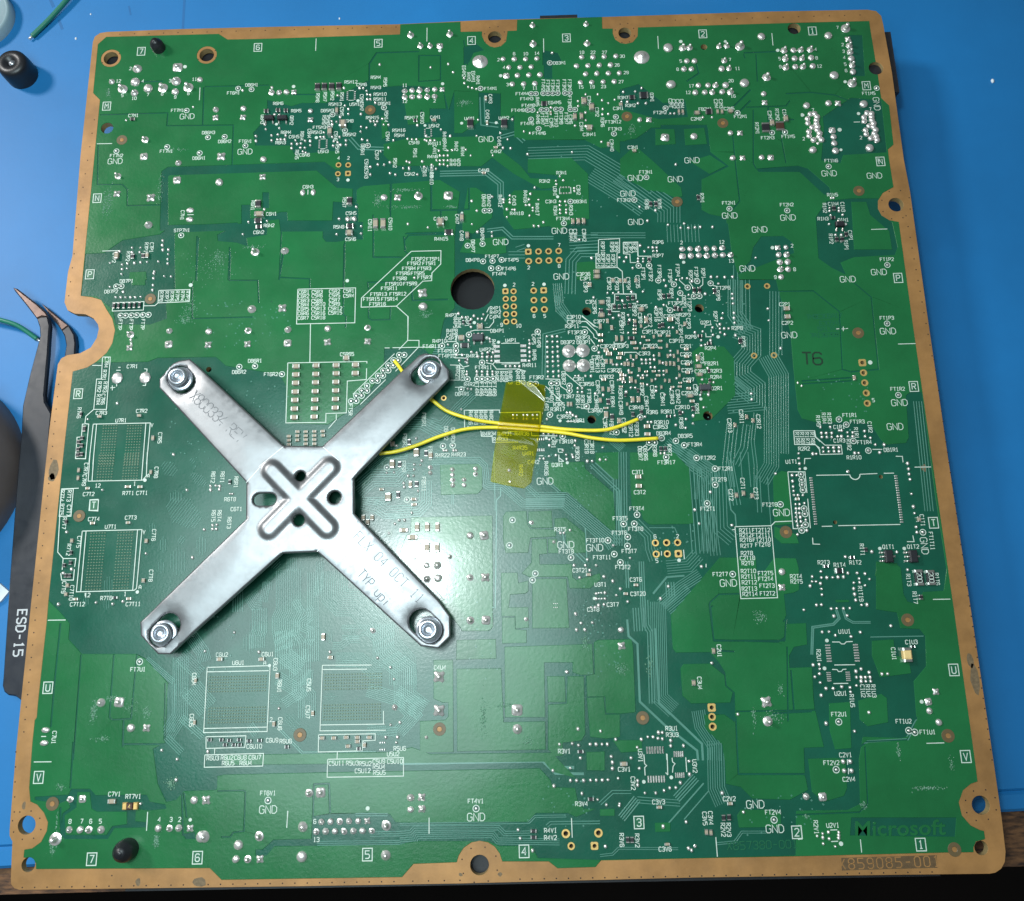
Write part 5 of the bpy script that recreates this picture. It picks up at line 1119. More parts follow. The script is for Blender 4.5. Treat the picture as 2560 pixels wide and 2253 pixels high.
D_L="""29.08 190.09 29.18 186.31;3.6 174.42 7.51 174.38;58.93 203.88 58.92 200.14;88.2 206.17 88.16 201.96;118.79 201.79 118.72 197.62;148.67 201.49 148.61 197.62;178.42 201.34 178.37 197.62;196.56 174.39 198.17 174.39;7.82 144.38 11.91 144.36;22.75 133.44 30.39 133.47 30.42 130.32 22.81 130.18 22.75 133.44;11.71 130.54 19.33 130.63 19.36 128.41 11.78 128.37 11.71 130.54;19.35 129.51 22.1 129.48 22.81 130.18;28.31 153.64 29.91 153.64;56.84 132.79 70.95 132.74 70.96 123.67 56.88 123.76 56.84 132.79;84.49 142.03 91.77 142 91.72 138.42 89.56 136.15 89.49 134.09 87.34 134.02 80.96 127.68 72.41 127.67 72.44 130.04 84.49 142.03;80.96 127.68 83.76 124.95 83.78 122.06;58.36 159.68 58.36 158.32;69.39 151.9 69.37 150.83;60.26 123.72 60.26 122.59;130.56 143.81 135.73 143.92 135.54 140.18 134.89 140.09 134.7 136.25 129.62 136.27 129.72 140.04 130.39 140.15 130.56 143.81;134.7 136.38 135.93 135.19 135.93 129.42;133.8 129.35 138.94 129.21 138.92 127.94;133.8 129.35 133.63 126.87 132.97 126.79 132.87 124.82 134.75 124.77;136.57 142.92 140.12 142.81 139.91 139.21;136.57 142.92 136.48 139.84 138.03 139.66 138.02 137.45 139.45 137.41;121.48 158.12 121.43 156.5;124.25 158.31 124.26 156.55;125.66 124.02 128.58 121.06;125.6 122.52 126.77 122.36 127.88 120.95;136.51 142.84 140.11 142.87 140.02 139.08 143.11 138.99 143.04 137.82;151.93 132.02 152.77 130.54;149.75 132.98 149.59 132.47 150.91 131.03;155.3 132.82 155.18 131.16 154.42 130.55;157.63 130.84 158.44 130.63;145.99 126.22 146.08 125.71 146.52 125.32;135.41 135.59 135.92 135.19 135.92 129.29;135.09 129.27 138.86 129.16 138.83 127.81;154.81 120.08 154.98 120.7 156.5 120.78;197.36 144.53 201.3 144.54;10.49 116.61 12.38 116.55 12.65 103.5 9.62 103.58 9.6 111.09 10.73 111.06 10.49 116.61;8.21 114.57 10.45 114.46;9.62 103.58 7.92 101.94 7.86 100.15 8.8 100.01 8.82 91.64 6.51 91.81 6.34 96.87 7.37 96.96 7.29 100.05 7.87 100.08;13.51 109.4 13.62 108.18;13.09 108.8 14.25 108.9;14.51 113.9 15.1 113.89;20.78 113.37 21.5 113.27 21.48 112.61;20.77 109.21 21.48 109.19 21.48 109.75;14.1 113.18 15.16 113.15;14.53 109.74 14.58 109.13;9.85 99.98 23.34 99.92 23.27 90;9.85 99.98 9.75 90.33;10.66 99.96 10.71 90.31;22.3 99.9 22.36 90.02;55.17 113.91 74.07 113.77 74.08 113.28;74.04 112.05 74.02 109.25 69.52 109 69.48 101.18 64.69 101.14 64.71 99 55.32 99.1 55.17 113.91;60.26 123.72 60.44 113.89;83.77 118.82 86.47 118.74 86.48 117.13 80.92 111.13;78.28 117.06 79.45 117.03;80.15 117.06 86.72 117 90.23 116.9;83.77 118.82 81.68 116.57;80.64 115.56 70.92 105.7;72.71 103.13 78.62 109.13;67.04 99.46 65.38 97.49;67.12 100.89 67.16 99.46;83.84 124.95 83.77 118.82;98.74 120.69 99.92 120.98 103.56 120.88;104.43 123.79 104.41 122.91 103.33 121.56 102.28 121.59;95.56 119.9 95.32 118.22 92.86 118.24;95.32 118.22 96.02 117.53;94.02 114.99 97.52 114.85;94.95 114.11 97.63 113.98;93.89 112.34 96.22 112.23 96.08 108.53 93.99 108.59;96.17 111.5 97.26 111.35;96.1 112.72 97.03 111.72 98.42 112.05;102.5 112.67 104.01 112.27 104.92 111.02 110.25 110.92 110.7 110.38;104.01 112.27 104.48 112.74;110.25 110.92 109.31 110.29;110.48 110.75 111.86 110.3;104.71 112.61 110.52 112.53;106.55 117.49 108.07 117.45;109 117.42 110.52 117.38;95.02 106.79 97.57 106.73;116.38 108.28 119.77 108.07 119.94 106.37 121.29 105.37;97.17 101.1 105.43 100.93 105.42 100.29 114.92 100.21 114.83 97.09;97.17 101.1 97.25 96.24;101.01 96.03 101.11 94.73 103.61 94.6 103.7 93.19 109.61 93.11;114.83 97.09 114.92 96.38;107.39 95.75 112.74 95.61 112.82 94.55 118.73 94.35;125.61 123.82 129.01 120.97 129.47 120.91;125.44 122.44 126.49 122.49 128.96 119.85 129.26 118.77;125.5 121.14 126.67 121.03 128.22 119.12 128.31 118.38 129.1 117.86;127.47 118.03 127.91 117.27 128.46 116.52;116.37 106.47 120.37 102.16;120.89 97.76 122.72 97.71;123.4 97.81 124.99 97.53;121.1 109.61 124.77 106.12;124.24 107.35 124.57 106.85;135.21 114.36 137.16 114.36;133.03 117.13 133.01 116.64 135.45 116.62 135.94 117.1;129.61 108.65 129.81 108.16;102.8 125.47 103.41 126.71;102.3 123.22 103.15 124.95;118.85 91.25 119.97 91.15;118.85 91.25 118.86 90.43;154.94 118.63 154.94 117.76 156.27 117.73;156.29 119.59 156.29 118.96;157.57 121.04 157.97 120.16;135.21 113.62 135.48 114.35 138.15 114.33 138.7 113.77;139.25 91.78 137.72 90.65;140.83 91.74 139.51 90.38;140.23 120.28 141.2 120.75;152.11 105.52 152.02 104.32;173.36 94.17 178.15 94.05 178.11 92.65 179.2 91.46;173.36 94.17 173.32 90.91 177.93 90.91 178.98 89.38;200.03 114.7 204.18 114.71;173.38 94.18 178.21 94.05 178.29 92.61 180.2 90.58 183.9 90.49 183.93 88.41 178.85 88.42 178.8 90.04 177.98 90.75 173.28 90.92 173.38 94.18;190.93 89.32 193.16 89.26;196.04 87.57 197.52 87.49 197.5 86.11;175.04 86.22 175.24 87.54 176.68 87.55;185.95 118.89 186.65 118.92;187.23 118.85 188.04 118.88;188.16 118.88 188.75 118.96;187.68 119.41 187.56 118.3;6.47 91.75 8.89 91.69 8.84 93.33;6.47 91.75 6.38 93.39;9.99 86.33 22.63 86.25 23.45 87.27 23.22 92.97;9.99 86.33 9.76 93.31;10.89 86.42 10.68 93.29;22.4 86.26 22.35 92.99;3.9 84.64 7.98 84.72;4.02 84.52 6.74 84.62 6.83 78.24 4.12 78.25 4.02 84.52;4.25 78.14 4.65 70.07 6.04 68.6 8.94 68.54 8.86 66.67;6.04 68.6 6.08 66.07;5.83 65.31 6.21 63.77 8.88 63.71 8.85 66.12;9.77 74.75 23.46 74.76 23.34 61.54 22.83 61.12 9.81 61.08 9.77 74.75;10.66 74.84 10.79 61.17;22.46 74.67 22.5 61.13;11.82 60.82 11.9 60.06;12.79 82.02 12.93 79.29 11 79.45 10.87 81.95 12.79 82.02;118.94 89.17 120.04 88.26;118.92 89.87 118.91 88.29 120.04 88.26;118.99 90.44 119.89 90.42;114.33 89.75 115.35 89.72;158 72.25 166.14 72.28 166.04 56.31 157.96 56.28 158 72.25;166.14 72.28 167.1 73.15 170.96 73.21;171.08 84.54 174.98 84.44 174.92 79.56;171.08 84.54 171.01 71.5 171.88 71.48;174.95 78.21 174.85 71.52;157.35 71.6 157.94 71.59;141.15 67.14 141.09 66.15;146.1 67.35 146.13 65.27;150.89 64.08 150.83 63.32;175.12 69.35 175.06 67.95 176.64 67.85;196.01 67.99 197.59 67.95 197.49 69.33;177.44 83.58 185.07 83.51;187.34 83.57 191.35 83.65;192.8 83.66 195.13 83.65;177.44 71.86 179.81 71.85;181.14 71.93 195.05 71.88;199.97 84.92 203.7 84.87;200.02 55.18 203.81 55.16;171.22 71.5 172.09 71.48 172.11 76.04;4.03 54.97 8.05 54.94;5.29 30.4 6.36 30.38;40.37 44.07 54.19 44.15 54.19 30.47 40.48 30.5 40.37 44.07;40.43 43.12 53.98 43.09;40.56 31.34 54.2 31.36;41.05 29.65 49.67 29.67 49.54 27.33 41.2 27.26 41.05 29.65;43.1 27.17 43.09 26.15;41.03 25.95 53.64 26.02 53.57 23.47 41.07 23.47 41.03 25.95;65.67 43.99 76.49 43.81;65.67 43.99 65.59 30.37 79.76 30.21;65.68 31.57 79.49 31.48;65.83 43.09 75.47 42.96;65.32 29.6 77.5 29.53 77.52 28.22 74.87 28.15 74.79 26.13 65.36 26.08 65.32 29.6;69.46 26 69.42 24.63;67.42 24.57 83.6 24.59 83.63 20.9 67.4 20.97 67.42 24.57;59.29 14.51 59.26 13.36;79.2 34.19 79.24 31.54;134.71 24.21 134.75 23.13;139.48 24.31 139.5 23.04;176.96 46.56 178.55 46.52 178.93 46.1 179.56 46.09 180.04 46.53 181.42 46.57;176.91 41.71 181.38 41.68;176.32 40.8 177.37 40.74 177.64 40.32 178.28 40.35 178.64 40.75 179.38 40.78;176.27 37.85 179.46 37.84;194.49 25.3 198.25 25.33;4.28 25.24 8.09 25.21;29.63 14.83 29.68 11.14;59.32 14.42 59.21 11.17;89.08 12.63 89.09 9.5;118.88 11.99 118.9 8.21;134.69 24.25 134.75 22.39 135.14 21.99 134.71 21.61 134.72 20.05;139.63 24.25 139.5 20.06;140.62 23.45 140.67 22.66 141.16 22.26 140.71 21.69 140.52 20.52;143.52 23.49 143.52 20.56;139.08 20.55 139.5 20.06;148.64 7.77 148.67 4.04;178.37 6.82 178.34 4.32;172.41 8.71 173.84 8.73;172.32 6.51 173.75 6.55;177.5 22.45 177.42 21.36;177.53 20.7 177.39 19.51;165.82 9.68 166.39 9.67 166.43 7.14 165.56 7.05"""
D_D="""46.86 185.85 53.24 183.79 56.45 184.84 62.14 184.42 72.56 190.57 75.98 190.45 76.95 169.19 63.36 170.52 54.61 169.68 53.3 172.41 44.47 172.7 43.68 176.34 45.38 178.55 46.1 180.35 46.96 183.54;20.89 166.08 22.4 167.23 62.26 167.43 65.11 165.13 77.01 165.19 77.07 161.23 71.76 160.3 70.6 159.24 70.68 155.77 69.69 155.8 69.6 159.71 65.65 160.05 60.35 165.06 22.97 164.91 22.61 164.48 23.63 150.95 21.66 151.01;41.77 156 43.94 155.94 44.14 152.05 48.62 152.77 51.71 153.75 53.28 153.71 53.58 151.33 64.73 150.99 64.78 156.16 71.07 155.54 71.19 150.37 72.36 150.33 72.45 145.65 69.15 145.75 66.06 145.21 63.34 145.29 62.53 146.37 62.47 148.16 51.94 148.39 51.4 151.83 48.68 151.48 48.47 147.64 43.44 146.94 43.95 144.6 41.16 145.74 36.46 146.3 36.16 148.01 39.38 149.62 24.12 149.57 21.78 149.51 21.66 151.01 42.05 150.83;46.92 159.33 48.51 159.28 48.71 154.93 47.14 154.97;3.7 132.57 3.68 143.76 8.3 143.89 12.64 147.2 21.82 148.53 24.11 150.59 40.98 151.15 42.32 148.97 39.87 149.05 25.46 148.95 26.35 133.46 24.72 129.66 25.23 126.09 21.29 124.68 12.93 124.92 11.87 128.75 7.44 132.46;0.52 113.18 3.96 115.3 21.51 115.13 23.84 116.07 37.81 115.89 40.35 113.61 53.39 111.05 54.94 108.23 55.33 99.09 65.22 98.45 72.62 103.32 78.17 111.09 78.18 116.92 87.67 116.66 89.39 114.79 91.49 118.78 92.47 123.86 95.09 126.88 95.13 134.19 95.19 145.82 96.56 157.94 91.55 161.44 71.41 160.28 70.32 164.36 81.35 174.27 129.83 163.6 146.52 157.5 162.6 147.14 162.87 138.55 163.79 132.2 172.94 131.94 173.33 128.9 175.08 118.49 174.87 109.78 174.84 99.19 175.64 97.05 179.49 95.89 187.55 96.07 191.42 95.3 193.02 91.82 194.12 90.37 198.83 90.63 199.64 91.94 200.32 102.02 202.35 103.33 204.11 102.6 203.75 78.65 203.95 61.72 202.67 57.02 198.17 56.86 196.08 54.39 194.48 54.86 193.82 56.52 193.96 62.3 192.92 63.21 188.65 63.75 187.36 53.28 191.81 52.5 192.16 49.14 196.3 48.88 197.32 47.41 196.62 41.02 193.55 38 193.12 30.37 191.49 27 189.56 26.47 181.32 26.88 179.94 22.34 179.16 13.61 176.54 12.49 165.74 12.54 165.32 8.45 164.79 3.96 124.47 3.83 111.67 4.43 110.49 6.75 103.84 6.86 101.36 7.83 86.76 8.09 83.01 7.62 65.46 7.54 65.26 13.36 76.21 13.79 80.85 13.39 82.13 11.73 109.78 11.38 111.5 13.06 118.2 12.94 119.84 12.13 124.01 13.69 121.58 13.74 120.31 15.48 119.9 17.85 115.19 18.09 114.81 19.45 112.6 21.87 67.36 21.94 43.96 21.9 43.81 18.88 37 18.77 35.42 17.05 33.4 16.7 31.33 20.3 29.74 27.41 32.24 28.58 32 40.92 26.57 46.2 24.53 47.26 12.36 47.52 9.09 50.77 9.01 54.15 6.9 56.38 3.3 59.71 3.38 64.77 2.38 86.84 1.74 106.17;73.4 188.45 81.87 188.97 86.82 188.56 92.46 187.4 93.85 181.34 95.28 186.9 107.22 185.7 107.05 176.56 110.59 179.2 110.45 172.91 113.89 172.02 128.38 171.55 132.4 169.09 135.17 169.39 146.52 157.56 144.96 132.75 104.29 133.92 96.38 141.3 97.07 144.2 99.78 147.06 104.58 152.11 104.64 156.23 100.61 160.89 77.31 162.39 70.5 159.55 66.38 160.06 66.11 170.06 73.7 171.76 78.53 174.34 77.76 179.89 73.54 180.82;97.85 199.89 101.07 201.02 103.18 198.87 100.33 198.15 99.23 195.31 97.8 194.53;118.48 198.34 122.36 197.38 123.33 194.89 120.82 193.75 118.34 193.83;118.7 193.82 120.82 193.75 120.69 189.68 118.57 189.75;137.24 170.88 141.41 171.52 146.46 175.26 159.56 174.84 159.65 167.06 164.1 162.93 157.03 159.5 156.35 150.38 162.28 148.86 162.19 143.72 163.73 134.27 164.21 132.19 135.28 133.03 137 166.25;138.01 185.87 143 187.31 148.93 181.5 154.54 182.11 154.9 177.35 145.86 176.86 141.63 175.42 137.52 176.34;189 176.22 196.84 181.5 204.33 180.45 203.85 165.64 192.91 165.23 191.98 162.96 187.32 163.87 189 173.09;198.3 200.1 201.81 199.98 201.06 187.76 197.58 187.88;184.29 148.19 187.44 152.55 193.55 153.1 200.23 152.9 202.72 146.16 203.2 139.58 202.3 137.66 192.38 137.38 188.93 136.04 189.88 132.8 186.8 134.67 183.79 137.27;167.26 137.04 168.24 140.62 170.49 143.47 175.81 143.45 177.78 141.79 178.01 138.88 172.53 136.88 163.67 133.56;170.83 162.11 181.4 162.54 183.69 161.7 188.52 156.25 188.61 154 186.97 154.43 181.57 160.86 171.43 161.18;168.6 24.54 173.79 24.71 173.99 26.62 171.64 28.87 172.77 39.47 171.07 40.08 171.64 45.5 167.37 44.15 166.2 32.3 167.62 40.72 171.81 41.48 176.46 41.1 179.64 28.16 178.82 16.26 177.94 13.62 163.66 12.29 163.79 13.61 176.91 14.43 176.61 16.83 177.32 23.01 169.3 23;5.29 18.21 12.37 18.47 12.88 19.63 16.86 19.55 18.24 18.26 29.11 18.16 29.84 16.79 33.22 16.15 33.49 15.37 29.77 15.06 27.04 15.49 27.04 13 29.55 12.76 29.83 11.8 22.8 11.74 21.54 9.67 12.44 9.83 11.53 10.61 11.5 14.81 13.05 15.94 12.47 17.5 10.46 16.76 5.35 17.63;37.38 10.33 39.83 10.67 40.12 9.34 38.06 9.37;52.87 7.03 54.31 7.01 56.48 8.86 64.48 8.9 64.53 13.27 68.23 13.74 80.4 13.55 82.06 11.81 83.3 11.75 83.34 7.53 56.74 7.62 55.18 5.87 52.93 5.91"""
D_A="""53.98 185.61 56.37 186.92 58.86 185.45 58.89 184.53 56.45 184.61;15.08 138.53 19.14 138.62 19.51 136.4 15.06 136.53;15.59 138.43 18.96 138.6 19.26 134.95 15.88 135.05;82.17 164.56 83.15 164.81 83.16 163.98;45.1 25.82 81.12 25.77 85.39 26.65 89.24 25.21 115.24 24.95 120.14 19.82 115.12 21.11 113.48 23.13 45.22 23.8;95.28 187.31 101.62 187.09 101.5 177.53 97.3 174.52 95.21 174.58;107.23 186.1 118.09 185.33 117.66 182.55 112.04 181.54 107.14 181.3;111.28 178.78 128.65 178.21 130.56 174.22 130.44 171.49 113.2 172.05 111.17 174.06;113.75 166.6 124.74 166.64 128.79 161.91 128.6 149.52 125.42 149.24 120.61 146.43 118.64 147.82 109.88 147.13 107.27 151.28 107.33 154.64 110.12 157.94 121 157.6 121.14 161.77 113.65 162.77;77.17 172.04 83.4 173.56 104.92 173.49 107.6 168.73 111.98 164.74 114.29 161.23 121.1 160.63 121.02 158.36 116.93 158.11 110.22 162.5 104.82 167.27 102.03 164.9 80.02 165.75 77.22 168.93;86.07 197.82 95.29 189.73 95.64 188.91 82.58 189.19 73.39 189.01 73.12 195.79 74.99 199.03;81.88 187.76 92.46 187.4 93.15 181.77 88.95 181.91 88.95 177.94 83.37 177.33 82.64 182.11;100.59 159 103.63 156.63 104.58 152.11 104.55 150.62 99.78 146.32 97.09 147.14 97.12 150.85 98.55 159.06;97.75 144.92 107.83 145.35 107.87 140.96 104.39 140.48 96.38 141.45;124.97 137.92 128.97 138.16 130.86 135.95 130.07 133.18 124.79 133.33;136.98 165.86 140.95 169.59 145.79 164.43 151.8 157.4 151.97 154.99 150.25 154.59 146.65 156.43 142.96 156.92 136.76 161.66;146.39 174.09 151.21 173.93 151.27 169.65 146.1 169.43;153.62 173.86 158.81 174.08 159.14 169.4 153.64 169.19;152.95 164.2 159.59 166.29 163.43 163.11 159.18 160.95 154.02 164.93;137.72 180.29 147.94 176.79 147.79 174.44 141.58 174.64 138.61 170.83 137.24 170.88;193.44 152.21 197.12 152.1 197.69 148.52 201.78 143.99 201.82 139.05 192.61 139.32;151.38 114.04 153.19 115.44 159.01 115.28 161.16 112.32 160.72 103.05 158.53 101 154.89 97.59 150.16 97.02 151.75 100.47 152.97 103.26 151.64 108.27;137.61 89.06 146.25 88.84 148.71 86.06 148.77 73.24 139.31 73.14 137.49 75.49 136.96 77.62;167.65 83.56 169.75 84.86 171.17 84.49 170.83 72.52 166.91 72.29;166.9 72.16 171.58 70.22 172.01 68.13 168.14 68.22 166.67 69.68;188.84 63.36 193.31 63.26 192.95 60.46 187.99 60.57;185.64 46.64 190.39 46.83 190.24 43.38 193.1 42.75 193.27 39.61 186.45 38.91 185.26 43.49;174.9 33.8 179.45 33.99 178.66 24.62 175.19 24.41 174.46 28.26;167.49 40.6 171.78 41.2 171.76 32.75 167.39 32.56;181.23 34.23 186.33 35.53 187.38 34.67 187.04 29.67 182.62 28.93 181.06 30.34;178.66 55.55 181.64 55.49 181.71 55.01 178.9 54.96;143.68 41.69 144.38 42.6 150.11 42.58 153.09 40.06 153.11 37.82 154.58 36.47 153.88 34.36 145.49 34.33 143.71 35.98;148.15 32.07 152.43 31.98 154.3 30.55 154.47 22.65 151.58 22.71 151.52 25.85 148.03 29.08;90.02 44.57 94.26 44.54 94.27 25.48 87.1 25.52 87.08 31.89 92.56 32.08 93.19 32.77 93.2 35.59 91.93 35.62 90.03 36.47;95.04 42.6 104.75 42.5 105.07 31.33 114 31.35 113.93 25.59 95.05 25.57;105.59 47.04 124.77 47.26 124.81 40.85 121.94 40.71 120.26 41.36 120.34 43.41 114.16 43.54 114.03 32.15 105.41 32.32;95.08 48.73 103.68 48.75 103.72 44.59 94.95 44.57;114.71 40.65 118.53 40.57 118.55 35.18 114.75 35.26;114.74 34.75 118.75 34.87 119.17 40.56 122.67 40.49 122.49 28.59 121.6 27.22 117.62 26.9 117.53 24.34 115.86 24.18 114.45 25.58;123.12 36 126.81 36.12 126.96 32.49 130.08 32.43 129.85 27.85 126.83 27.51 123.51 27.98;125.18 47.6 126.08 48.09 133.43 48.1 133.69 46.48 133.45 32.79 130.09 32.53 127.1 32.75 127.08 36.13 123.21 36.21 123.22 40.54 125.06 40.92;89.58 57.53 103.07 57.23 103.19 51.49 102.53 50.67 96.28 50.59 95.85 51.44 93.49 54.25;105.17 53.35 107.98 53.29 108.03 50.76 110.5 50.49 110.43 47.77 105.06 47.78;84.88 76.1 103.37 76.11 103.15 51.59 101.99 50.49 96.26 50.62 95.83 52.61 92.31 57.47 82.4 68.34 83.73 71.93 84.72 72.54;91.47 88.24 100.4 88.2 101.18 87.3 101.18 82.27 100.09 81.16 91.69 81.13;106.5 76.89 111.07 77.01 111.32 73.91 111.96 72.89 117.7 72.54 117.65 70.99 111.9 70.79 111.26 67.5 106.2 67.51 105.71 70.49 105.81 75.83;111.62 76.81 116.85 76.91 116.94 73 112.18 73.05 111.54 73.91;117.52 75.06 120.01 75.22 124.19 71.61 124.29 67.2 121.25 67.16 120.01 69.05 119.69 72.38 117.45 72.99;112.23 70.52 115.54 70.53 115.54 67.18 113.78 67.05 113.83 64.82 118.31 64.71 120.94 64.76 121.05 61.83 121.9 61.16 127.19 62.56 127.35 61.25 124.86 59.26 120.3 59.37 119.96 61.96 111.45 62.05 109.72 62.95 111.98 65.29;115.87 70.52 117.85 70.43 118.07 67.23 115.81 67.28;112.07 61.69 119.65 61.52 119.87 50.79 111.77 50.88;105.13 63.17 108.8 63.09 108.92 60.79 111.16 61.27 111.11 58.98 110.56 58.47 107.09 58.28 106.67 55.49 111.01 55.48 110.99 51.07 108.08 50.88 108.05 53.55 105.04 53.62;116.42 88.08 124.76 88.1 124.92 86.48 131.15 80.63 131.16 72.11 130.06 72.13 120.67 80.88 119.11 81.26 116.29 83.95;127.44 90.12 132.75 90.21 132.43 83.83 131.41 83.69 127.34 87.76;135.39 90.03 145.63 89.77 148.73 85.89 148.51 73.48 148.04 73.09 138.78 73.22 137.41 74.41 137.17 75.98 135.04 77.49 135.11 84.86;125.45 25.01 126.45 25 126.31 21.18 125.27 21.11;128.26 27.23 134.51 27.11 134.38 24.84 129.9 24.67;153.4 11.84 154.31 12.96 160 12.86 162.57 12.05 162.32 9.41 153.6 9.47;136.21 10.73 139.47 10.76 139.35 8.97 136.2 8.94;124.92 13.6 128 13.63 127.93 12.21 124.86 12.26;122.56 24.97 125.45 24.92 125.27 21.2 122.5 21.26;14.2 19.02 16.92 18.97 17.66 15.66 18.76 15.07 25.21 14.95 25.43 12.45 22.35 12.13 21.27 10.43 12.57 10.59 11.96 14.42 14.3 15.92;154.04 65.44 162.14 65.25 161.95 61.18 163.62 62.02 166.13 65.07 171.01 64.87 171.41 62.73 171.01 57.9 169.81 57.32 167.57 57.02 167.65 50.62 171.77 50.7 171.55 46.1 168.64 45.65 167.41 43.82 167.25 41.3 172.09 41.36 171.7 32.76 171.96 31.93 172.9 24.95 168.67 24.87 168.35 20.1 168.65 16.54 164.7 14.66 156.89 15.04 154.66 17.35 151.61 18.04 151.89 25.6 154.62 30.81 154.72 32.12 155 36.39 153.4 37.83 153.28 40.67 152.15 42.71 150.32 44.94 142.93 45.01 142.29 45.87 142.33 53.15;169.29 22.7 175.19 22.75 177.25 22.31 176.86 16.78 176.02 15.23 171.73 14.14 169.44 16.13"""
D_G="""3.72 182.9 21.22 182.92;21.22 182.92 21.22 179.12 38.43 178.78 38.76 167.29;30.09 190.13 30.49 179.04;12.7 192.36 19.27 192.37;47.06 190.26 30.49 190.35;3.96 174 4.82 162.83 11.21 162.63 12.52 161.27 12.92 156.67 21.22 156.64;53.51 187.25 59.62 187.05;39.48 144.52 39.61 135.74;31.52 147.3 31.7 135.97;52.94 143.28 52.12 135.46;68 145.15 68.07 134.99;31.16 147.71 31.72 135.89;39.72 143.22 39.92 135.65 46.9 135.45 47.43 129.53;30.77 135.66 31.44 125.91 46.19 125.88;25.29 147.89 26.59 133.45;79.1 162.18 79.24 151.6;89.47 160.76 89.47 153.17 96.52 152.95;67.82 144.5 68.07 125.9 68.79 125.37 68.74 122.48;75.01 149.05 75.16 140.73 82.39 140.52;52.13 148.68 52.19 136.07 59.66 135.47 59.76 132.76;91.79 153.09 91.79 151.22;73.83 134.15 84.36 133.98;73.83 134.15 74.11 132.35;84.6 133.07 84.87 129.1 93.42 129.11;74.2 127.5 74.25 124.96 74.97 124.31 79.46 124.31 79.54 127.6;92.51 146.4 83.79 146.4 82.83 145.1 82.85 142.21 84.8 140.32;92.51 146.93 83.3 146.94;79.39 161.18 79.15 152.88;89.32 161.63 89.33 152.95 98.83 153.03 98.91 161.33;86.07 197.82 91.77 197.62 91.76 190.26 86.11 190.04 86.07 197.82;73.25 188.86 73.12 195.79 74.99 199.03 86.06 199.06;86.85 181.58 86.86 178.01;90 181.87 90 177.51;102.99 184.64 102.19 176.71;74.88 152.27 75.08 140.84 81.65 140.65;82.94 146.83 93.72 146.51;82.6 146.1 82.97 142.43;97.86 201.96 98.87 194.5;165.83 171.51 165.79 166.86 166 153.21 163.76 150.67;171.63 178.77 170.29 163.65 170.83 162.11;178.19 175.01 178.01 169.56 178.43 163.39;170.67 195.71 179.49 195.82;170.63 195.3 170.88 194.07;158.11 192.87 158.6 190.01 155.28 187.7;180.38 183.24 186.65 183.43 192.79 182.43 196.06 180.73;179.26 178.91 179.64 175.75 181.7 175.68;159.5 174.05 159.65 167.06 163.77 163.09;173.8 195.19 173.42 187.08;169.97 179.61 180.03 179.68 181.22 181.22;175.5 179.43 174.81 171.99;165.38 178.58 171.47 184.74;166.63 176.96 171.19 181.56;172.63 128.93 181.65 128.82 187.27 123.3 186.31 108.77 188.27 108.14 194.75 108.54 195.28 126.79 191.58 130.64;176.55 106.17 188.44 106.71;176.48 105.47 188.35 105.93;155.63 44.97 150.93 45.36;150.98 55.28 151.38 47.37 166.77 47.04 167.58 52.27;154.88 32.53 172.02 32.46;154.79 31.42 154.4 19.93 168.38 19.67 169.18 16.44;166.87 51.11 167.87 52.26;180.41 24.86 182.26 25.91 190.91 26.18 193.23 30.65;181.55 24.84 180.77 13.56 178.89 12.01 165.3 11.74;151.7 54.88 151.24 54.46 151.34 47.52 165.35 46.81 166.94 47.81;162.67 31.98 171.13 32.21;167.52 40.78 167.32 32.48;165.85 30.32 167.16 45.73;12.33 29.1 12.65 19.82;23.15 28.89 23.14 27.89;10.96 15.98 11.63 10.6;36.58 18.6 37.39 10.14 39.88 9.91;37.01 18.4 37.98 13.56;6.92 54.22 6.93 41.85 7.11 32.27;12.2 47.35 12.7 25.48;19.48 47.2 19.72 34.04 20.4 33.52 24.44 33.64 24.59 47.09;22.87 33.37 23.09 28.45 31.88 28.28;31.33 40.94 32.03 28.97;44.16 18.65 49.79 18.64 50.11 18.35 50.22 10.67 47.96 10.43 47.39 9.58 45.54 9.62;64.62 19.63 67.85 19.66 68.23 13.78;64.62 19.63 64.68 8.9;45.01 21.95 43.76 21.78 43.83 19.05;150.98 53.89 151.11 55.58 153.29 57.34 157.94 57.35 166.14 57.38"""
D_OUTLINE="""-0.47 205.04 -0.09 206.63 1.19 207.7 3.09 208 21.97 208.21 43.83 208.06 80.17 207.64 101.98 208.1 135.57 207.97 178.51 208.1 204.16 207.74 206.29 207.23 207.46 205.71 207.66 203.12 208.08 188.4 207.85 163.49 208.22 154.69 207.99 122.76 207.92 86.35 208.03 52.4 208.09 22.43 208.03 10.37 207.82 3.88 207.36 2 206.43 0.74 205.09 0.01 203.93 -0.16 187.65 -0.06 144.39 0.16 95.22 -0.13 61.95 -0.08 4.06 0.22 2.93 0.54 2.17 1.31 1.97 2.31 1.44 9.53 0.72 10.63 0.57 11.88 0.06 27.58 -0.22 58.91 -0.49 98.59 -0.21 115.11 0.49 116.61 1.91 117.38 4.87 117.76 7.34 119.16 8.57 121.58 8.83 123.94 8.5 125.08 7.25 126.67 5.19 127.76 2.57 127.99 0.71 128.93 -0.29 131.05 -0.24 139.08 0.41 143.35 -0.36 170.92"""
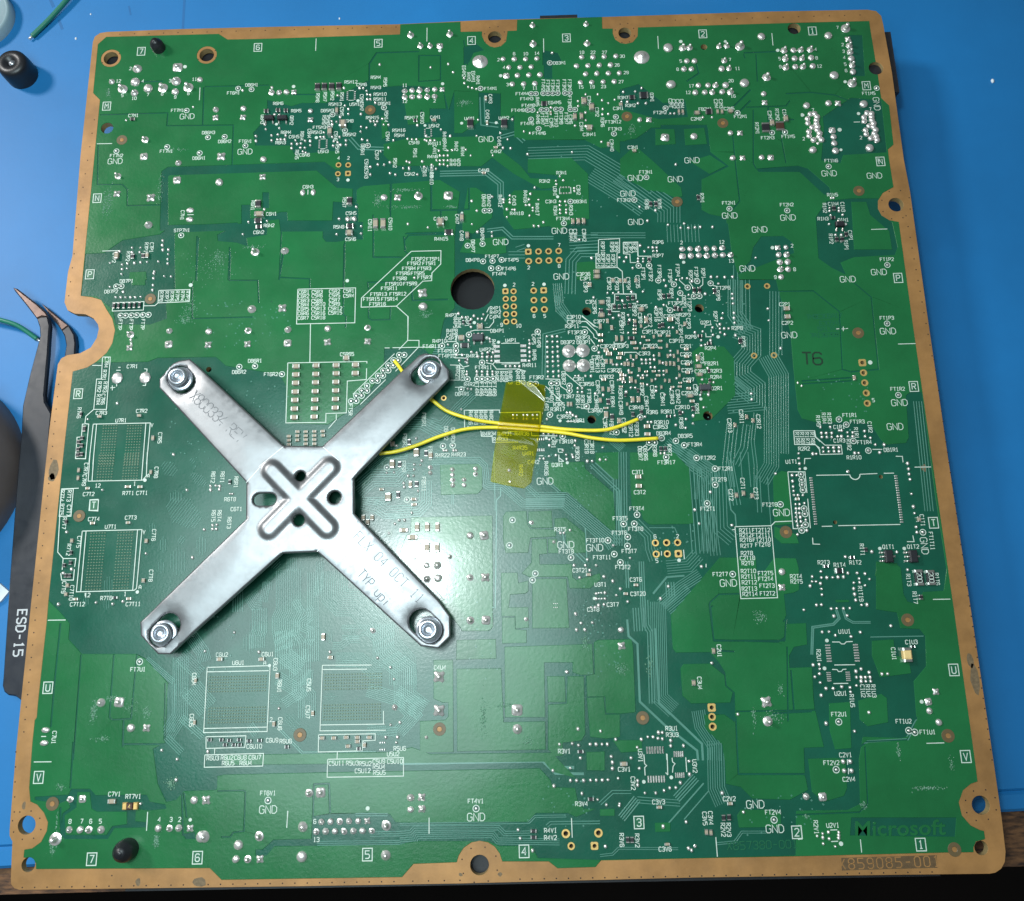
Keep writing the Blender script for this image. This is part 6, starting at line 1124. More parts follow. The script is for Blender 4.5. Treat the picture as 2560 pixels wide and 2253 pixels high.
D_MASK="""3.02 206.45 32.96 206.33 35.41 204.52 44.01 204.4 81.05 204.46 81.12 207.54 97.01 207.78 97.09 204.69 102.68 204.62 102.66 203.39 103.37 201.29 104.72 200.02 105.97 199.61 107.55 199.92 108.94 201.34 109.42 204.51 111.84 204.54 112.03 207.87 134.41 207.94 134.35 204.37 137.07 204.27 137 202.8 137.54 200.95 138.94 199.8 140.28 199.51 142.08 199.94 143.44 201.72 143.69 204.4 182.55 204.38 204.15 204.23 204.17 201.78 204.35 192.23 204.42 186.99 204.42 181.23 206.16 178.96 205.84 167.72 204.28 166.42 204.22 163.6 204.33 155.91 201.47 154.35 200.03 152.31 199.76 150.13 200.42 148.27 202.2 146.91 204.39 146.41 204.28 122.77 204.28 87 204.36 53.51 204.25 22.58 204.16 17.52 202.68 17.08 200.91 15.86 199.66 13.54 199.95 10.98 201.47 9.03 203.15 8.15 204.02 7.91 204.03 6.38 202.08 5.96 201.43 4.9 201.28 3.92 195.56 3.95 165.68 3.79 124.8 3.82 123.5 2.48 115.66 2.39 113.89 3.71 104.29 3.88 103.77 5.41 102.76 6.73 101.36 7.6 99.61 7.94 97.94 7.66 96.27 6.61 95.26 5.18 94.83 3.89 85.87 3.74 83.49 1.28 46.05 1.4 43.45 3.68 7.08 4.12 6.91 5.27 5.98 6.06 4.18 6.4 4.17 7.9 5.83 8.14 7.55 9.35 8.51 11.43 8.57 13.14 7.51 15.05 5.88 16.65 4.36 17.31 3.79 20.02 3.45 29.06 3.44 33.75 3.81 34.36 3.73 37.39 3.76 54.7 3.65 59 3.49 92.22 3.6 113.19 6.97 114.11 9.14 115.56 11.35 117.73 12.48 120.14 12.83 123.41 11.91 126.43 10.33 128.76 8.71 131.42 6.27 132.22 3.58 132.62 3.45 145.85 3.29 166.7 3.12 187.37 1.14 189.46 0.99 204.25"""
D_BAR="""177.07 10.99 198.69 10.6 197.88 6.96 176.4 7.6"""
D_B="""5 0.43 0.21 89.55 89.1 100.41 88.82 101.63 87.52 101.91 83.5 102.58 83.03 105.83 82.95 110.33 78.76 119.91 78.53;9 0.45 0.22 111.01 79.31 119.93 79.2 130.17 69.92 130.98 68.58;2 0.55 0.27 126.2 87.37 132.28 81.05 132.13 71.64;2 0.66 0.27 119.45 71.94 119.81 69.72 124.24 65.01;1 0.44 0.31 124.34 72.71 124.39 66.1;2 0.5 0.23 115.84 83.96 118.89 81.15;3 0.45 0.2 111.32 82.7 114.16 80.02 119.96 79.99;1 0.43 0.34 103.69 55.35 104.43 79.69 105.34 80.57 105.38 82.39;2 0.36 0.23 93.37 82.46 94.38 81.52 94.36 78.8;1 0.46 0.32 127.23 87.81 131.41 83.58;1 0.46 0.28 103.95 90.94 104.06 77.22;5 0.41 0.23 75.03 87.72 78.62 90.65 84.07 90.74;4 0.55 0.25 72.62 84.11 75.51 86.67 81.84 86.52 83.86 87.97;6 0.54 0.25 72.67 82.05 75.99 84.94 81.86 84.79 83.87 87.27 85.45 87.23;4 0.5 0.25 73.6 80.21 78.77 80.08 81.44 81.61;6 0.54 0.25 73.61 79.76 76.99 78.77 79.03 77.37 86.4 77.64 88.18 79.4 88.17 84.41;3 0.49 0.25 77.01 77.87 78.82 76.47 82.39 76.28;5 0.53 0.22 46.04 62.44 46.4 55.87;1 0.44 0.58 77.56 71.15 79.76 72.65;14 0.42 0.19 57.37 64.88 57.75 55.72 56.95 54.04 57.04 52 58.08 47.77;6 0.46 0.21 62.87 64.23 63.01 60.07 63.71 44.82;5 0.41 0.21 61.91 56.66 62.64 55.62 62.68 54.42 60.99 53.27 61.02 52.25 62.79 51.37 62.84 49.85 62.2 48.52;4 0.45 0.21 59.06 58.09 60.55 55.66 59.58 53.64 59.69 50.76 61.14 49.05 61.29 45.2;14 0.44 0.19 67.62 64.48 67.95 58.92 69.57 57.34 72.89 57.27 77.69 51.89 79.44 50.17 79.99 47.81 83.3 44.08 83.34 39.47;3 0.38 0.19 69.71 52.06 75.61 51.94 75.98 50.41 73.73 50.46;3 0.38 0.19 69.77 49.87 73.57 49.79;4 0.44 0.19 67.74 48.07 69.64 48.03 71.51 49.33 73.93 49.28;8 0.41 0.19 68.52 45.05 74.02 44.94 77.16 42.22 78.87 42.19;9 0.4 0.19 51.25 56.55 51.49 51.78 51.03 50.44 51.16 47.92;9 0.38 0.19 49.18 59.34 50.32 57.77 51.71 57.91;10 0.41 0.2 60.34 47.56 60.39 41.58;6 0.41 0.2 57.44 46.62 57.58 43.29;8 0.37 0.2 62.39 43.19 62.17 39.9;5 0.39 0.19 52.55 62.38 52.06 57.9;6 0.42 0.19 57.98 67.5 58.09 64.69;5 0.39 0.19 64.38 66.65 64.27 59.01;12 0.41 0.21 78.93 52.54 79.03 46 83.7 42.67 83.74 37.02 87.83 34.02;8 0.38 0.2 75.56 38.65 82.22 36.56 85.81 33.09 82.54 29.79;6 0.38 0.2 82.2 38.51 87.83 34.99;10 0.39 0.21 56.84 51.5 57.06 46.46 61.05 43.39;10 0.41 0.2 61.2 46.37 61.22 38.94 62.55 37.45 62.71 33.07;8 0.39 0.21 36.28 50.93 39.13 47.34 39.78 45.33;8 0.38 0.2 55.98 41.51 60.19 38.96 61.55 36.98;6 0.4 0.23 57.5 36.09 60.73 38.22;5 0.4 0.2 50.31 31.87 51.93 29.92;2 0.4 0.25 56.96 30.78 61.96 25.91 77.81 25.72;6 0.34 0.2 75.71 30.41 82.29 29.8;1 0.49 0.44 54.22 24.4 67.55 24.26 87.96 24.69;1 0.41 0.69 82.84 24.46 113.48 24.26 116.11 21.96 119.84 21.89;1 0.41 0.61 82.85 23.38 113.25 23.29 115.86 20.8 121.86 20.59;2 0.4 0.18 82.97 11.41 110.02 11.3 111.28 12.42 117.83 12.39;3 0.43 0.18 82.99 9.61 85.24 9.76 86.05 10.6 103.66 10.37 104.87 9.22 110.17 9.22;4 0.39 0.18 83 8.19 86.07 8.33 86.47 9.17 102.41 9.07 103.41 7.83 116.23 7.41;2 0.51 0.2 113.68 10.48 114.52 11.12 124.81 11.03;2 0.48 0.24 73.6 13.49 80.4 13.36;3 0.43 0.2 76.76 9.63 82.99 9.61;3 0.39 0.18 65.74 8.03 83.01 7.91;6 0.59 0.23 133.03 90.21 132.13 68.55;2 0.52 0.26 133.26 65.02 133.16 59.19;3 0.48 0.26 136.54 64.95 136.32 53.78;5 0.86 0.23 149.64 86.1 149.75 66.39;5 0.77 0.2 155.42 85.5 154.77 71.77 157.42 69.28;4 0.72 0.2 152 78.77 152.64 75.61 153.21 65.87;8 0.55 0.21 143.93 91.32 153.56 84.63 153.81 82.12;1 0.46 0.2 160.68 89.51 160.62 83.54;1 0.46 0.2 162.47 89.47 162.42 81.22;2 0.68 0.27 157.99 89.58 158.42 81.32;1 0.45 0.31 157.28 80.9 157.44 76.16 158.34 75.02 158.34 72.35;2 0.9 0.2 164.22 83.91 163.89 75.34;1 0.45 0.2 166.4 83.4 166.13 72.17;4 0.67 0.2 135.72 73.78 138.62 70.61 138.67 67.74 139.39 65.1;1 0.44 0.2 138.74 72.48 144.46 72.35 144.93 71.12;6 0.57 0.2 149.3 66.18 146.94 63.84 142.13 63.52;1 0.52 0.47 138.72 57.78 141.99 61.36 145.92 61.59;4 0.6 0.26 142.57 60.26 142.57 57.05;6 0.47 0.21 140.3 55.39 144.88 59.14 149.41 61.84;9 0.41 0.19 139.69 55.99 138.85 35.68 141.62 33;1 0.43 0.51 132.69 52.33 132.82 48.76 134.65 47.05 134.49 34.96 139.54 30.04 146.05 24.77 146.11 22.81;5 0.6 0.26 135.3 54.81 135.34 49.75;3 0.56 0.26 136.91 56.48 136.8 50.98 137.57 49.49 137.09 34.5;1 0.42 0.51 138.7 50.3 138.58 34.67 147.18 26.13 147.14 22.79;7 0.45 0.18 146.85 32.9 147.24 29.69 149.83 25.49 149.62 22.75;8 0.47 0.19 141.53 54.25 146.99 58.39;4 0.52 0.24 141 15.31 145.4 19.46;4 0.51 0.24 129.33 11.71 132.81 15.46;1 0.39 0.31 139.05 10.58 146.95 18.27;1 0.39 0.24 142.36 11.28 147.86 16.71;8 0.49 0.18 150.07 26.6 149.55 17.26 150.73 14.17;2 0.39 0.17 124.51 4.65 127.15 4.88 128.42 5.98 140.75 5.67;2 0.39 0.17 148.5 6.46 152.56 6.77 154.14 8.61 159.2 8.52;3 0.59 0.18 132.8 15.27 141.76 14.43;2 0.59 0.18 124.97 14.65 127.75 16.9 131.65 16.82;8 0.64 0.23 162.11 119.58 165.75 118.01 165.37 113.65 162.74 110.84 162.49 107.98 165.62 105.04 165.31 101.52 158.53 101;9 0.56 0.21 169.05 112.83 171.29 107.74 169.49 88.94;4 0.82 0.22 159.47 96.08 157.68 86.51 158.54 77.1;3 0.82 0.22 162.8 95.99 161.66 90.51 159.33 86.47;8 0.47 0.17 148.28 89.47 153.28 85.27 151.86 66.79;6 0.54 0.18 143.81 92.33 151.3 85.32 150.8 78.62;7 0.58 0.22 163.17 132.22 162.41 123.26 164.79 118.77;6 0.56 0.21 156.56 110.29 162.19 104.43 164.7 102.24;2 0.69 0.2 165.06 98.72 163.77 91.82 163.95 86.36 163.47 80.98;5 0.72 0.19 172.63 128.93 171.09 112.77;7 0.55 0.18 168.87 100.02 167.58 86.27 164.9 82.29;4 0.62 0.18 202.81 100.54 201.93 74.74;2 0.34 0.3 178.69 53.43 179.11 51.53 177.7 50.3 173.15 49.77 172.33 43.97;2 0.34 0.26 180.18 53.4 180.61 51.49 182 50.62 185.83 50.54;1 0.42 0.25 185.45 47.42 196.92 47.38;2 0.48 0.24 181.39 25.85 190.51 26.07 193.07 29.78 196.13 30.91;5 0.51 0.23 89.14 98.46 91.89 97.44 95.57 101.62 99.28 105.11;6 0.56 0.26 82.72 98.39 87.31 98.27 92.11 95.31;3 0.49 0.22 119.92 129.29 120.02 125.49 122.52 122.9;4 0.53 0.24 89.58 116.1 93.79 115.98 93.78 114.01;2 0.71 0.24 115.97 108.53 116.54 119.32 121.49 120.43;6 0.37 0.21 129.65 94.82 133.76 90.98;4 0.37 0.21 128.29 100.05 128.94 99.32;4 0.51 0.21 105.95 91.69 108.85 89.87;5 0.49 0.22 120.07 132.56 120.35 126.95 122.79 122.85;6 0.85 0.23 123.31 142.84 130.53 143.15;3 0.68 0.31 91.55 163.16 103.39 163.06 106.78 159.95 106.71 156.14 108.11 152.86;2 0.66 0.3 103.16 147.14 107.04 147.55 109.4 144.97 119.52 144.67;2 1 0.23 110.3 141.92 112.48 142.64;3 0.85 0.23 108.34 140.41 112.42 140.29;4 0.83 0.25 123.05 129.66 123.62 138.39 125.62 140.68 130.41 140.54;8 0.68 0.21 129.43 161.97 137.93 155.72 142.56 151.81;3 0.66 0.23 128.69 145.05 142.14 144.65;10 0.86 0.2 151.44 147.27 151.36 142.53;8 0.78 0.21 136.77 161.74 148.36 151.63 148.11 147.9;5 0.94 0.2 164.91 135.89 163.76 119.7;3 0.79 0.26 79.91 167.22 86.85 167.27 88.1 163.64;2 0.8 0.32 68.57 174.02 70.88 171.13 77.63 170.64;6 0.79 0.21 113.86 167.8 128.7 167.88 138.21 160.97;2 1.08 0.32 102.44 184.87 102.59 177.15 106.58 176.45;2 0.8 0.27 107.02 173.05 110.53 174.06 112.96 171.46;9 0.41 0.19 34.37 46.47 35.05 34.13 32.4 29.77;8 0.29 0.15 32.64 40.71 33.17 30.75;12 0.42 0.19 37 39.79 41.13 35.43;4 0.45 0.21 32.4 29.77 36.02 26.51;4 0.34 0.19 26.82 46.21 33.25 41.1;4 0.46 0.21 35.29 33.73 40.45 29.61;8 0.43 0.19 34.34 46.89 38.95 42.64;1 0 0.16 28.57 79.87 30.07 82.09;1 0 0.16 28.89 79.27 30.72 81.97;1 0 0.16 29.21 78.66 31.39 81.87;1 0 0.16 29.51 78.03 32.06 81.78;1 0 0.16 29.8 77.39 32.75 81.71;1 0 0.16 30.07 76.73 33.45 81.67;1 0 0.16 30.34 76.05 34.16 81.64;1 0 0.16 31.13 76.15 34.33 80.82;1 0 0.16 31.66 75.85 34.77 80.4;1 0 0.16 32.19 75.57 35.21 79.97;1 0 0.16 32.74 75.31 35.63 79.52;1 0 0.16 33.3 75.07 36.04 79.05;1 0 0.16 33.87 74.84 36.43 78.56;1 0 0.16 34.76 75.08 36.5 77.61;1 0 0.16 35.31 74.83 36.91 77.15;1 0 0.16 31.82 82.95 31.94 81.31;1 0 0.16 31.18 83.34 31.36 80.95;1 0 0.16 30.54 83.78 30.78 80.55;1 0 0.16 29.95 83.5 30.14 80.85;1 0 0.16 29.36 83.18 29.51 81.19;1 0 0.16 28.04 70.06 27.87 72.34;1 0 0.16 28.7 69.29 28.41 73.08;1 0 0.16 29.26 69.91 29.07 72.43;1 0 0.15 30.72 65.71 30.48 69.06;1 0 0.15 31.41 65.01 31.06 69.73;1 0 0.15 32.09 64.25 31.64 70.47;1 0 0.15 32.73 64.09 32.27 70.61;1 0 0.15 33.33 64.6 32.94 70.06;1 0 0.15 33.92 65.18 33.62 69.44;1 0 0.16 36.42 69.51 36.25 72.06;1 0 0.16 37.1 68.8 36.84 72.74;1 0 0.16 37.74 68.68 37.47 72.83;1 0 0.16 38.33 69.26 38.14 72.22;1 0 0.15 28.03 65.4 27.88 67.29;1 0 0.15 28.61 64.76 28.37 67.91;1 0 0.15 29.1 65.27 28.94 67.37;1 0 0.16 26.67 89.36 27.5 90.59;1 0 0.16 27.02 88.77 28.15 90.45;1 0 0.16 27.35 88.15 28.81 90.33;1 0 0.16 27.66 87.52 29.48 90.23;1 0 0.16 28.26 87.32 29.87 89.71;1 0 0.16 28.87 87.13 30.24 89.16;1 0 0.16 29.5 86.97 30.6 88.6;1 0 0.16 33.68 86.92 34.27 87.79;1 0 0.16 34 86.49 34.77 87.63;1 0 0.16 34.3 86.05 35.27 87.47;1 0 0.16 34.6 85.59 35.78 87.33;1 0 0.16 34.89 85.13 36.29 87.2;1 0 0.16 35.35 84.92 36.64 86.81;1 0 0.16 35.81 84.72 36.97 86.41;1 0 0.16 36.42 84.72 37.17 85.82;1 0 0.16 36.88 84.5 37.52 85.44;1 0 0.15 16.18 60.62 15.92 63.44;1 0 0.15 16.82 59.84 16.41 64.21;1 0 0.15 17.39 59.71 16.97 64.31;1 0 0.15 17.89 60.35 17.6 63.64;1 0 0.16 31.88 71.96 32.66 73.09;1 0 0.16 32.08 71.25 33.38 73.14;1 0 0.16 32.75 71.24 33.61 72.5;1 0 0.15 11.65 58.3 11.54 59.47;1 0 0.15 12.22 57.91 12.03 59.84;1 0 0.15 12.72 58.22 12.59 59.51;1 0 0.16 25.31 74.33 25.2 75.78;1 0 0.16 25.89 73.83 25.7 76.25;1 0 0.16 26.4 74.22 26.27 75.83;1 0 0.16 33.32 90.61 33.72 91.2;1 0 0.16 33.59 90.11 34.26 91.1;1 0 0.16 34.11 89.97 34.55 90.63;1 0 0.15 16.35 57.48 16.19 59.22;1 0 0.15 16.93 56.89 16.66 59.79;1 0 0.15 17.41 57.36 17.24 59.29;1 0 0.15 37.73 47.3 37.58 49.46;1 0 0.15 38.4 46.56 38.16 50.17;1 0 0.15 38.98 47.15 38.82 49.56;1 0 0.15 48.22 47.96 48.1 50.36;1 0 0.15 48.88 47.39 48.69 50.91;1 0 0.15 49.53 46.77 49.29 51.52;1 0 0.15 50.13 47.18 49.93 51.07;1 0 0.15 50.73 47.65 50.58 50.57;1 0 0.15 57.04 47.92 56.91 51.04;1 0 0.15 57.7 47.18 57.51 51.76;1 0 0.15 58.35 46.37 58.1 52.55;1 0 0.15 58.95 46.92 58.75 51.97;1 0 0.15 59.55 47.53 59.4 51.33;1 0 0.15 34.88 38.62 35.9 39.94;1 0 0.15 35.17 38.09 36.5 39.81;1 0 0.15 35.45 37.55 37.12 39.7;1 0 0.15 35.71 36.98 37.75 39.61;1 0 0.15 35.96 36.4 38.39 39.53;1 0 0.15 36.51 36.21 38.73 39.07;1 0 0.15 37.07 36.03 39.06 38.59;1 0 0.15 37.86 36.15 39.16 37.81;1 0 0.15 38.4 35.95 39.5 37.36;1 0 0.15 50.16 50.68 50.06 52.61;1 0 0.15 50.81 50.22 50.67 53.05;1 0 0.15 51.46 49.71 51.27 53.54;1 0 0.15 52.07 50.04 51.92 53.17;1 0 0.15 52.67 50.42 52.56 52.77;1 0 0.15 58.41 41.75 59.9 42.73;1 0 0.15 58.46 41.14 60.49 42.47;1 0 0.15 58.48 40.51 61.11 42.23;1 0 0.15 58.48 39.87 61.75 42;1 0 0.15 59 39.56 61.88 41.44;1 0 0.15 59.54 39.27 61.99 40.87;1 0 0.15 60.1 38.99 62.06 40.28;1 0 0.15 60.26 35.85 60.17 38.17;1 0 0.15 60.82 35.29 60.69 38.71;1 0 0.15 61.38 34.69 61.21 39.29;1 0 0.15 61.9 35.1 61.76 38.86;1 0 0.15 62.42 35.55 62.32 38.38;1 0 0.15 66.83 37.87 68.48 37.84;1 0 0.15 66.29 37.37 69.04 37.32;1 0 0.15 66.77 36.85 68.6 36.81;1 0 0.14 59.55 33.94 61.3 32.26;1 0 0.14 58.77 33.99 61.34 31.52;1 0 0.14 57.95 34.08 61.42 30.75;1 0 0.14 57.9 33.43 60.74 30.7;1 0 0.14 57.88 32.74 60.02 30.7;1 0 0.15 54.77 38.07 56.48 38.04;1 0 0.15 54.39 37.6 56.9 37.55;1 0 0.15 53.98 37.13 57.35 37.06;1 0 0.15 54.31 36.65 57.07 36.59;1 0 0.15 54.67 36.17 56.74 36.13;1 0 0.15 56.08 39.82 56.02 41.23;1 0 0.15 56.6 39.48 56.51 41.55;1 0 0.15 57.11 39.11 56.99 41.9;1 0 0.15 57.6 39.35 57.51 41.64;1 0 0.15 58.09 39.63 58.02 41.34;1 0 0.15 70.54 51.74 72.79 51.69;1 0 0.15 69.81 51.22 73.54 51.14;1 0 0.15 70.45 50.68 72.93 50.62;1 0 0.15 70.3 44.88 73.36 44.82;1 0 0.15 69.3 44.46 74.38 44.35;1 0 0.15 70.16 43.99 73.54 43.92;1 0 0.15 85.2 38.43 85.17 42.41;1 0 0.15 85.78 37.11 85.74 43.73;1 0 0.15 86.35 38.2 86.33 42.6;1 0 0.15 51.86 60.66 51.79 62.06;1 0 0.15 52.35 60.32 52.25 62.38;1 0 0.15 52.84 59.95 52.71 62.73;1 0 0.15 53.3 60.19 53.2 62.46;1 0 0.15 53.76 60.46 53.69 62.17;1 0 0.15 69.79 60.9 70.92 60.88;1 0 0.15 69.42 60.44 71.31 60.4;1 0 0.15 69.75 59.97 71 59.94;1 0 0.15 53.14 66.56 54.04 67.5;1 0 0.15 53.29 66 54.61 67.38;1 0 0.15 53.42 65.43 55.2 67.28;1 0 0.15 53.94 65.26 55.39 66.77;1 0 0.15 54.48 65.11 55.57 66.25;1 0 0.15 71.52 50.91 71.51 51.45;1 0 0.15 71.99 50.72 71.97 51.62;1 0 0.15 72.46 50.86 72.44 51.46;1 0 0.15 70.55 49.53 70.8 49.83;1 0 0.15 70.83 49.2 71.19 49.65;1 0 0.15 71.09 48.86 71.59 49.47;1 0 0.15 71.47 48.66 71.87 49.16;1 0 0.15 71.85 48.46 72.15 48.84;1 0 0.15 66.45 49.05 66.41 50.5;1 0 0.15 67.04 48.56 66.97 50.97;1 0 0.15 67.59 48.95 67.55 50.55;1 0 0.15 49.41 51.58 49.3 53.77;1 0 0.15 49.97 50.84 49.79 54.49;1 0 0.15 50.46 51.44 50.34 53.87"""

# ================================================================ bench
fl = MB(); fl.box((100, 0, -700), (4000, 4000, 2)); tag(fl.build('floor', M['floor']), kind='structure')
# desk with a raw brown front edge
zt = -H - 2.2
e0, e1 = U(0, 2237, zt), U(2560, 2166, zt)
s = (e1[1] - e0[1]) / (e1[0] - e0[0]); front = lambda x, off=0: e0[1] + s * (x - e0[0]) + off
dk = MB(); dk.add([(-600, front(-600), zt + H), (900, front(900), zt + H), (900, 900, zt + H), (-600, 900, zt + H), (-600, front(-600), zt + H - 25), (900, front(900), zt + H - 25), (900, 900, zt + H - 25), (-600, 900, zt + H - 25)], [(0, 1, 2, 3), (0, 4, 5, 1), (1, 5, 6, 2), (2, 6, 7, 3), (3, 7, 4, 0), (4, 7, 6, 5)])
tag(dk.build('desk', M['wood']), kind='structure')
# blue mat: main sheet, a pressed groove, and a border strip along the front
def mline(pa, pb, z):
    a, b = U(*pa, z), U(*pb, z); k = (b[1] - a[1]) / (b[0] - a[0]); return lambda x: a[1] + k * (x - a[0])
mfront = mline((0, 2173), (2540, 2030), -H); mgro = mline((0, 2118), (2545, 1977), -H)
wm = empty('work_mat'); tag(wm, 'blue silicone work mat covering the bench under the circuit board', 'mat')
xa, xb = -330, 560
def slab(f0, f1, z0, z1, bev, name):
    b = MB(); n = 16
    for i in range(n):
        x0 = xa + (xb - xa) * i / n; x1 = xa + (xb - xa) * (i + 1) / n
        b.add([(x0, f0(x0), z0), (x1, f0(x1), z0), (x0, f0(x0), z1 - bev), (x1, f0(x1), z1 - bev), (x0, f0(x0) + bev, z1), (x1, f0(x1) + bev, z1), (x0, f1(x0) - bev, z1), (x1, f1(x1) - bev, z1), (x0, f1(x0), z1 - bev), (x1, f1(x1), z1 - bev)],
              [(0, 1, 3, 2), (2, 3, 5, 4), (4, 5, 7, 6), (6, 7, 9, 8)])
    return b.build(name, M['mat'], wm)
slab(mgro, lambda x: 470, -2.2, 0, .5, 'sheet')
slab(mfront, lambda x: mgro(x) - .05, -2.2, .15, .7, 'front_border')
M['scuff'] = mat('mat_scuff', (0.008, 0.125, 0.34), .6)
for P_, w_ in (([(463, -60), (461, 0), (457, 75)], .7), ([(122, -10), (134, 18)], .9), ([(147, 50), (156, 74)], .8), ([(322, 15), (327, 38)], .5)):
    g_ = MB(); g_.ribbon([U(*q, -H) for q in P_], w_, .02); g_.build('scratch', M['scuff'], wm, flat=True)

# ================================================================ circuit board
PCB = empty('circuit_board', (0, 0, H))
tag(PCB, 'large green printed circuit board lying solder side up with bare copper rim', 'circuit board')
outline = ccw(polys(D_OUTLINE)[0]); mask = ccw(polys(D_MASK)[0])
verts = []; faces = []; kinds = []
def face(p, k):
    p = ccw(p); b = len(verts); verts.extend(Vector(q) for q in p); faces.append(list(range(b, b + len(p)))); kinds.append(k)
face(outline, 'O'); face(mask, 'M')
for p in polys(D_D): face(p, 'D')
for p in polys(D_A): face(p, 'A')
for p in polys(D_BAR): face(p, 'G')
for p in polys(D_G):
    wdt = random.choice((.24, .28, .34))
    for i in range(len(p) - 1):
        if math.dist(p[i], p[i + 1]) > .05: face(strip_poly(p[i:i + 2], wdt), 'G')
    for q in p[1:-1]: face(circle(*q, wdt / 2, 6), 'G')
for x, y, r in rows(D_HOLES): face(circle(x, y, r, 24 if r > 1.2 else 12), 'H')
GRS = rows(D_GR); GSS = rows(D_GS)
for x, y, r in GRS + GSS: face(circle(x, y, r * .52, 10), 'H')
for x, y, r in rows(D_KR): face(circle(x, y, r, 28), 'K')
res = delaunay_2d_cdt(verts, [], faces, 1, 1e-4)
V2, F2, OF = res[0], res[2], res[5]
base = []; cop = []; lit = []
PB = []
for f_, k in zip(faces, kinds):
    P = [tuple(verts[i]) for i in f_]; xs = [p[0] for p in P]; ys = [p[1] for p in P]
    PB.append((k, P, min(xs), max(xs), min(ys), max(ys)))
def inpoly(p, P):
    c = False; px, py = p
    for i in range(len(P)):
        (x1, y1), (x2, y2) = P[i - 1], P[i]
        if (y1 > py) != (y2 > py) and px < (x2 - x1) * (py - y1) / (y2 - y1) + x1: c = not c
    return c
for f in F2:
    p = sum((V2[i] for i in f), Vector((0, 0))) / len(f); p = (p.x, p.y)
    ks = set(k for k, P, a, b_, c, d in PB if a <= p[0] <= b_ and c <= p[1] <= d and inpoly(p, P))
    if 'O' not in ks or 'H' in ks: continue
    base.append(f)
    if 'M' not in ks or 'K' in ks: cop.append(f)
    elif ('A' in ks or 'D' not in ks) and 'G' not in ks: lit.append(f)
def orient(f):
    a, b, c = (V2[i] for i in f[:3])
    return list(f) if (b - a).cross(c - a) > 0 else list(reversed(f))
def plate(fs, z0, z1, ins, bottom=False):
    # closed plate over a set of triangles, its upper rim drawn in by ins
    fs = [orient(f) for f in fs]; ed = {}
    for f in fs:
        for i in range(len(f)): ed[(f[i], f[(i + 1) % len(f)])] = 1
    bd = [e for e in ed if (e[1], e[0]) not in ed]; nr = {}
    for a, b in bd:
        d = (V2[b] - V2[a])
        if d.length < 1e-6: continue
        d.normalize(); q = Vector((-d.y, d.x))
        for i in (a, b): nr.setdefault(i, []).append(q)
    mb = MB(); top = {}; bot = {}; vs = []; out_f = []
    def T(i):
        if i not in top:
            p = V2[i].copy()
            if i in nr:
                q = sum(nr[i], Vector((0, 0)))
                if q.length > 1e-4: q.normalize(); p = p + q * ins
            top[i] = len(vs); vs.append((p.x, p.y, z1))
        return top[i]
    def B(i):
        if i not in bot: bot[i] = len(vs); vs.append((V2[i].x, V2[i].y, z0))
        return bot[i]
    for f in fs:
        out_f.append(tuple(T(i) for i in f))
        if bottom: out_f.append(tuple(B(i) for i in reversed(f)))
    ns = len(out_f)
    for a, b in bd: out_f.append((B(a), B(b), T(b), T(a)))
    mb.add(vs, out_f); mb.m = [0] * ns + [1] * (len(out_f) - ns)
    return mb
plate(base, -1.6, 0, .0, True).build('laminate', [M['dark'], M['edge']], PCB, flat=True)
plate(cop, 0.0, .04, .03).build('copper_rim', [M['copper'], M['copper']], PCB, flat=True)
# separate every island of copper under the green mask
par = {}
def find(i):
    while par[i] != i: par[i] = par[par[i]]; i = par[i]
    return i
own = {}
for k, f in enumerate(lit):
    par[k] = k
    for i in range(len(f)):
        e = tuple(sorted((f[i], f[(i + 1) % len(f)])))
        if e in own: par[find(k)] = find(own[e])
        else: own[e] = k
isl = {}
for k, f in enumerate(lit): isl.setdefault(find(k), []).append(f)
def area(fs): return sum(abs((V2[f[1]] - V2[f[0]]).cross(V2[f[2]] - V2[f[0]])) / 2 for f in fs if len(f) > 2)
isl = sorted(isl.values(), key=area, reverse=True)
for fs in isl:
    if area(fs) < .4: continue
    plate(fs, 0.0, .095, .085).build('copper_pour', [M['light'], M['light']], PCB, flat=True)
# traces
tb = MB(); tc = 0
for ln in D_B.split(';'):
    q = [float(v) for v in ln.split()]; n = int(q[0]); pl = [(q[i], q[i + 1]) for i in range(3, len(q), 2)]
    for k in range(n):
        o = (k - (n - 1) / 2) * q[1]; tc += 1
        tb.ribbon(offset_line(pl, o) if abs(o) > 1e-3 else pl, q[2], -.01 + tc * 6e-6, 0, .078 + tc * 1.1e-5, .035)
tag(tb.build('trace', M['trace'], PCB, flat=False), kind='stuff')
# dimples of filled vias: small rings of raised copper scattered over the dark fields and planes
tv = MB()
def tent(x, y, r=.22): tv.lathe((x, y, .0), [(r, .0), (r * .8, .1), (r * .35, .1), (r * .25, .03)], 7, 0)
for (x0, y0, x1, y1, n) in ((96, 40, 104, 60, 25), (122, 76, 131, 92, 45), (123, 40, 131, 60, 45), (98, 116, 112, 124, 20), (35, 118, 56, 130, 60), (150, 95, 165, 130, 90), (60, 60, 90, 78, 60), (28, 88, 56, 110, 80), (140, 62, 150, 76, 25), (178, 90, 193, 108, 40), (108, 10, 125, 20, 25), (155, 8, 172, 16, 30), (120, 118, 146, 136, 40), (120, 150, 146, 178, 40), (36, 30, 46, 56, 40), (75, 78, 92, 95, 50), (110, 85, 120, 98, 30)):
    for _ in range(n): tent(random.uniform(x0, x1), random.uniform(y0, y1), random.uniform(.15, .24))
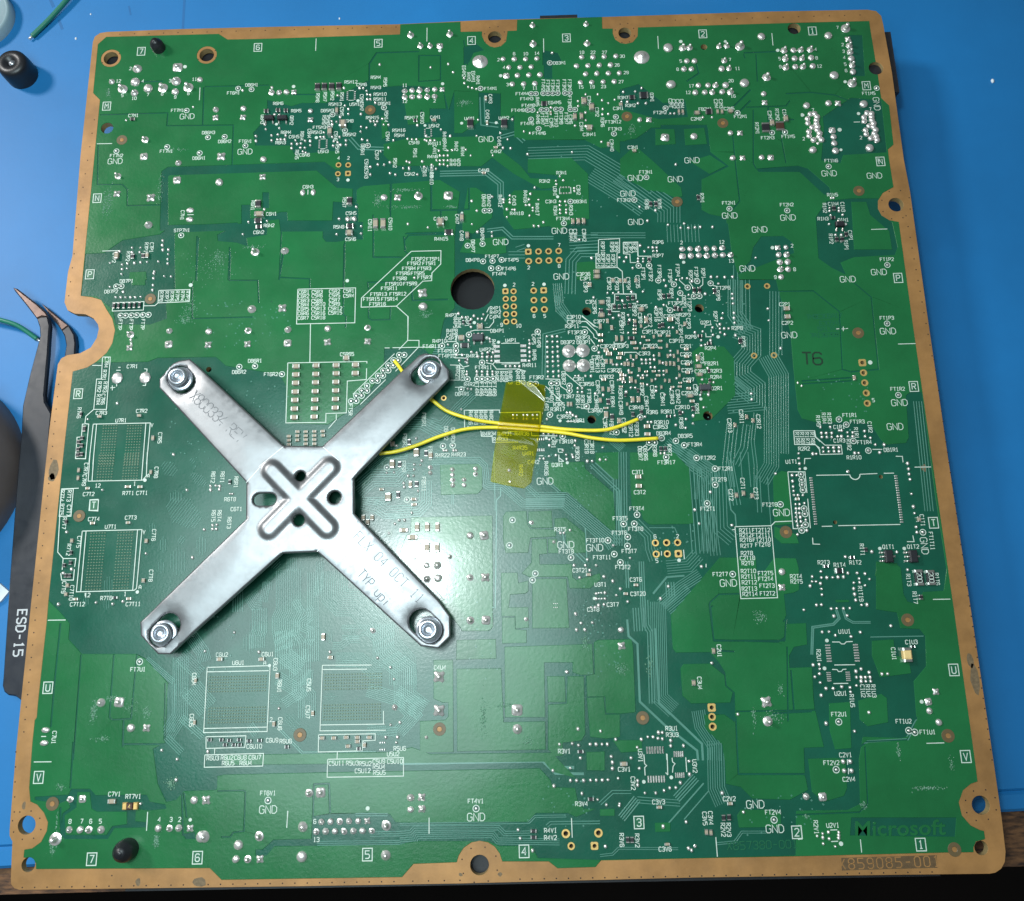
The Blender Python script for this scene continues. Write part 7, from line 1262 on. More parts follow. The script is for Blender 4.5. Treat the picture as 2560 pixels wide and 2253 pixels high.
# arrays beneath the memory chips and other footprints
pd = MB(); bg_ = MB()
silk = MB()
def pad(x, y, a, b, h=.16): pd.box((x, y, .03), (a, b, h), 0, .08)
chips = []
for ln in D_M.split(';'):
    q = ln.split(); k = q[0]; v = [float(t) for t in q[1:]]; x, y = v[:2]
    if k == 'bga':
        nx, ny = int(v[4]), int(v[5])
        for i in range(nx):
            for j in range(ny):
                px = x + (i - (nx - 1) / 2) * v[2] / nx ; py = y + (j - (ny - 1) / 2) * v[3] / ny
                bg_.lathe((px, py, .02), [(.15, 0), (.13, .1), (.05, .16)], 6, 0, True, 1.5, 1)
    elif k in ('pads', 'comb'):
        n = int(v[4])
        for j in range(n):
            py = y + (j - (n - 1) / 2) * v[3] / n * .95
            if k == 'comb': pad(x, py, v[2], v[3] / n * .5)
            else: pad(x - v[2] / 2, py, v[2] * .22, v[3] / n * .55); pad(x + v[2] / 2, py, v[2] * .22, v[3] / n * .55)
        if k == 'pads':
            for sg in (-1, 1): silk.ribbon([(x - v[2] * .34, y + sg * v[3] / 2), (x + v[2] * .34, y + sg * v[3] / 2)], .16, .1)
    elif k in ('pads2', 'comb2'):
        n = int(v[4])
        for j in range(n):
            px = x + (j - (n - 1) / 2) * v[2] / n * .95
            if k == 'comb2': pad(px, y, v[2] / n * .5, v[3])
            else: pad(px, y - v[3] / 2, v[2] / n * .5, v[3] * .28); pad(px, y + v[3] / 2, v[2] / n * .5, v[3] * .28)
    elif k == 'arc': silk.ring((x, y, .1), v[2] - .12, v[2] + .12, 14, 0, math.pi, 2 * math.pi)
    else: chips.append((k, v))
tag(tv.build('via_array', M['trace'], PCB, smooth=False), kind='stuff')
M['ball'] = mat('filled_via', (0.20, 0.27, 0.19), .35, metal=.2)
tag(bg_.build('chip_via_array', M['ball'], PCB), kind='stuff')
tag(pd.build('footprint_pad', M['solder'], PCB), kind='stuff')
# transistors and other bodies
def transistor(x, y, bw, bh, vertical, leads, mat_='black'):
    b = MB(); b.box((x, y, .25), (bw, bh, .95), 0, .18); o = b.build('transistor', M[mat_], PCB)
    for (lx, ly) in leads:
        c = MB(); d = (.42, .62) if not vertical else (.72, .4)
        c.box((lx, ly, .03), (*d, .3), 0, .08); ox, oy = (x - lx) * .35, (y - ly) * .35
        c.box((lx + (0 if not vertical else math.copysign(.35, x - lx)), ly + (math.copysign(.3, y - ly) if not vertical else 0), .2), (d[0] * .7, d[1] * .7, .35), 0, .08)
        c.build('lead', M['tin'], o)
for k, v in chips:
    x, y = v[:2]
    if k == 'soic':
        transistor(x, y + .1, v[2] * .95, v[3] * .8, False, [(x - v[2] * .35, y - v[3] * .8), (x + v[2] * .35, y - v[3] * .8), (x, y + v[3] * .75)])
    elif k == 'sotv':
        transistor(x + .2, y, v[2] * .8, v[3] * .95, True, [(x - v[2] * .55, y + v[3] * .32), (x - v[2] * .5, y), (x - v[2] * .6, y - v[3] * .34), (x + v[2] * .75, y)])
    elif k == 'sot':
        transistor(x, y, v[2] * .95, v[3] * .95, False, [(x - v[2] * .33, y - v[3] * .72), (x + v[2] * .3, y - v[3] * .72)] + [(x + v[2] * t, y + v[3] * .6) for t in (-.33, 0, .33)], 'grey')
    elif k == 'blob':
        b = MB(); n = 9
        for i in range(n): b.lathe((x + random.uniform(-.35, .35) + (i - n / 2) * .06, y + v[3] * (.5 - (i + .5) / n), .02), [(v[2] * .36, 0), (v[2] * .33, .3), (v[2] * .22, .55), (.08, .65)], 10)
        b.build('solder_blob', M['solder'], PCB, True)
    elif k == 'thermistor':
        b = MB(); b.box((x, y, .05), (v[2] * .4, v[3] * .9, .8), 0, .12); o = b.build('thermistor', M['brown'], PCB)
        for sg in (-1, 1):
            c = MB(); c.box((x + sg * v[2] * .34, y, .03), (v[2] * .3, v[3], .6), 0, .15); c.build('end_cap', M['gold'], o)
        c = MB(); letters(c, '4', (x, y), .7, 1, 0, .12, .87); c.build('print', M['gold'], o, flat=True)

# ------------- solder joints, pads, capacitors ... (shared meshes, one object each)
def shared(name, fn, mats, smooth=True):
    b = MB(); fn(b); return b.mesh(name, mats, smooth)
N16 = 16
jm = [shared('solder_joint', lambda b: (b.lathe((0, 0, 0), [(1, .02), (.97, .1), (.82, .3), (.58, .52), (.36, .7), (.3, .98), (.16, 1.06), (.02, 1.07)], N16)), M['solder']),
      shared('solder_joint', lambda b: (b.lathe((0, 0, 0), [(1, .02), (.98, .16), (.85, .42), (.6, .62), (.3, .73), (.03, .76)], N16)), M['solder']),
      shared('solder_joint', lambda b: (b.lathe((0, 0, 0), [(1, .02), (.96, .06), (.75, .14), (.46, .22), (.44, .3), (.40, 1.5), (.24, 1.75), (.03, 1.78)], N16)), M['solder'])]
for i, (x, y, r) in enumerate(rows(D_J)):
    k = 0 if r > 1.35 else (1 if (x > 100 and y > 150) else i % 3)
    if 1.35 < r and r < 1.65: k = 0
    if y > 196 and r < 1.0 or (y > 184 and x > 160 and i % 2 and .75 < r < 1.4): k = 2
    inst(jm[k], 'solder_joint', PCB, (x, y, .085), (r * random.uniform(.92, 1.05), r * random.uniform(.92, 1.05), min(r, 1.15) * random.uniform(.8, 1.0)), random.uniform(0, 6.28))
def sq(b):
    n = 16; P = []
    for k in range(n):
        a = 2 * math.pi * (k + .5) / n; c, s_ = math.cos(a), math.sin(a); e = 1 / max(abs(c), abs(s_)); e = min(e, 1.28); P.append((c * e, s_ * e))
    for r, z in ((1, .02), (.95, .14), (.7, .26), (.42, .4), (.33, .62), (.3, .95), (.12, 1.05)): b.v += [((p[0] * (1 if r > .6 else 1 / max(1, math.hypot(*p)))) * r, (p[1] * (1 if r > .6 else 1 / max(1, math.hypot(*p)))) * r, z) for p in P]
    for j in range(6):
        for k in range(n): b.f.append((j * n + k, j * n + (k + 1) % n, (j + 1) * n + (k + 1) % n, (j + 1) * n + k))
    b.f.append(tuple(6 * n + k for k in range(n))); b.m = [0] * len(b.f)
def star(b):
    sq(b); n = 16
    for i, v_ in enumerate(b.v[:2 * n]):
        a = math.atan2(v_[1], v_[0]); k = 1 - .27 * math.cos(2 * a) ** 2 * 1.0
        b.v[i] = (v_[0] * k, v_[1] * k, v_[2])
sm = [shared('square_joint', sq, M['solder']), shared('square_joint', star, M['solder'])]
for i, (x, y, r) in enumerate(rows(D_Q)):
    inst(sm[1 if i % 3 else 0], 'square_joint', PCB, (x, y, .085), (r, r, min(r, 1.1) * .9), random.uniform(-.12, .12))
vb = MB()
for x, y in rows(D_V):
    r = random.uniform(.30, .40)
    vb.lathe((x, y, .03), [(r, 0), (r * .92, .16), (r * .6, .32), (r * .15, .38)], 8, 0, True, 1, random.uniform(.95, 1.3))
tag(vb.build('solder_bump', M['solder'], PCB, True), kind='stuff')
tp = shared('test_point', lambda b: (b.ring((0, 0, .03), .56, .74, 18, 0), b.ring((0, 0, .012), .33, .56, 14, 2), b.lathe((0, 0, .0), [(.34, 0), (.31, .14), (.19, .25), (.03, .29)], 10, 1)), [M['white'], M['solder'], M['dark']], False)
for x, y in rows(D_P): inst(tp, 'test_point', PCB, (x, y, .098))
gr = shared('plated_hole', lambda b: (b.lathe((0, 0, 0), [(1.0, 0), (.97, .07), (.6, .07), (.53, .0), (.53, -1.5)], 18, 0, False), b.lathe((0, 0, -1.5), [(.54, 0), (.01, 0)], 12, 1, True)), [M['gold'], M['hole']], False)
def gsq(b):
    n = 20; P = []
    for k in range(n):
        a = 2 * math.pi * k / n; c, s_ = math.cos(a), math.sin(a); e = min(1 / max(abs(c), abs(s_)), 1.33); P.append((c * e, s_ * e))
    C0 = circle(0, 0, .53, n)
    b.add([(*p, 0) for p in P] + [(p[0] * .97, p[1] * .97, .07) for p in P] + [(*p, .07) for p in C0] + [(*p, -1.5) for p in C0], [(j * n + k, j * n + (k + 1) % n, (j + 1) * n + (k + 1) % n, (j + 1) * n + k) for j in range(3) for k in range(n)], 0)
    b.lathe((0, 0, -1.5), [(.54, 0), (.01, 0)], 12, 1)
gs = shared('plated_hole', gsq, [M['gold'], M['hole']], False)
for x, y, r in GRS: inst(gr, 'plated_hole', PCB, (x, y, .04), (r, r, 1))
for x, y, r in GSS: inst(gs, 'plated_hole', PCB, (x, y, .04), (r, r, 1))
fd = shared('fiducial', lambda b: (b.lathe((0, 0, 0), [(1.4, 0), (1.35, .06), (.62, .06), (.55, .02)], 22, 0, True), b.lathe((0, 0, .0), [(.52, .02), (.5, .09), (.1, .1)], 14, 1)), [M['tarnish2'], M['copper']], False)
for x, y in rows(D_F): inst(fd, 'fiducial', PCB, (x, y, .08))
zp = shared('solder_pad', lambda b: b.lathe((0, 0, 0), [(.56, .0), (.54, .16), (.4, .38), (.15, .5), (.02, .52)], 8), M['solder'])
for x, y, a, b_ in rows(D_Z): inst(zp, 'solder_pad', PCB, (x, y, .09), (a, b_, .9), random.uniform(-.1, .1))
# chip capacitors: a body (and, on the ones large enough to show them, end caps as sub-parts)
def chip(b, long_x, t=.36):
    b.box((0, 0, 0), (1, 1, 1), 0, .12)
cbx = shared('capacitor', lambda b: (b.box((0, 0, 0), (.62, 1, 1), 0, .10), b.box((-.40, 0, 0), (.2, 1.0, 1.02), 1, .08), b.box((.40, 0, 0), (.2, 1.0, 1.02), 1, .08)), [M['cap'], M['tin']], False)
cby = shared('capacitor', lambda b: (b.box((0, 0, 0), (1, .62, 1), 0, .10), b.box((0, -.40, 0), (1.0, .2, 1.02), 1, .08), b.box((0, .40, 0), (1.0, .2, 1.02), 1, .08)), [M['cap'], M['tin']], False)
bx_ = shared('capacitor', lambda b: b.box((0, 0, 0), (1, 1, 1), 0, .14), M['cap'], False)
bxp = shared('capacitor', lambda b: b.box((0, 0, 0), (1, 1, 1), 0, .14), M['cappale'], False)
capm = shared('end_cap', lambda b: b.box((0, 0, 0), (1, 1, 1), 0, .14), M['tin'], False)
caps = sorted(rows(D_C), key=lambda c: -c[2] * c[3])
extra = MB()
for i, (x, y, a, b_) in enumerate(caps):
    lx = a >= b_; h = .55 * min(a, b_) + .15
    if i >= 295:
        extra.box((x, y, .05), (a, b_, h), 0, .08); continue
    if max(a, b_) > 1.45:
        big = max(a, b_) > 2.6 and min(a, b_) > 1.6
        o = inst(bxp if big and x > 150 else (capm if x < 45 and a > 2 else bx_), 'capacitor', PCB, (x, y, .05), (a * (.6 if lx else 1), b_ * (1 if lx else .6), h))
        for sg in (-1, 1):
            q = inst(capm, 'end_cap', o); q.parent = o
            if lx: q.scale = (.36, 1.03, 1.04); q.location = (sg * .66, 0, -.01)
            else: q.scale = (1.03, .36, 1.04); q.location = (0, sg * .66, -.01)
    else: inst(cbx if lx else cby, 'capacitor', PCB, (x, y, .05), (a, b_, h), random.uniform(-.04, .04))
if extra.f: tag(extra.build('small_capacitor', M['cap'], PCB), kind='stuff')
rbx = shared('resistor', lambda b: (b.box((0, 0, .02), (.64, .96, .9), 0, .06), b.box((-.41, 0, 0), (.2, 1.0, .95), 1, .06), b.box((.41, 0, 0), (.2, 1.0, .95), 1, .06)), [M['black'], M['tin']], False)
rby = shared('resistor', lambda b: (b.box((0, 0, .02), (.96, .64, .9), 0, .06), b.box((0, -.41, 0), (1.0, .2, .95), 1, .06), b.box((0, .41, 0), (1.0, .2, .95), 1, .06)), [M['black'], M['tin']], False)
rbig = shared('resistor', lambda b: b.box((0, 0, 0), (1, 1, 1), 0, .06), M['black'], False)
rbr = shared('resistor', lambda b: b.box((0, 0, 0), (1, 1, 1), 0, .1), M['brown'], False)
for x, y, a, b_ in rows(D_R):
    lx = a >= b_
    if max(a, b_) > 1.8:
        br = x > 175 and y > 168 and b_ < 3
        o = inst(rbr if br else rbig, 'resistor', PCB, (x, y, .06), (a * (.66 if lx else 1), b_ * (1 if lx else .66), .55))
        for sg in (-1, 1):
            q = inst(capm, 'end_cap', o); q.parent = o
            if lx: q.scale = (.28, 1.03, 1.05); q.location = (sg * .62, 0, -.05)
            else: q.scale = (1.03, .28, 1.05); q.location = (0, sg * .62, -.05)
        if b_ > 3:
            c = MB(); letters(c, '200', (0, 0), 1.0, .75, -math.pi / 2, .13, 1.03, 0, .62)
            po = c.build('print', M['white'], o, flat=True); po.scale = (1 / a, 1 / (b_ * .66), 1)
    else: inst(rbx if lx else rby, 'resistor', PCB, (x, y, .05), (a, b_, .5))

# ------------- printing
lab = MB()
for ln in D_TX.split('\n'):
    q = ln.split(' ')
    x, y, rot, k, wds = float(q[0]), float(q[1]), int(q[2]), q[3], q[4]
    ang = -math.pi / 2 if rot else 0
    if k == 'g':
        c = MB(); letters(c, wds, (0, 0), 1.5, 1.32, ang, .165, 0, 0, .66); o = c.build('ground_marking', M['white'], PCB, flat=True); o.location = (x, y, .125)
    else: letters(lab, wds, (x, y), .84, .685, ang, .15, .10, 0, .60)
tag(lab.build('component_marking', M['white'], PCB, flat=True), kind='stuff')
for ln in D_BX.split(';'):
    x, y, ch = ln.split(); x = float(x); y = float(y); c = MB(); vert = ch.isalpha()
    a, b_ = (1.0, 1.2)
    c.ribbon([(-a, -b_), (a, -b_), (a, b_), (-a, b_)], .2, 0, 0, closed=True); 
    letters(c, ch, (0, 0), 1.45, 1, 0, .2, 0, 0, .6); c.prism([(-.8, -1), (.8, -1), (.8, 1), (-.8, 1)], -.02, -.012, 1)
    o = c.build('zone_marking', [M['white'], M['ghost']], PCB, flat=True); o.location = (x, y, .125)
for i, p in enumerate(polys(D_L)): silk.ribbon(p, .19, .13 + i * 6e-5)
for x, y, r in rows(D_S): silk.prism(circle(x, y, r, 12), .07, .15)
tag(silk.build('silkscreen_outline', M['white'], PCB, flat=True), kind='stuff')
# via dots in the bare copper
ev = MB()
for ln in D_ED.split(';'):
    x, y = ln.split(); ev.lathe((float(x), float(y), .045), [(.16, 0), (.02, 0)], 7)
tag(ev.build('rim_via', M['hole'], PCB, flat=True), kind='stuff')
# fonts for the etched maker's name and the part number band
def word(name, body, size, c, z, mtl, ext, ang=0, bold=0.0, sx=1.0, space=1.0, parent=PCB, shear=0.0):
    cu = bpy.data.curves.new(name, 'FONT'); cu.body = body; cu.size = size; cu.align_x = 'CENTER'; cu.align_y = 'CENTER'; cu.extrude = ext; cu.offset = bold; cu.space_character = space; cu.shear = shear
    o = bpy.data.objects.new(name, cu); SC.collection.objects.link(o); dg = bpy.context.evaluated_depsgraph_get()
    me = bpy.data.meshes.new_from_object(o.evaluated_get(dg)); bpy.data.objects.remove(o); bpy.data.curves.remove(cu)
    me.materials.clear(); me.materials.append(mtl)
    q = inst(me, name, parent, (c[0], c[1], z), (sx, 1, 1), ang); return q
bc = U(2275, 2070, 0); word('maker_name', 'Microsoft', 4.1, (U(2000 + 900 / 3.65, 1853 + 800 / 3.65, 0)), .06, M['light'], .03, 0, .07, 1.12, 1.05, shear=.12)
pc = polys(D_BAR)
b = MB(); a0, a1, a2, a3 = (U(2000 + x / 3.65, 1853 + y / 3.65, 0) for x, y in ((375, 1065), (1245, 1040), (1252, 1155), (382, 1180)))
b.prism([a3, a2, a1, a0], .042, .06); b.build('number_band', M['hatch'], PCB)
c = U(2000 + 812 / 3.65, 1853 + 1108 / 3.65, 0); b = MB(); letters(b, 'X859085-001', c, 1.95, 1.93, .012, .2, .068, 0, .6); b.build('part_number', M['copper'], PCB, flat=True)
b = MB(); letters(b, 'X857380-001', U(1905, 2112, 0), 1.5, 1.35, .01, .2, .10, 0, .66)
for k, (yy, s_) in enumerate(((791, 10), (808, 6), (822, 7), (838, 8))):
    letters(b, 'TM8E305A17A136768'[k * 3:k * 3 + s_], U(2060 if k in (0, 3) else 2075, yy, 0), 1.05, .85, .02, .22, .10, 0, .7)
b.build('faded_print', M['ghost'], PCB, flat=True)
b = MB(); letters(b, 'T6', U(2030, 897, 0), 3.0, 2.5, -.03, .42, .11, 0, .7); b.build('ink_stamp', M['engrave'], PCB, flat=True)
# flux residue: crumbs of clear resin left round hand-soldered places
fx = MB()
for x, y, a, b_, n in rows(D_FX):
    for _ in range(int(n * 2.2)):
        t_ = random.gauss(0, .28), random.gauss(0, .28); r = random.uniform(.05, .17)
        fx.lathe((x + t_[0] * a, y + t_[1] * b_, .075), [(r, 0), (r * .7, r * .5), (r * .1, r * .7)], 5, 0, True, 1, random.uniform(.6, 1.8))
tag(fx.build('flux_residue', M['flux'], PCB, True), kind='stuff')
# tarnish on the copper rim
for x, y, r, e in ((135, 1175, 1.5, 1.6), (60, 2015, .45, 2.2), (130, 1195, .9, 1.2), (2437, 1700, 1.1, 3), (2425, 1650, .8, 2.2), (1250, 2186, .5, .8), (1152, 2187, .5, .8), (345, 2205, .6, 1.4), (500, 2205, 1.5, .7), (2310, 1170, .7, 1.3)):
    b = MB(); c = U(x, y, 0); p = [(c[0] + r * random.uniform(.7, 1.1) * math.cos(k * .63), c[1] + r * e * random.uniform(.7, 1.1) * math.sin(k * .63)) for k in range(10)]; b.prism(p, .041, .046, 0); b.build('tarnish_spot', M['stain'], PCB, flat=True)
# black plastic pegs pushed through the board, connectors under it, and a dark slab added behind its holes
for (x, y, r, hh) in ((398, 122, 1.75, 1.0), (322, 2122, 2.2, 2.2)):
    c = U(x, y, 0); b = MB(); b.lathe((c[0], c[1], -1), [(r, -2), (r, hh * .6 + 2), (r * .85, hh * .85 + 2.4), (r * .55, hh + 2.7), (r * .5, hh + 3)], 18)
    b.lathe((c[0], c[1], hh + 1.9), [(r * .3, 0), (r * .22, .25)], 10); b.build('retaining_peg', M['rubber'], PCB, True)
b = MB(); b.box((112, 115, -12.5), (170, 150, 6)); b.build('dark_backing_slab', M['void'], PCB)  # unseen slab added under the board so its holes read black
b = MB(); b.box((99.2, 200.5, -13), (195.6, 14, 11)); b.build('connector_housing', M['black'], PCB)
b = MB(); c0, c1 = U(2222, 90, -2.5), U(2238, 240, -2.5); b.box(((c0[0]) - 10, (c0[1] + c1[1]) / 2, -13), (19.6, c0[1] - c1[1], 12)); b.build('connector_housing', M['black'], PCB)
b = MB(); b.box((110, 3.4, -12.5), (170, 9, 10)); b.build('connector_housing', M['black'], PCB)

c0, c1 = U(1350, 47, -2.5), U(1443, 44, -2.5)
b = MB(); b.box(((c0[0] + c1[0]) / 2, (c0[1] + c1[1]) / 2 - 4, -12), (c1[0] - c0[0], 9.0, 10)); b.build('connector_housing', M['black'], PCB)

# ================================================================ steel X bracket
XB = empty('support_bracket', (*U(747, 1250, 6), H)); tag(XB, 'X-shaped galvanised steel bracket held down on the green board by four screws', 'bracket')
ZB = 6.6
def ub(x, y, z=ZB): return U(340 + x / 2.2488, 860 + y / 2.2488, z)
ctr = Vector(ub(917, 870))
def arm_z(p):
    d = (Vector(p) - ctr); r = max(abs(d.x), abs(d.y)); q = max(0.0, r - 12.6)
    return ZB - min(q * .085, 2.6)
def ubz(x, y):
    z = ZB
    for _ in range(4): z = arm_z(ub(x, y, z))
    return ub(x, y, z)
OUT = [(300, 84), (318, 98), (828, 572), (1048, 575), (1590, 62), (1622, 50), (1690, 60), (1755, 140), (1760, 195), (1225, 752), (1225, 952), (1700, 1440), (1766, 1530), (1768, 1645), (1700, 1712), (1600, 1700), (1018, 1168), (820, 1176), (258, 1680), (190, 1745), (122, 1745), (24, 1640), (22, 1565), (618, 985), (620, 778), (130, 246), (130, 195), (205, 108), (240, 92)]
xv = []; xf = []; xk = []
def xface(p, k):
    p = ccw(p); b0 = len(xv); xv.extend(Vector(q) for q in p); xf.append(list(range(b0, b0 + len(p)))); xk.append(k)
rims = []
def dens(P, st):
    o = []
    for i in range(len(P)):
        a, b_ = Vector(P[i - 1]), Vector(P[i]); n = max(1, int((b_ - a).length / st)); o += [tuple(a.lerp(b_, k / n)) for k in range(n)]
    return o
def xrim(P, k, sgn):
    P = ccw(dens(P, .9)); rims.append(P); xface(P, k); n = len(P)
    for i in range(n):
        a, b_, c = Vector(P[i - 1]), Vector(P[i]), Vector(P[(i + 1) % n]); d = (c - a).normalized(); xv.append(b_ + Vector((-d.y, d.x)) * .38 * sgn)
xrim([ubz(*p) for p in OUT], 'O', 1)
def capsule(a, b, r, n=8):
    a, b = Vector(a), Vector(b); d = (b - a); d = d.normalized() if d.length > 1e-6 else Vector((1, 0)); t0 = math.atan2(d.y, d.x)
    return [tuple(b + Vector((math.cos(t0 - math.pi / 2 + math.pi * k / n), math.sin(t0 - math.pi / 2 + math.pi * k / n))) * r) for k in range(n + 1)] + [tuple(a + Vector((math.cos(t0 + math.pi / 2 + math.pi * k / n), math.sin(t0 + math.pi / 2 + math.pi * k / n))) * r) for k in range(n + 1)]
k_ = 1 / 22.5
slots = [((232, 178), (262, 212), 62), ((1655, 118), (1598, 178), 52), ((128, 1632), (178, 1582), 60), ((1655, 1612), (1600, 1560), 60)]
for a, b, r in slots: xrim(capsule(ubz(*a), ubz(*b), r * k_), 'H', -1)
xrim(capsule(ub(690, 873), ub(752, 873), 32 * k_), 'H', -1)
for x, y, r in ((1115, 862, 33), (922, 742, 27), (914, 990, 30)): xrim(circle(*ub(x, y), r * k_, 16), 'H', -1)
lobes = [ub(765, 712), ub(1088, 697), ub(1078, 1035), ub(750, 1040)]
def emboss(p):
    d = 99
    for q in lobes:
        a, b = ctr, Vector(q); t_ = max(0, min(1, (Vector(p) - a).dot(b - a) / (b - a).length_squared)); d = min(d, (Vector(p) - a - (b - a) * t_).length)
    d = max(0, d - .95); return .42 * (1 + math.cos(math.pi * d / 1.75)) if d < 1.75 else 0
opoly = [tuple(xv[i]) for i in xf[0]]
xs = [p[0] for p in opoly]; ys = [p[1] for p in opoly]
gx = min(xs)
while gx < max(xs):
    gy = min(ys)
    while gy < max(ys):
        p = (gx, gy)
        near = (Vector(p) - ctr).length < 12.5
        st = .42 if near else 1.26
        if inpoly(p, opoly) and min((p[0] - q[0]) ** 2 + (p[1] - q[1]) ** 2 for P_ in rims for q in P_[::1]) > .72 and (near or (round((gx - min(xs)) / .42) % 3 == 0 and round((gy - min(ys)) / .42) % 3 == 0)): xv.append(Vector(p))
        gy += .42
    gx += .42
res = delaunay_2d_cdt(xv, [], xf, 1, 1e-4)
V2 = res[0]; fs = []
for f, o in zip(res[2], res[5]):
    ks = set(xk[i] for i in o)
    if 'O' in ks and 'H' not in ks: fs.append(orient(f))
ed = set((f[i], f[(i + 1) % len(f)]) for f in fs for i in range(len(f)))
bd = [e for e in ed if (e[1], e[0]) not in ed]; rim = set(i for e in bd for i in e)
def dimple(p):
    # the tips are pressed down round the screw slots
    z = 0
    for a, b, r in slots:
        c = (Vector(ubz(*a)) + Vector(ubz(*b))) / 2; d = (Vector(p) - c).length
        if d < 6.2: t_ = max(0, min(1, (6.2 - d) / 2.4)); z -= .3 * t_ * t_ * (3 - 2 * t_)
    return z
o0 = Vector((XB.location.x, XB.location.y)); vs = []
for i, p in enumerate(V2): z = arm_z(p) + emboss(p) + dimple(p) - (.12 if i in rim else 0); vs.append((p.x - o0.x, p.y - o0.y, z))
nv = len(vs); vs += [(a, b, z - 1.1) for a, b, z in vs]
b = MB(); b.add(vs, [tuple(f) for f in fs] + [tuple(i + nv for i in reversed(f)) for f in fs] + [(a, a + nv, c + nv, c) for a, c in bd])
pl = b.build('plate', M['steel'], XB, True)
import bmesh
# arm folds: flat bright strips with the highlight painted in
b = MB()
for a, c in (((828, 578), (690, 690)), ((1052, 580), (1140, 655)), ((690, 1060), (820, 1172)), ((1150, 1020), (1215, 950)), ((1018, 1168), (1090, 1090)), ((620, 780), (700, 690))):
    a, c = Vector(ub(*a)) - o0, Vector(ub(*c)) - o0; b.ribbon([a.lerp(c, t) for t in (0, .5, 1)], .12, ZB + .03)
b.build('fold_line', M['fold_hi'], XB, flat=True)
def stamped(s, a, c, h, wd, pitch=None):
    A, Cc = Vector(ubz(*a)), Vector(ubz(*c)); d = Cc - A; n = len(s); mb = MB(); mid = (A + Cc) / 2
    ang = math.atan2(d.y, d.x); pt = d.length / max(1, n - 1)
    letters(mb, s, mid - o0, h, pt, ang, wd, 0, 0, .5)
    mb.v = [(x, y, arm_z((x + o0.x, y + o0.y)) + .035) for x, y, z in mb.v]
    return mb
stamped('X800334 REV', (330, 290), (590, 525), 2.6, .16).build('stamped_number', M['stamp'], XB, flat=True)
stamped('FLX 04 OCT 11', (1250, 1080), (1595, 1430), 2.1, .14).build('stamped_date', M['stamp'], XB, flat=True)
stamped('TYP upi', (1270, 1290), (1410, 1450), 2.0, .2).build('stamped_code', M['stamp'], XB, flat=True)
for (x, y) in ((228, 180), (1648, 141), (132, 1628), (1640, 1606)):
    z = 5.2; c = Vector(ub(x, y, z + 1.2)) - o0
    bo = empty('screw', (c.x, c.y, 0)); bo.parent = XB
    b = MB(); b.lathe((0, 0, 0), [(2.9, z - 1.4), (2.9, z - 1.0), (2.75, z - .85), (1.9, z - .8)], 24, top=False); b.build('washer', M['bolt'], bo, True)
    b = MB(); b.lathe((0, 0, 0), [(2.25, z - .8), (2.25, z + .7), (2.05, z + 1.15), (1.75, z + 1.3), (1.38, z + 1.25), (1.25, z + .9)], 24, top=False); b.build('head', M['bolt'], bo, True)
    b = MB(); b.lathe((0, 0, 0), [(1.27, z + .95), (1.15, z + .5), (.4, z + .35)], 18); b.build('socket', M['grey' if 0 else 'bolt'], bo, True)
    b = MB(); b.lathe((0, 0, 0), [(1.7, 0), (1.7, z - .8)], 16); b.build('shank', M['bolt'], bo, True)

# ================================================================ yellow wires and tape
def spline(P, n=8):
    P = [Vector(p) for p in P]; out = []
    for i in range(len(P) - 1):
        a, b, c, d = P[max(i - 1, 0)], P[i], P[i + 1], P[min(i + 2, len(P) - 1)]
        for k in range(n):
            t_ = k / n; out.append(.5 * ((2 * b) + (c - a) * t_ + (2 * a - 5 * b + 4 * c - d) * t_ ** 2 + (3 * b - a - 3 * c + d) * t_ ** 3))
    return out + [P[-1]]
def wire(pts, r, label, grp=None):
    P = [(*U(x, y, z), z + H) for x, y, z in pts]; e = empty('jumper_wire', P[0]); tag(e, label, 'wire', grp)
    q = spline([Vector(p) - Vector(P[0]) for p in P]); b = MB(); b.tube(q, r, 12); b.build('insulation', M['yellow'], e, True)
    d = (q[-1] - q[-3]).normalized(); b = MB(); b.tube([q[-1] - d * .3, q[-1] + d * .55 + Vector((0, 0, -.35)), q[-1] + d * 1.15 + Vector((0, 0, -.75))], [.28, .26, .2], 8); b.build('bare_end', M['solder'], e, True)
    return e
zt_ = 1.15
wire([(986, 902, 1.4), (1000, 920, 1.6), (1030, 965, 1.6), (1078, 999, 1.6), (1120, 1029, 1.5), (1180, 1048, 1.3), (1245, 1058, .75), (1345, 1066, .75), (1420, 1074, 1.1), (1500, 1076, 1.3), (1545, 1067, 1.3), (1595, 1048, 1.1)], .43, 'yellow wire from under the bracket arm that curves up to the upper right solder point')
wire([(948, 1134, 2.2), (990, 1129, 1.9), (1040, 1114, 1.6), (1100, 1091, 1.4), (1165, 1073, 1.2), (1240, 1069, .75), (1345, 1076, .75), (1420, 1084, 1.0), (1480, 1095, 1.2), (1550, 1101, 1.2), (1645, 1096, 1.0)], .43, 'yellow wire from under the bracket centre that runs lower to the right hand solder point')
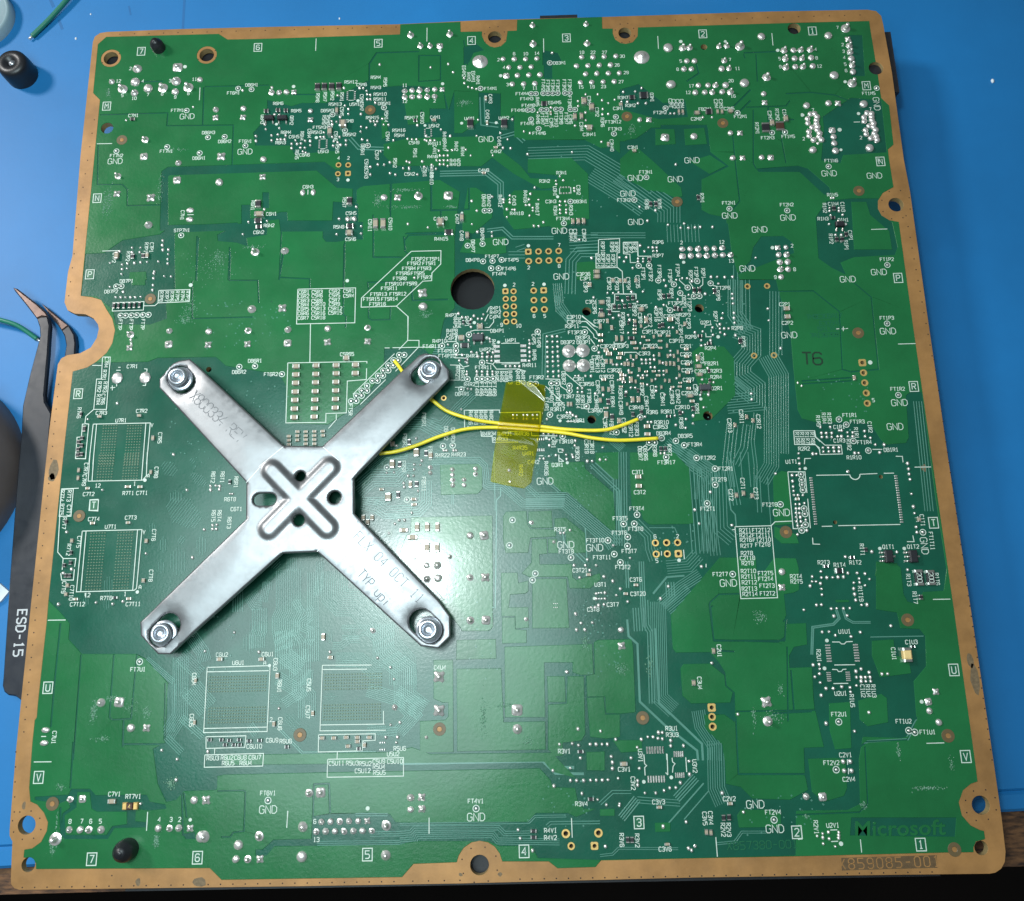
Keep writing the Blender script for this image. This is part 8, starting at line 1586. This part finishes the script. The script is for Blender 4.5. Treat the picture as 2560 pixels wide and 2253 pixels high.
# tape: a wrinkled film draped over both wires
TP = [(1265, 955), (1300, 950), (1363, 962), (1363, 1000), (1352, 1060), (1345, 1110), (1335, 1160), (1328, 1205), (1310, 1220), (1262, 1212), (1226, 1203), (1235, 1130), (1246, 1060), (1255, 1010)]
tpoly = [U(x, y, .7) for x, y in TP]
tv_ = [Vector(p) for p in ccw(tpoly)]; tf = [list(range(len(tv_)))]
x0, x1 = min(p.x for p in tv_), max(p.x for p in tv_); y0, y1 = min(p.y for p in tv_), max(p.y for p in tv_)
gx = x0
while gx < x1:
    gy = y0
    while gy < y1:
        if inpoly((gx, gy), tpoly): tv_.append(Vector((gx, gy)))
        gy += .24
    gx += .24
res = delaunay_2d_cdt(tv_, [], tf, 1, 1e-4)
wy = U(1290, 1066, 1.0)[1]
f1 = (Vector(U(1300, 952, 1)), Vector(U(1360, 1000, 1))); f2 = (Vector(U(1255, 1092, 1)), Vector(U(1330, 1108, 1)))
def seg(p, a, b):
    t_ = max(0, min(1, (p - a).dot(b - a) / (b - a).length_squared)); return (p - a - (b - a) * t_).length
wa, wb = (Vector(U(1245, 1058, .75)), Vector(U(1345, 1066, .75))), (Vector(U(1240, 1069, .75)), Vector(U(1345, 1076, .75)))
def tz(p):
    d = min(seg(p, *wa), seg(p, *wb)); z = .32 + 1.15 * math.exp(-(d / 1.35) ** 2)
    for (a, b_), wdt in ((f1, 1.5), (f2, 1.1)):
        d = b_ - a; u = (p - a).dot(d) / d.length_squared
        if -.05 < u < 1.05:
            n_ = Vector((-d.y, d.x)).normalized(); t_ = (p - a).dot(n_) * (1 if n_.x + n_.y > 0 else -1); k = wdt * (.35 + .65 * math.sin(math.pi * max(0, min(1, u * .8 + .2))))
            if -.1 < t_ < k + .5: z += .29 * min(t_ + .1, k) * (1 if t_ < k else max(0, 1 - (t_ - k) / .5))
    return z + .012 * math.sin(p.x * .9 + p.y * .5) * math.sin(p.y * .6 - p.x * .3)
tb0 = Vector((tpoly[0][0], tpoly[0][1])); b = MB(); V2 = res[0]; b.add([(p.x - tb0.x, p.y - tb0.y, tz(p)) for p in res[0]], [tuple(orient(f)) for f in res[2]])
tape = b.build('adhesive_tape', M['tape'], None, flat=True); tape.data.polygons.foreach_set('use_smooth', [True] * len(tape.data.polygons)); tape.location = (tb0.x, tb0.y, H)
tag(tape, 'strip of translucent amber tape holding both yellow wires to the board', 'tape')

# ================================================================ things on the mat, left of the board
def um(x, y, z=0): return U(x, y, z - H)
# tweezers
tw = empty('tweezers', (*um(60, 1500), 0)); tag(tw, 'black tweezers with bent bare steel tips lying half under the board edge', 'tweezers')
t0 = Vector((tw.location.x, tw.location.y))
def blade(name, pts, k, ox, oy, z, th, mtl, par, smooth=False):
    P = [Vector(um(ox + x / k, oy + y / k, z)) - t0 for x, y in pts]
    v_ = ccw([tuple(p) for p in P]); r = delaunay_2d_cdt([Vector(q) for q in v_], [], [list(range(len(v_)))], 1, 1e-4)
    n = len(r[0]); b = MB(); fs = []
    for f in r[2]:
        a, q, c = (r[0][i] for i in f[:3]); fs.append(tuple(f) if (q - a).cross(c - a) > 0 else tuple(reversed(f)))
    es = set((f[i], f[(i + 1) % len(f)]) for f in fs for i in range(len(f))); bd = [e for e in es if (e[1], e[0]) not in es]; nr = {}
    for a, c in bd:
        d = (r[0][c] - r[0][a]).normalized()
        for i in (a, c): nr[i] = nr.get(i, Vector((0, 0))) + Vector((-d.y, d.x))
    top = [(*(p + (nr[i].normalized() * .35 if i in nr and nr[i].length > 1e-3 else Vector((0, 0)))), z) for i, p in enumerate(r[0])]
    b.add(top + [(*p, z - .35) for p in r[0]] + [(*p, z - th) for p in r[0]], fs + [(a + n, c + n, c, a) for a, c in bd] + [(a + 2 * n, c + 2 * n, c + n, a + n) for a, c in bd] + [tuple(i + 2 * n for i in reversed(f)) for f in fs])
    return b.build(name, mtl, par)
A1 = [(410, 525), (470, 500), (535, 500), (560, 600), (548, 760), (540, 900), (518, 1150), (498, 1380), (505, 1460), (545, 1530), (578, 1590), (560, 1799)]
LOWR = [(130 * 1.0, 1000)]
arm_l = A1 + [(520, 2400), (430, 3200), (250, 4830), (170, 4770), (90, 4760), (40, 4720), (20, 4650), (30, 4550), (110, 3350), (190, 2300), (235, 1799), (250, 1500), (330, 1150), (410, 850), (445, 720), (440, 620)]
ua = blade('arm', arm_l, 4.496, 0, 680, 4.2, 1.3, M['coat'], tw)
blade('tip', [(140, 172), (190, 185), (420, 365), (510, 450), (535, 500), (470, 500), (410, 525), (290, 370), (160, 210)], 4.496, 0, 680, 4.2, 1.0, M['tip'], ua)
la = blade('arm', [(690, 660), (770, 600), (835, 700), (850, 800), (840, 950), (800, 1300), (780, 2200), (520, 2200), (600, 1300), (720, 940), (738, 820), (720, 720)], 4.496, 0, 680, 1.9, 1.3, M['coat'], tw)
blade('tip', [(462, 350), (560, 425), (660, 510), (770, 600), (690, 660), (640, 590), (560, 500)], 4.496, 0, 680, 1.9, 1.0, M['tip'], la)
b = MB(); pa, pb = Vector(um(56, 1530, 4.2)) - t0, Vector(um(45, 1635, 4.2)) - t0; d = pb - pa
letters(b, 'ESD-15', (pa + pb) / 2, 2.1, d.length / 5.2, math.atan2(d.y, d.x), .36, 4.23, 0, .62); b.build('lettering', M['etch'], ua, flat=True)
# black rubber knob
kc = um(58, 190); kn = MB(); kn.lathe((0, 0, 0), [(4.3, 0), (4.3, 3.6), (4.1, 5.2), (3.5, 5.9), (1.5, 6.0), (1.2, 5.2), (.1, 5.1)], 28)
ko = kn.build('screw_cap', M['rubber'], None, True); ko.location = (*kc, 0); tag(ko, 'round black rubber cap with a glint of metal at the upper left of the mat', 'cap')
b = MB(); b.lathe((.2, -.2, 5.2), [(.9, 0), (.8, .5), (.2, .7)], 12); b.build('metal_stud', M['bolt'], ko, True)
def loose(name, pts, r, mtl, label, cat, bare=None):
    P = [Vector((*um(x, y, z), z)) for x, y, z in pts]; e = empty(name, (P[0].x, P[0].y, 0)); tag(e, label, cat); o_ = Vector((P[0].x, P[0].y, 0))
    q = spline([p - o_ for p in P]); b = MB(); b.tube(q, r, 10); b.build('insulation', mtl, e, True)
    for end in bare or []:
        a, c = (q[0], q[2]) if end == 0 else (q[-1], q[-3]); d = (a - c).normalized(); b = MB(); b.tube([a - d * .2, a + d * 1.2], .3, 8); b.build('bare_end', M['solder'], e, True)
loose('wire_offcut', [(80, 91, .7), (120, 52, .9), (160, 8, 1.2), (190, -30, 1.4)], .68, M['greenw'], 'short green wire offcut lying across the upper left of the mat', 'wire', [0])
loose('wire_offcut', [(-40, 792, 2.2), (0, 800, 2.4), (45, 815, 2.2), (93, 848, 1.2)], .62, M['greenw'], 'thin green wire end beside the bent tips of the black tweezers', 'wire', [1])
def drum(name, cx, cy, r, h, mtl, label, cat, inner=None):
    c = um(cx, cy, h); e = MB(); e.lathe((0, 0, 0), [(r, 0), (r, h - .5), (r - .5, h)] + ([(r * .5, h), (r * .5, .5)] if inner else [(r * .9, h), (r * .88, h - .3)]), 64)
    o_ = e.build(name, mtl, None, True); o_.location = (*c, 0); tag(o_, label, cat)
    me = o_.data
    return o_
sp = drum('spool', -287, 1165, 26, 12, M['disc'], 'brown grey plastic spool cut off by the left edge of the picture', 'spool', True)
drum('lid', -62, 32, 9.6, 3, M['pale'], 'pale translucent round lid cut off by the top left corner', 'lid')
drum('dish', 1744, -240, 24, 5, M['paper'], 'white round dish whose rim shows above the board', 'dish')
b = MB(); p = [um(x, y, .8) for x, y in ((-120, 1440), (-2, 1458), (22, 1479), (2, 1503), (-120, 1580))]; c = Vector(p[1]); b.prism([tuple(Vector(q) - c) for q in p], 0, .8); o_ = b.build('card', M['paper'], None); o_.location = (c.x, c.y, 0); tag(o_, 'corner of white card poking in between the spool and the tweezers', 'card')
for x, y, r, lb in ((2481, 203, .45, 'larger white crumb on the bare mat right of the board'), (227, 36, .22, 'tiny white crumb on the mat above the top left corner of the board'), (190, 97, .3, 'small white crumb on the mat beside the top left corner of the board'), (849, 47, .25, 'tiny pale crumb on the mat above the middle of the top board edge')):
    b = MB(); b.lathe((0, 0, 0), [(r, 0), (r * .9, r * .5), (r * .4, r * .9), (.02, r)], 7, 0, True, 1, 1.5); o_ = b.build('crumb', M['paper'], None); o_.location = (*um(x, y), 0); tag(o_, lb, 'crumb', 'crumbs on the mat')
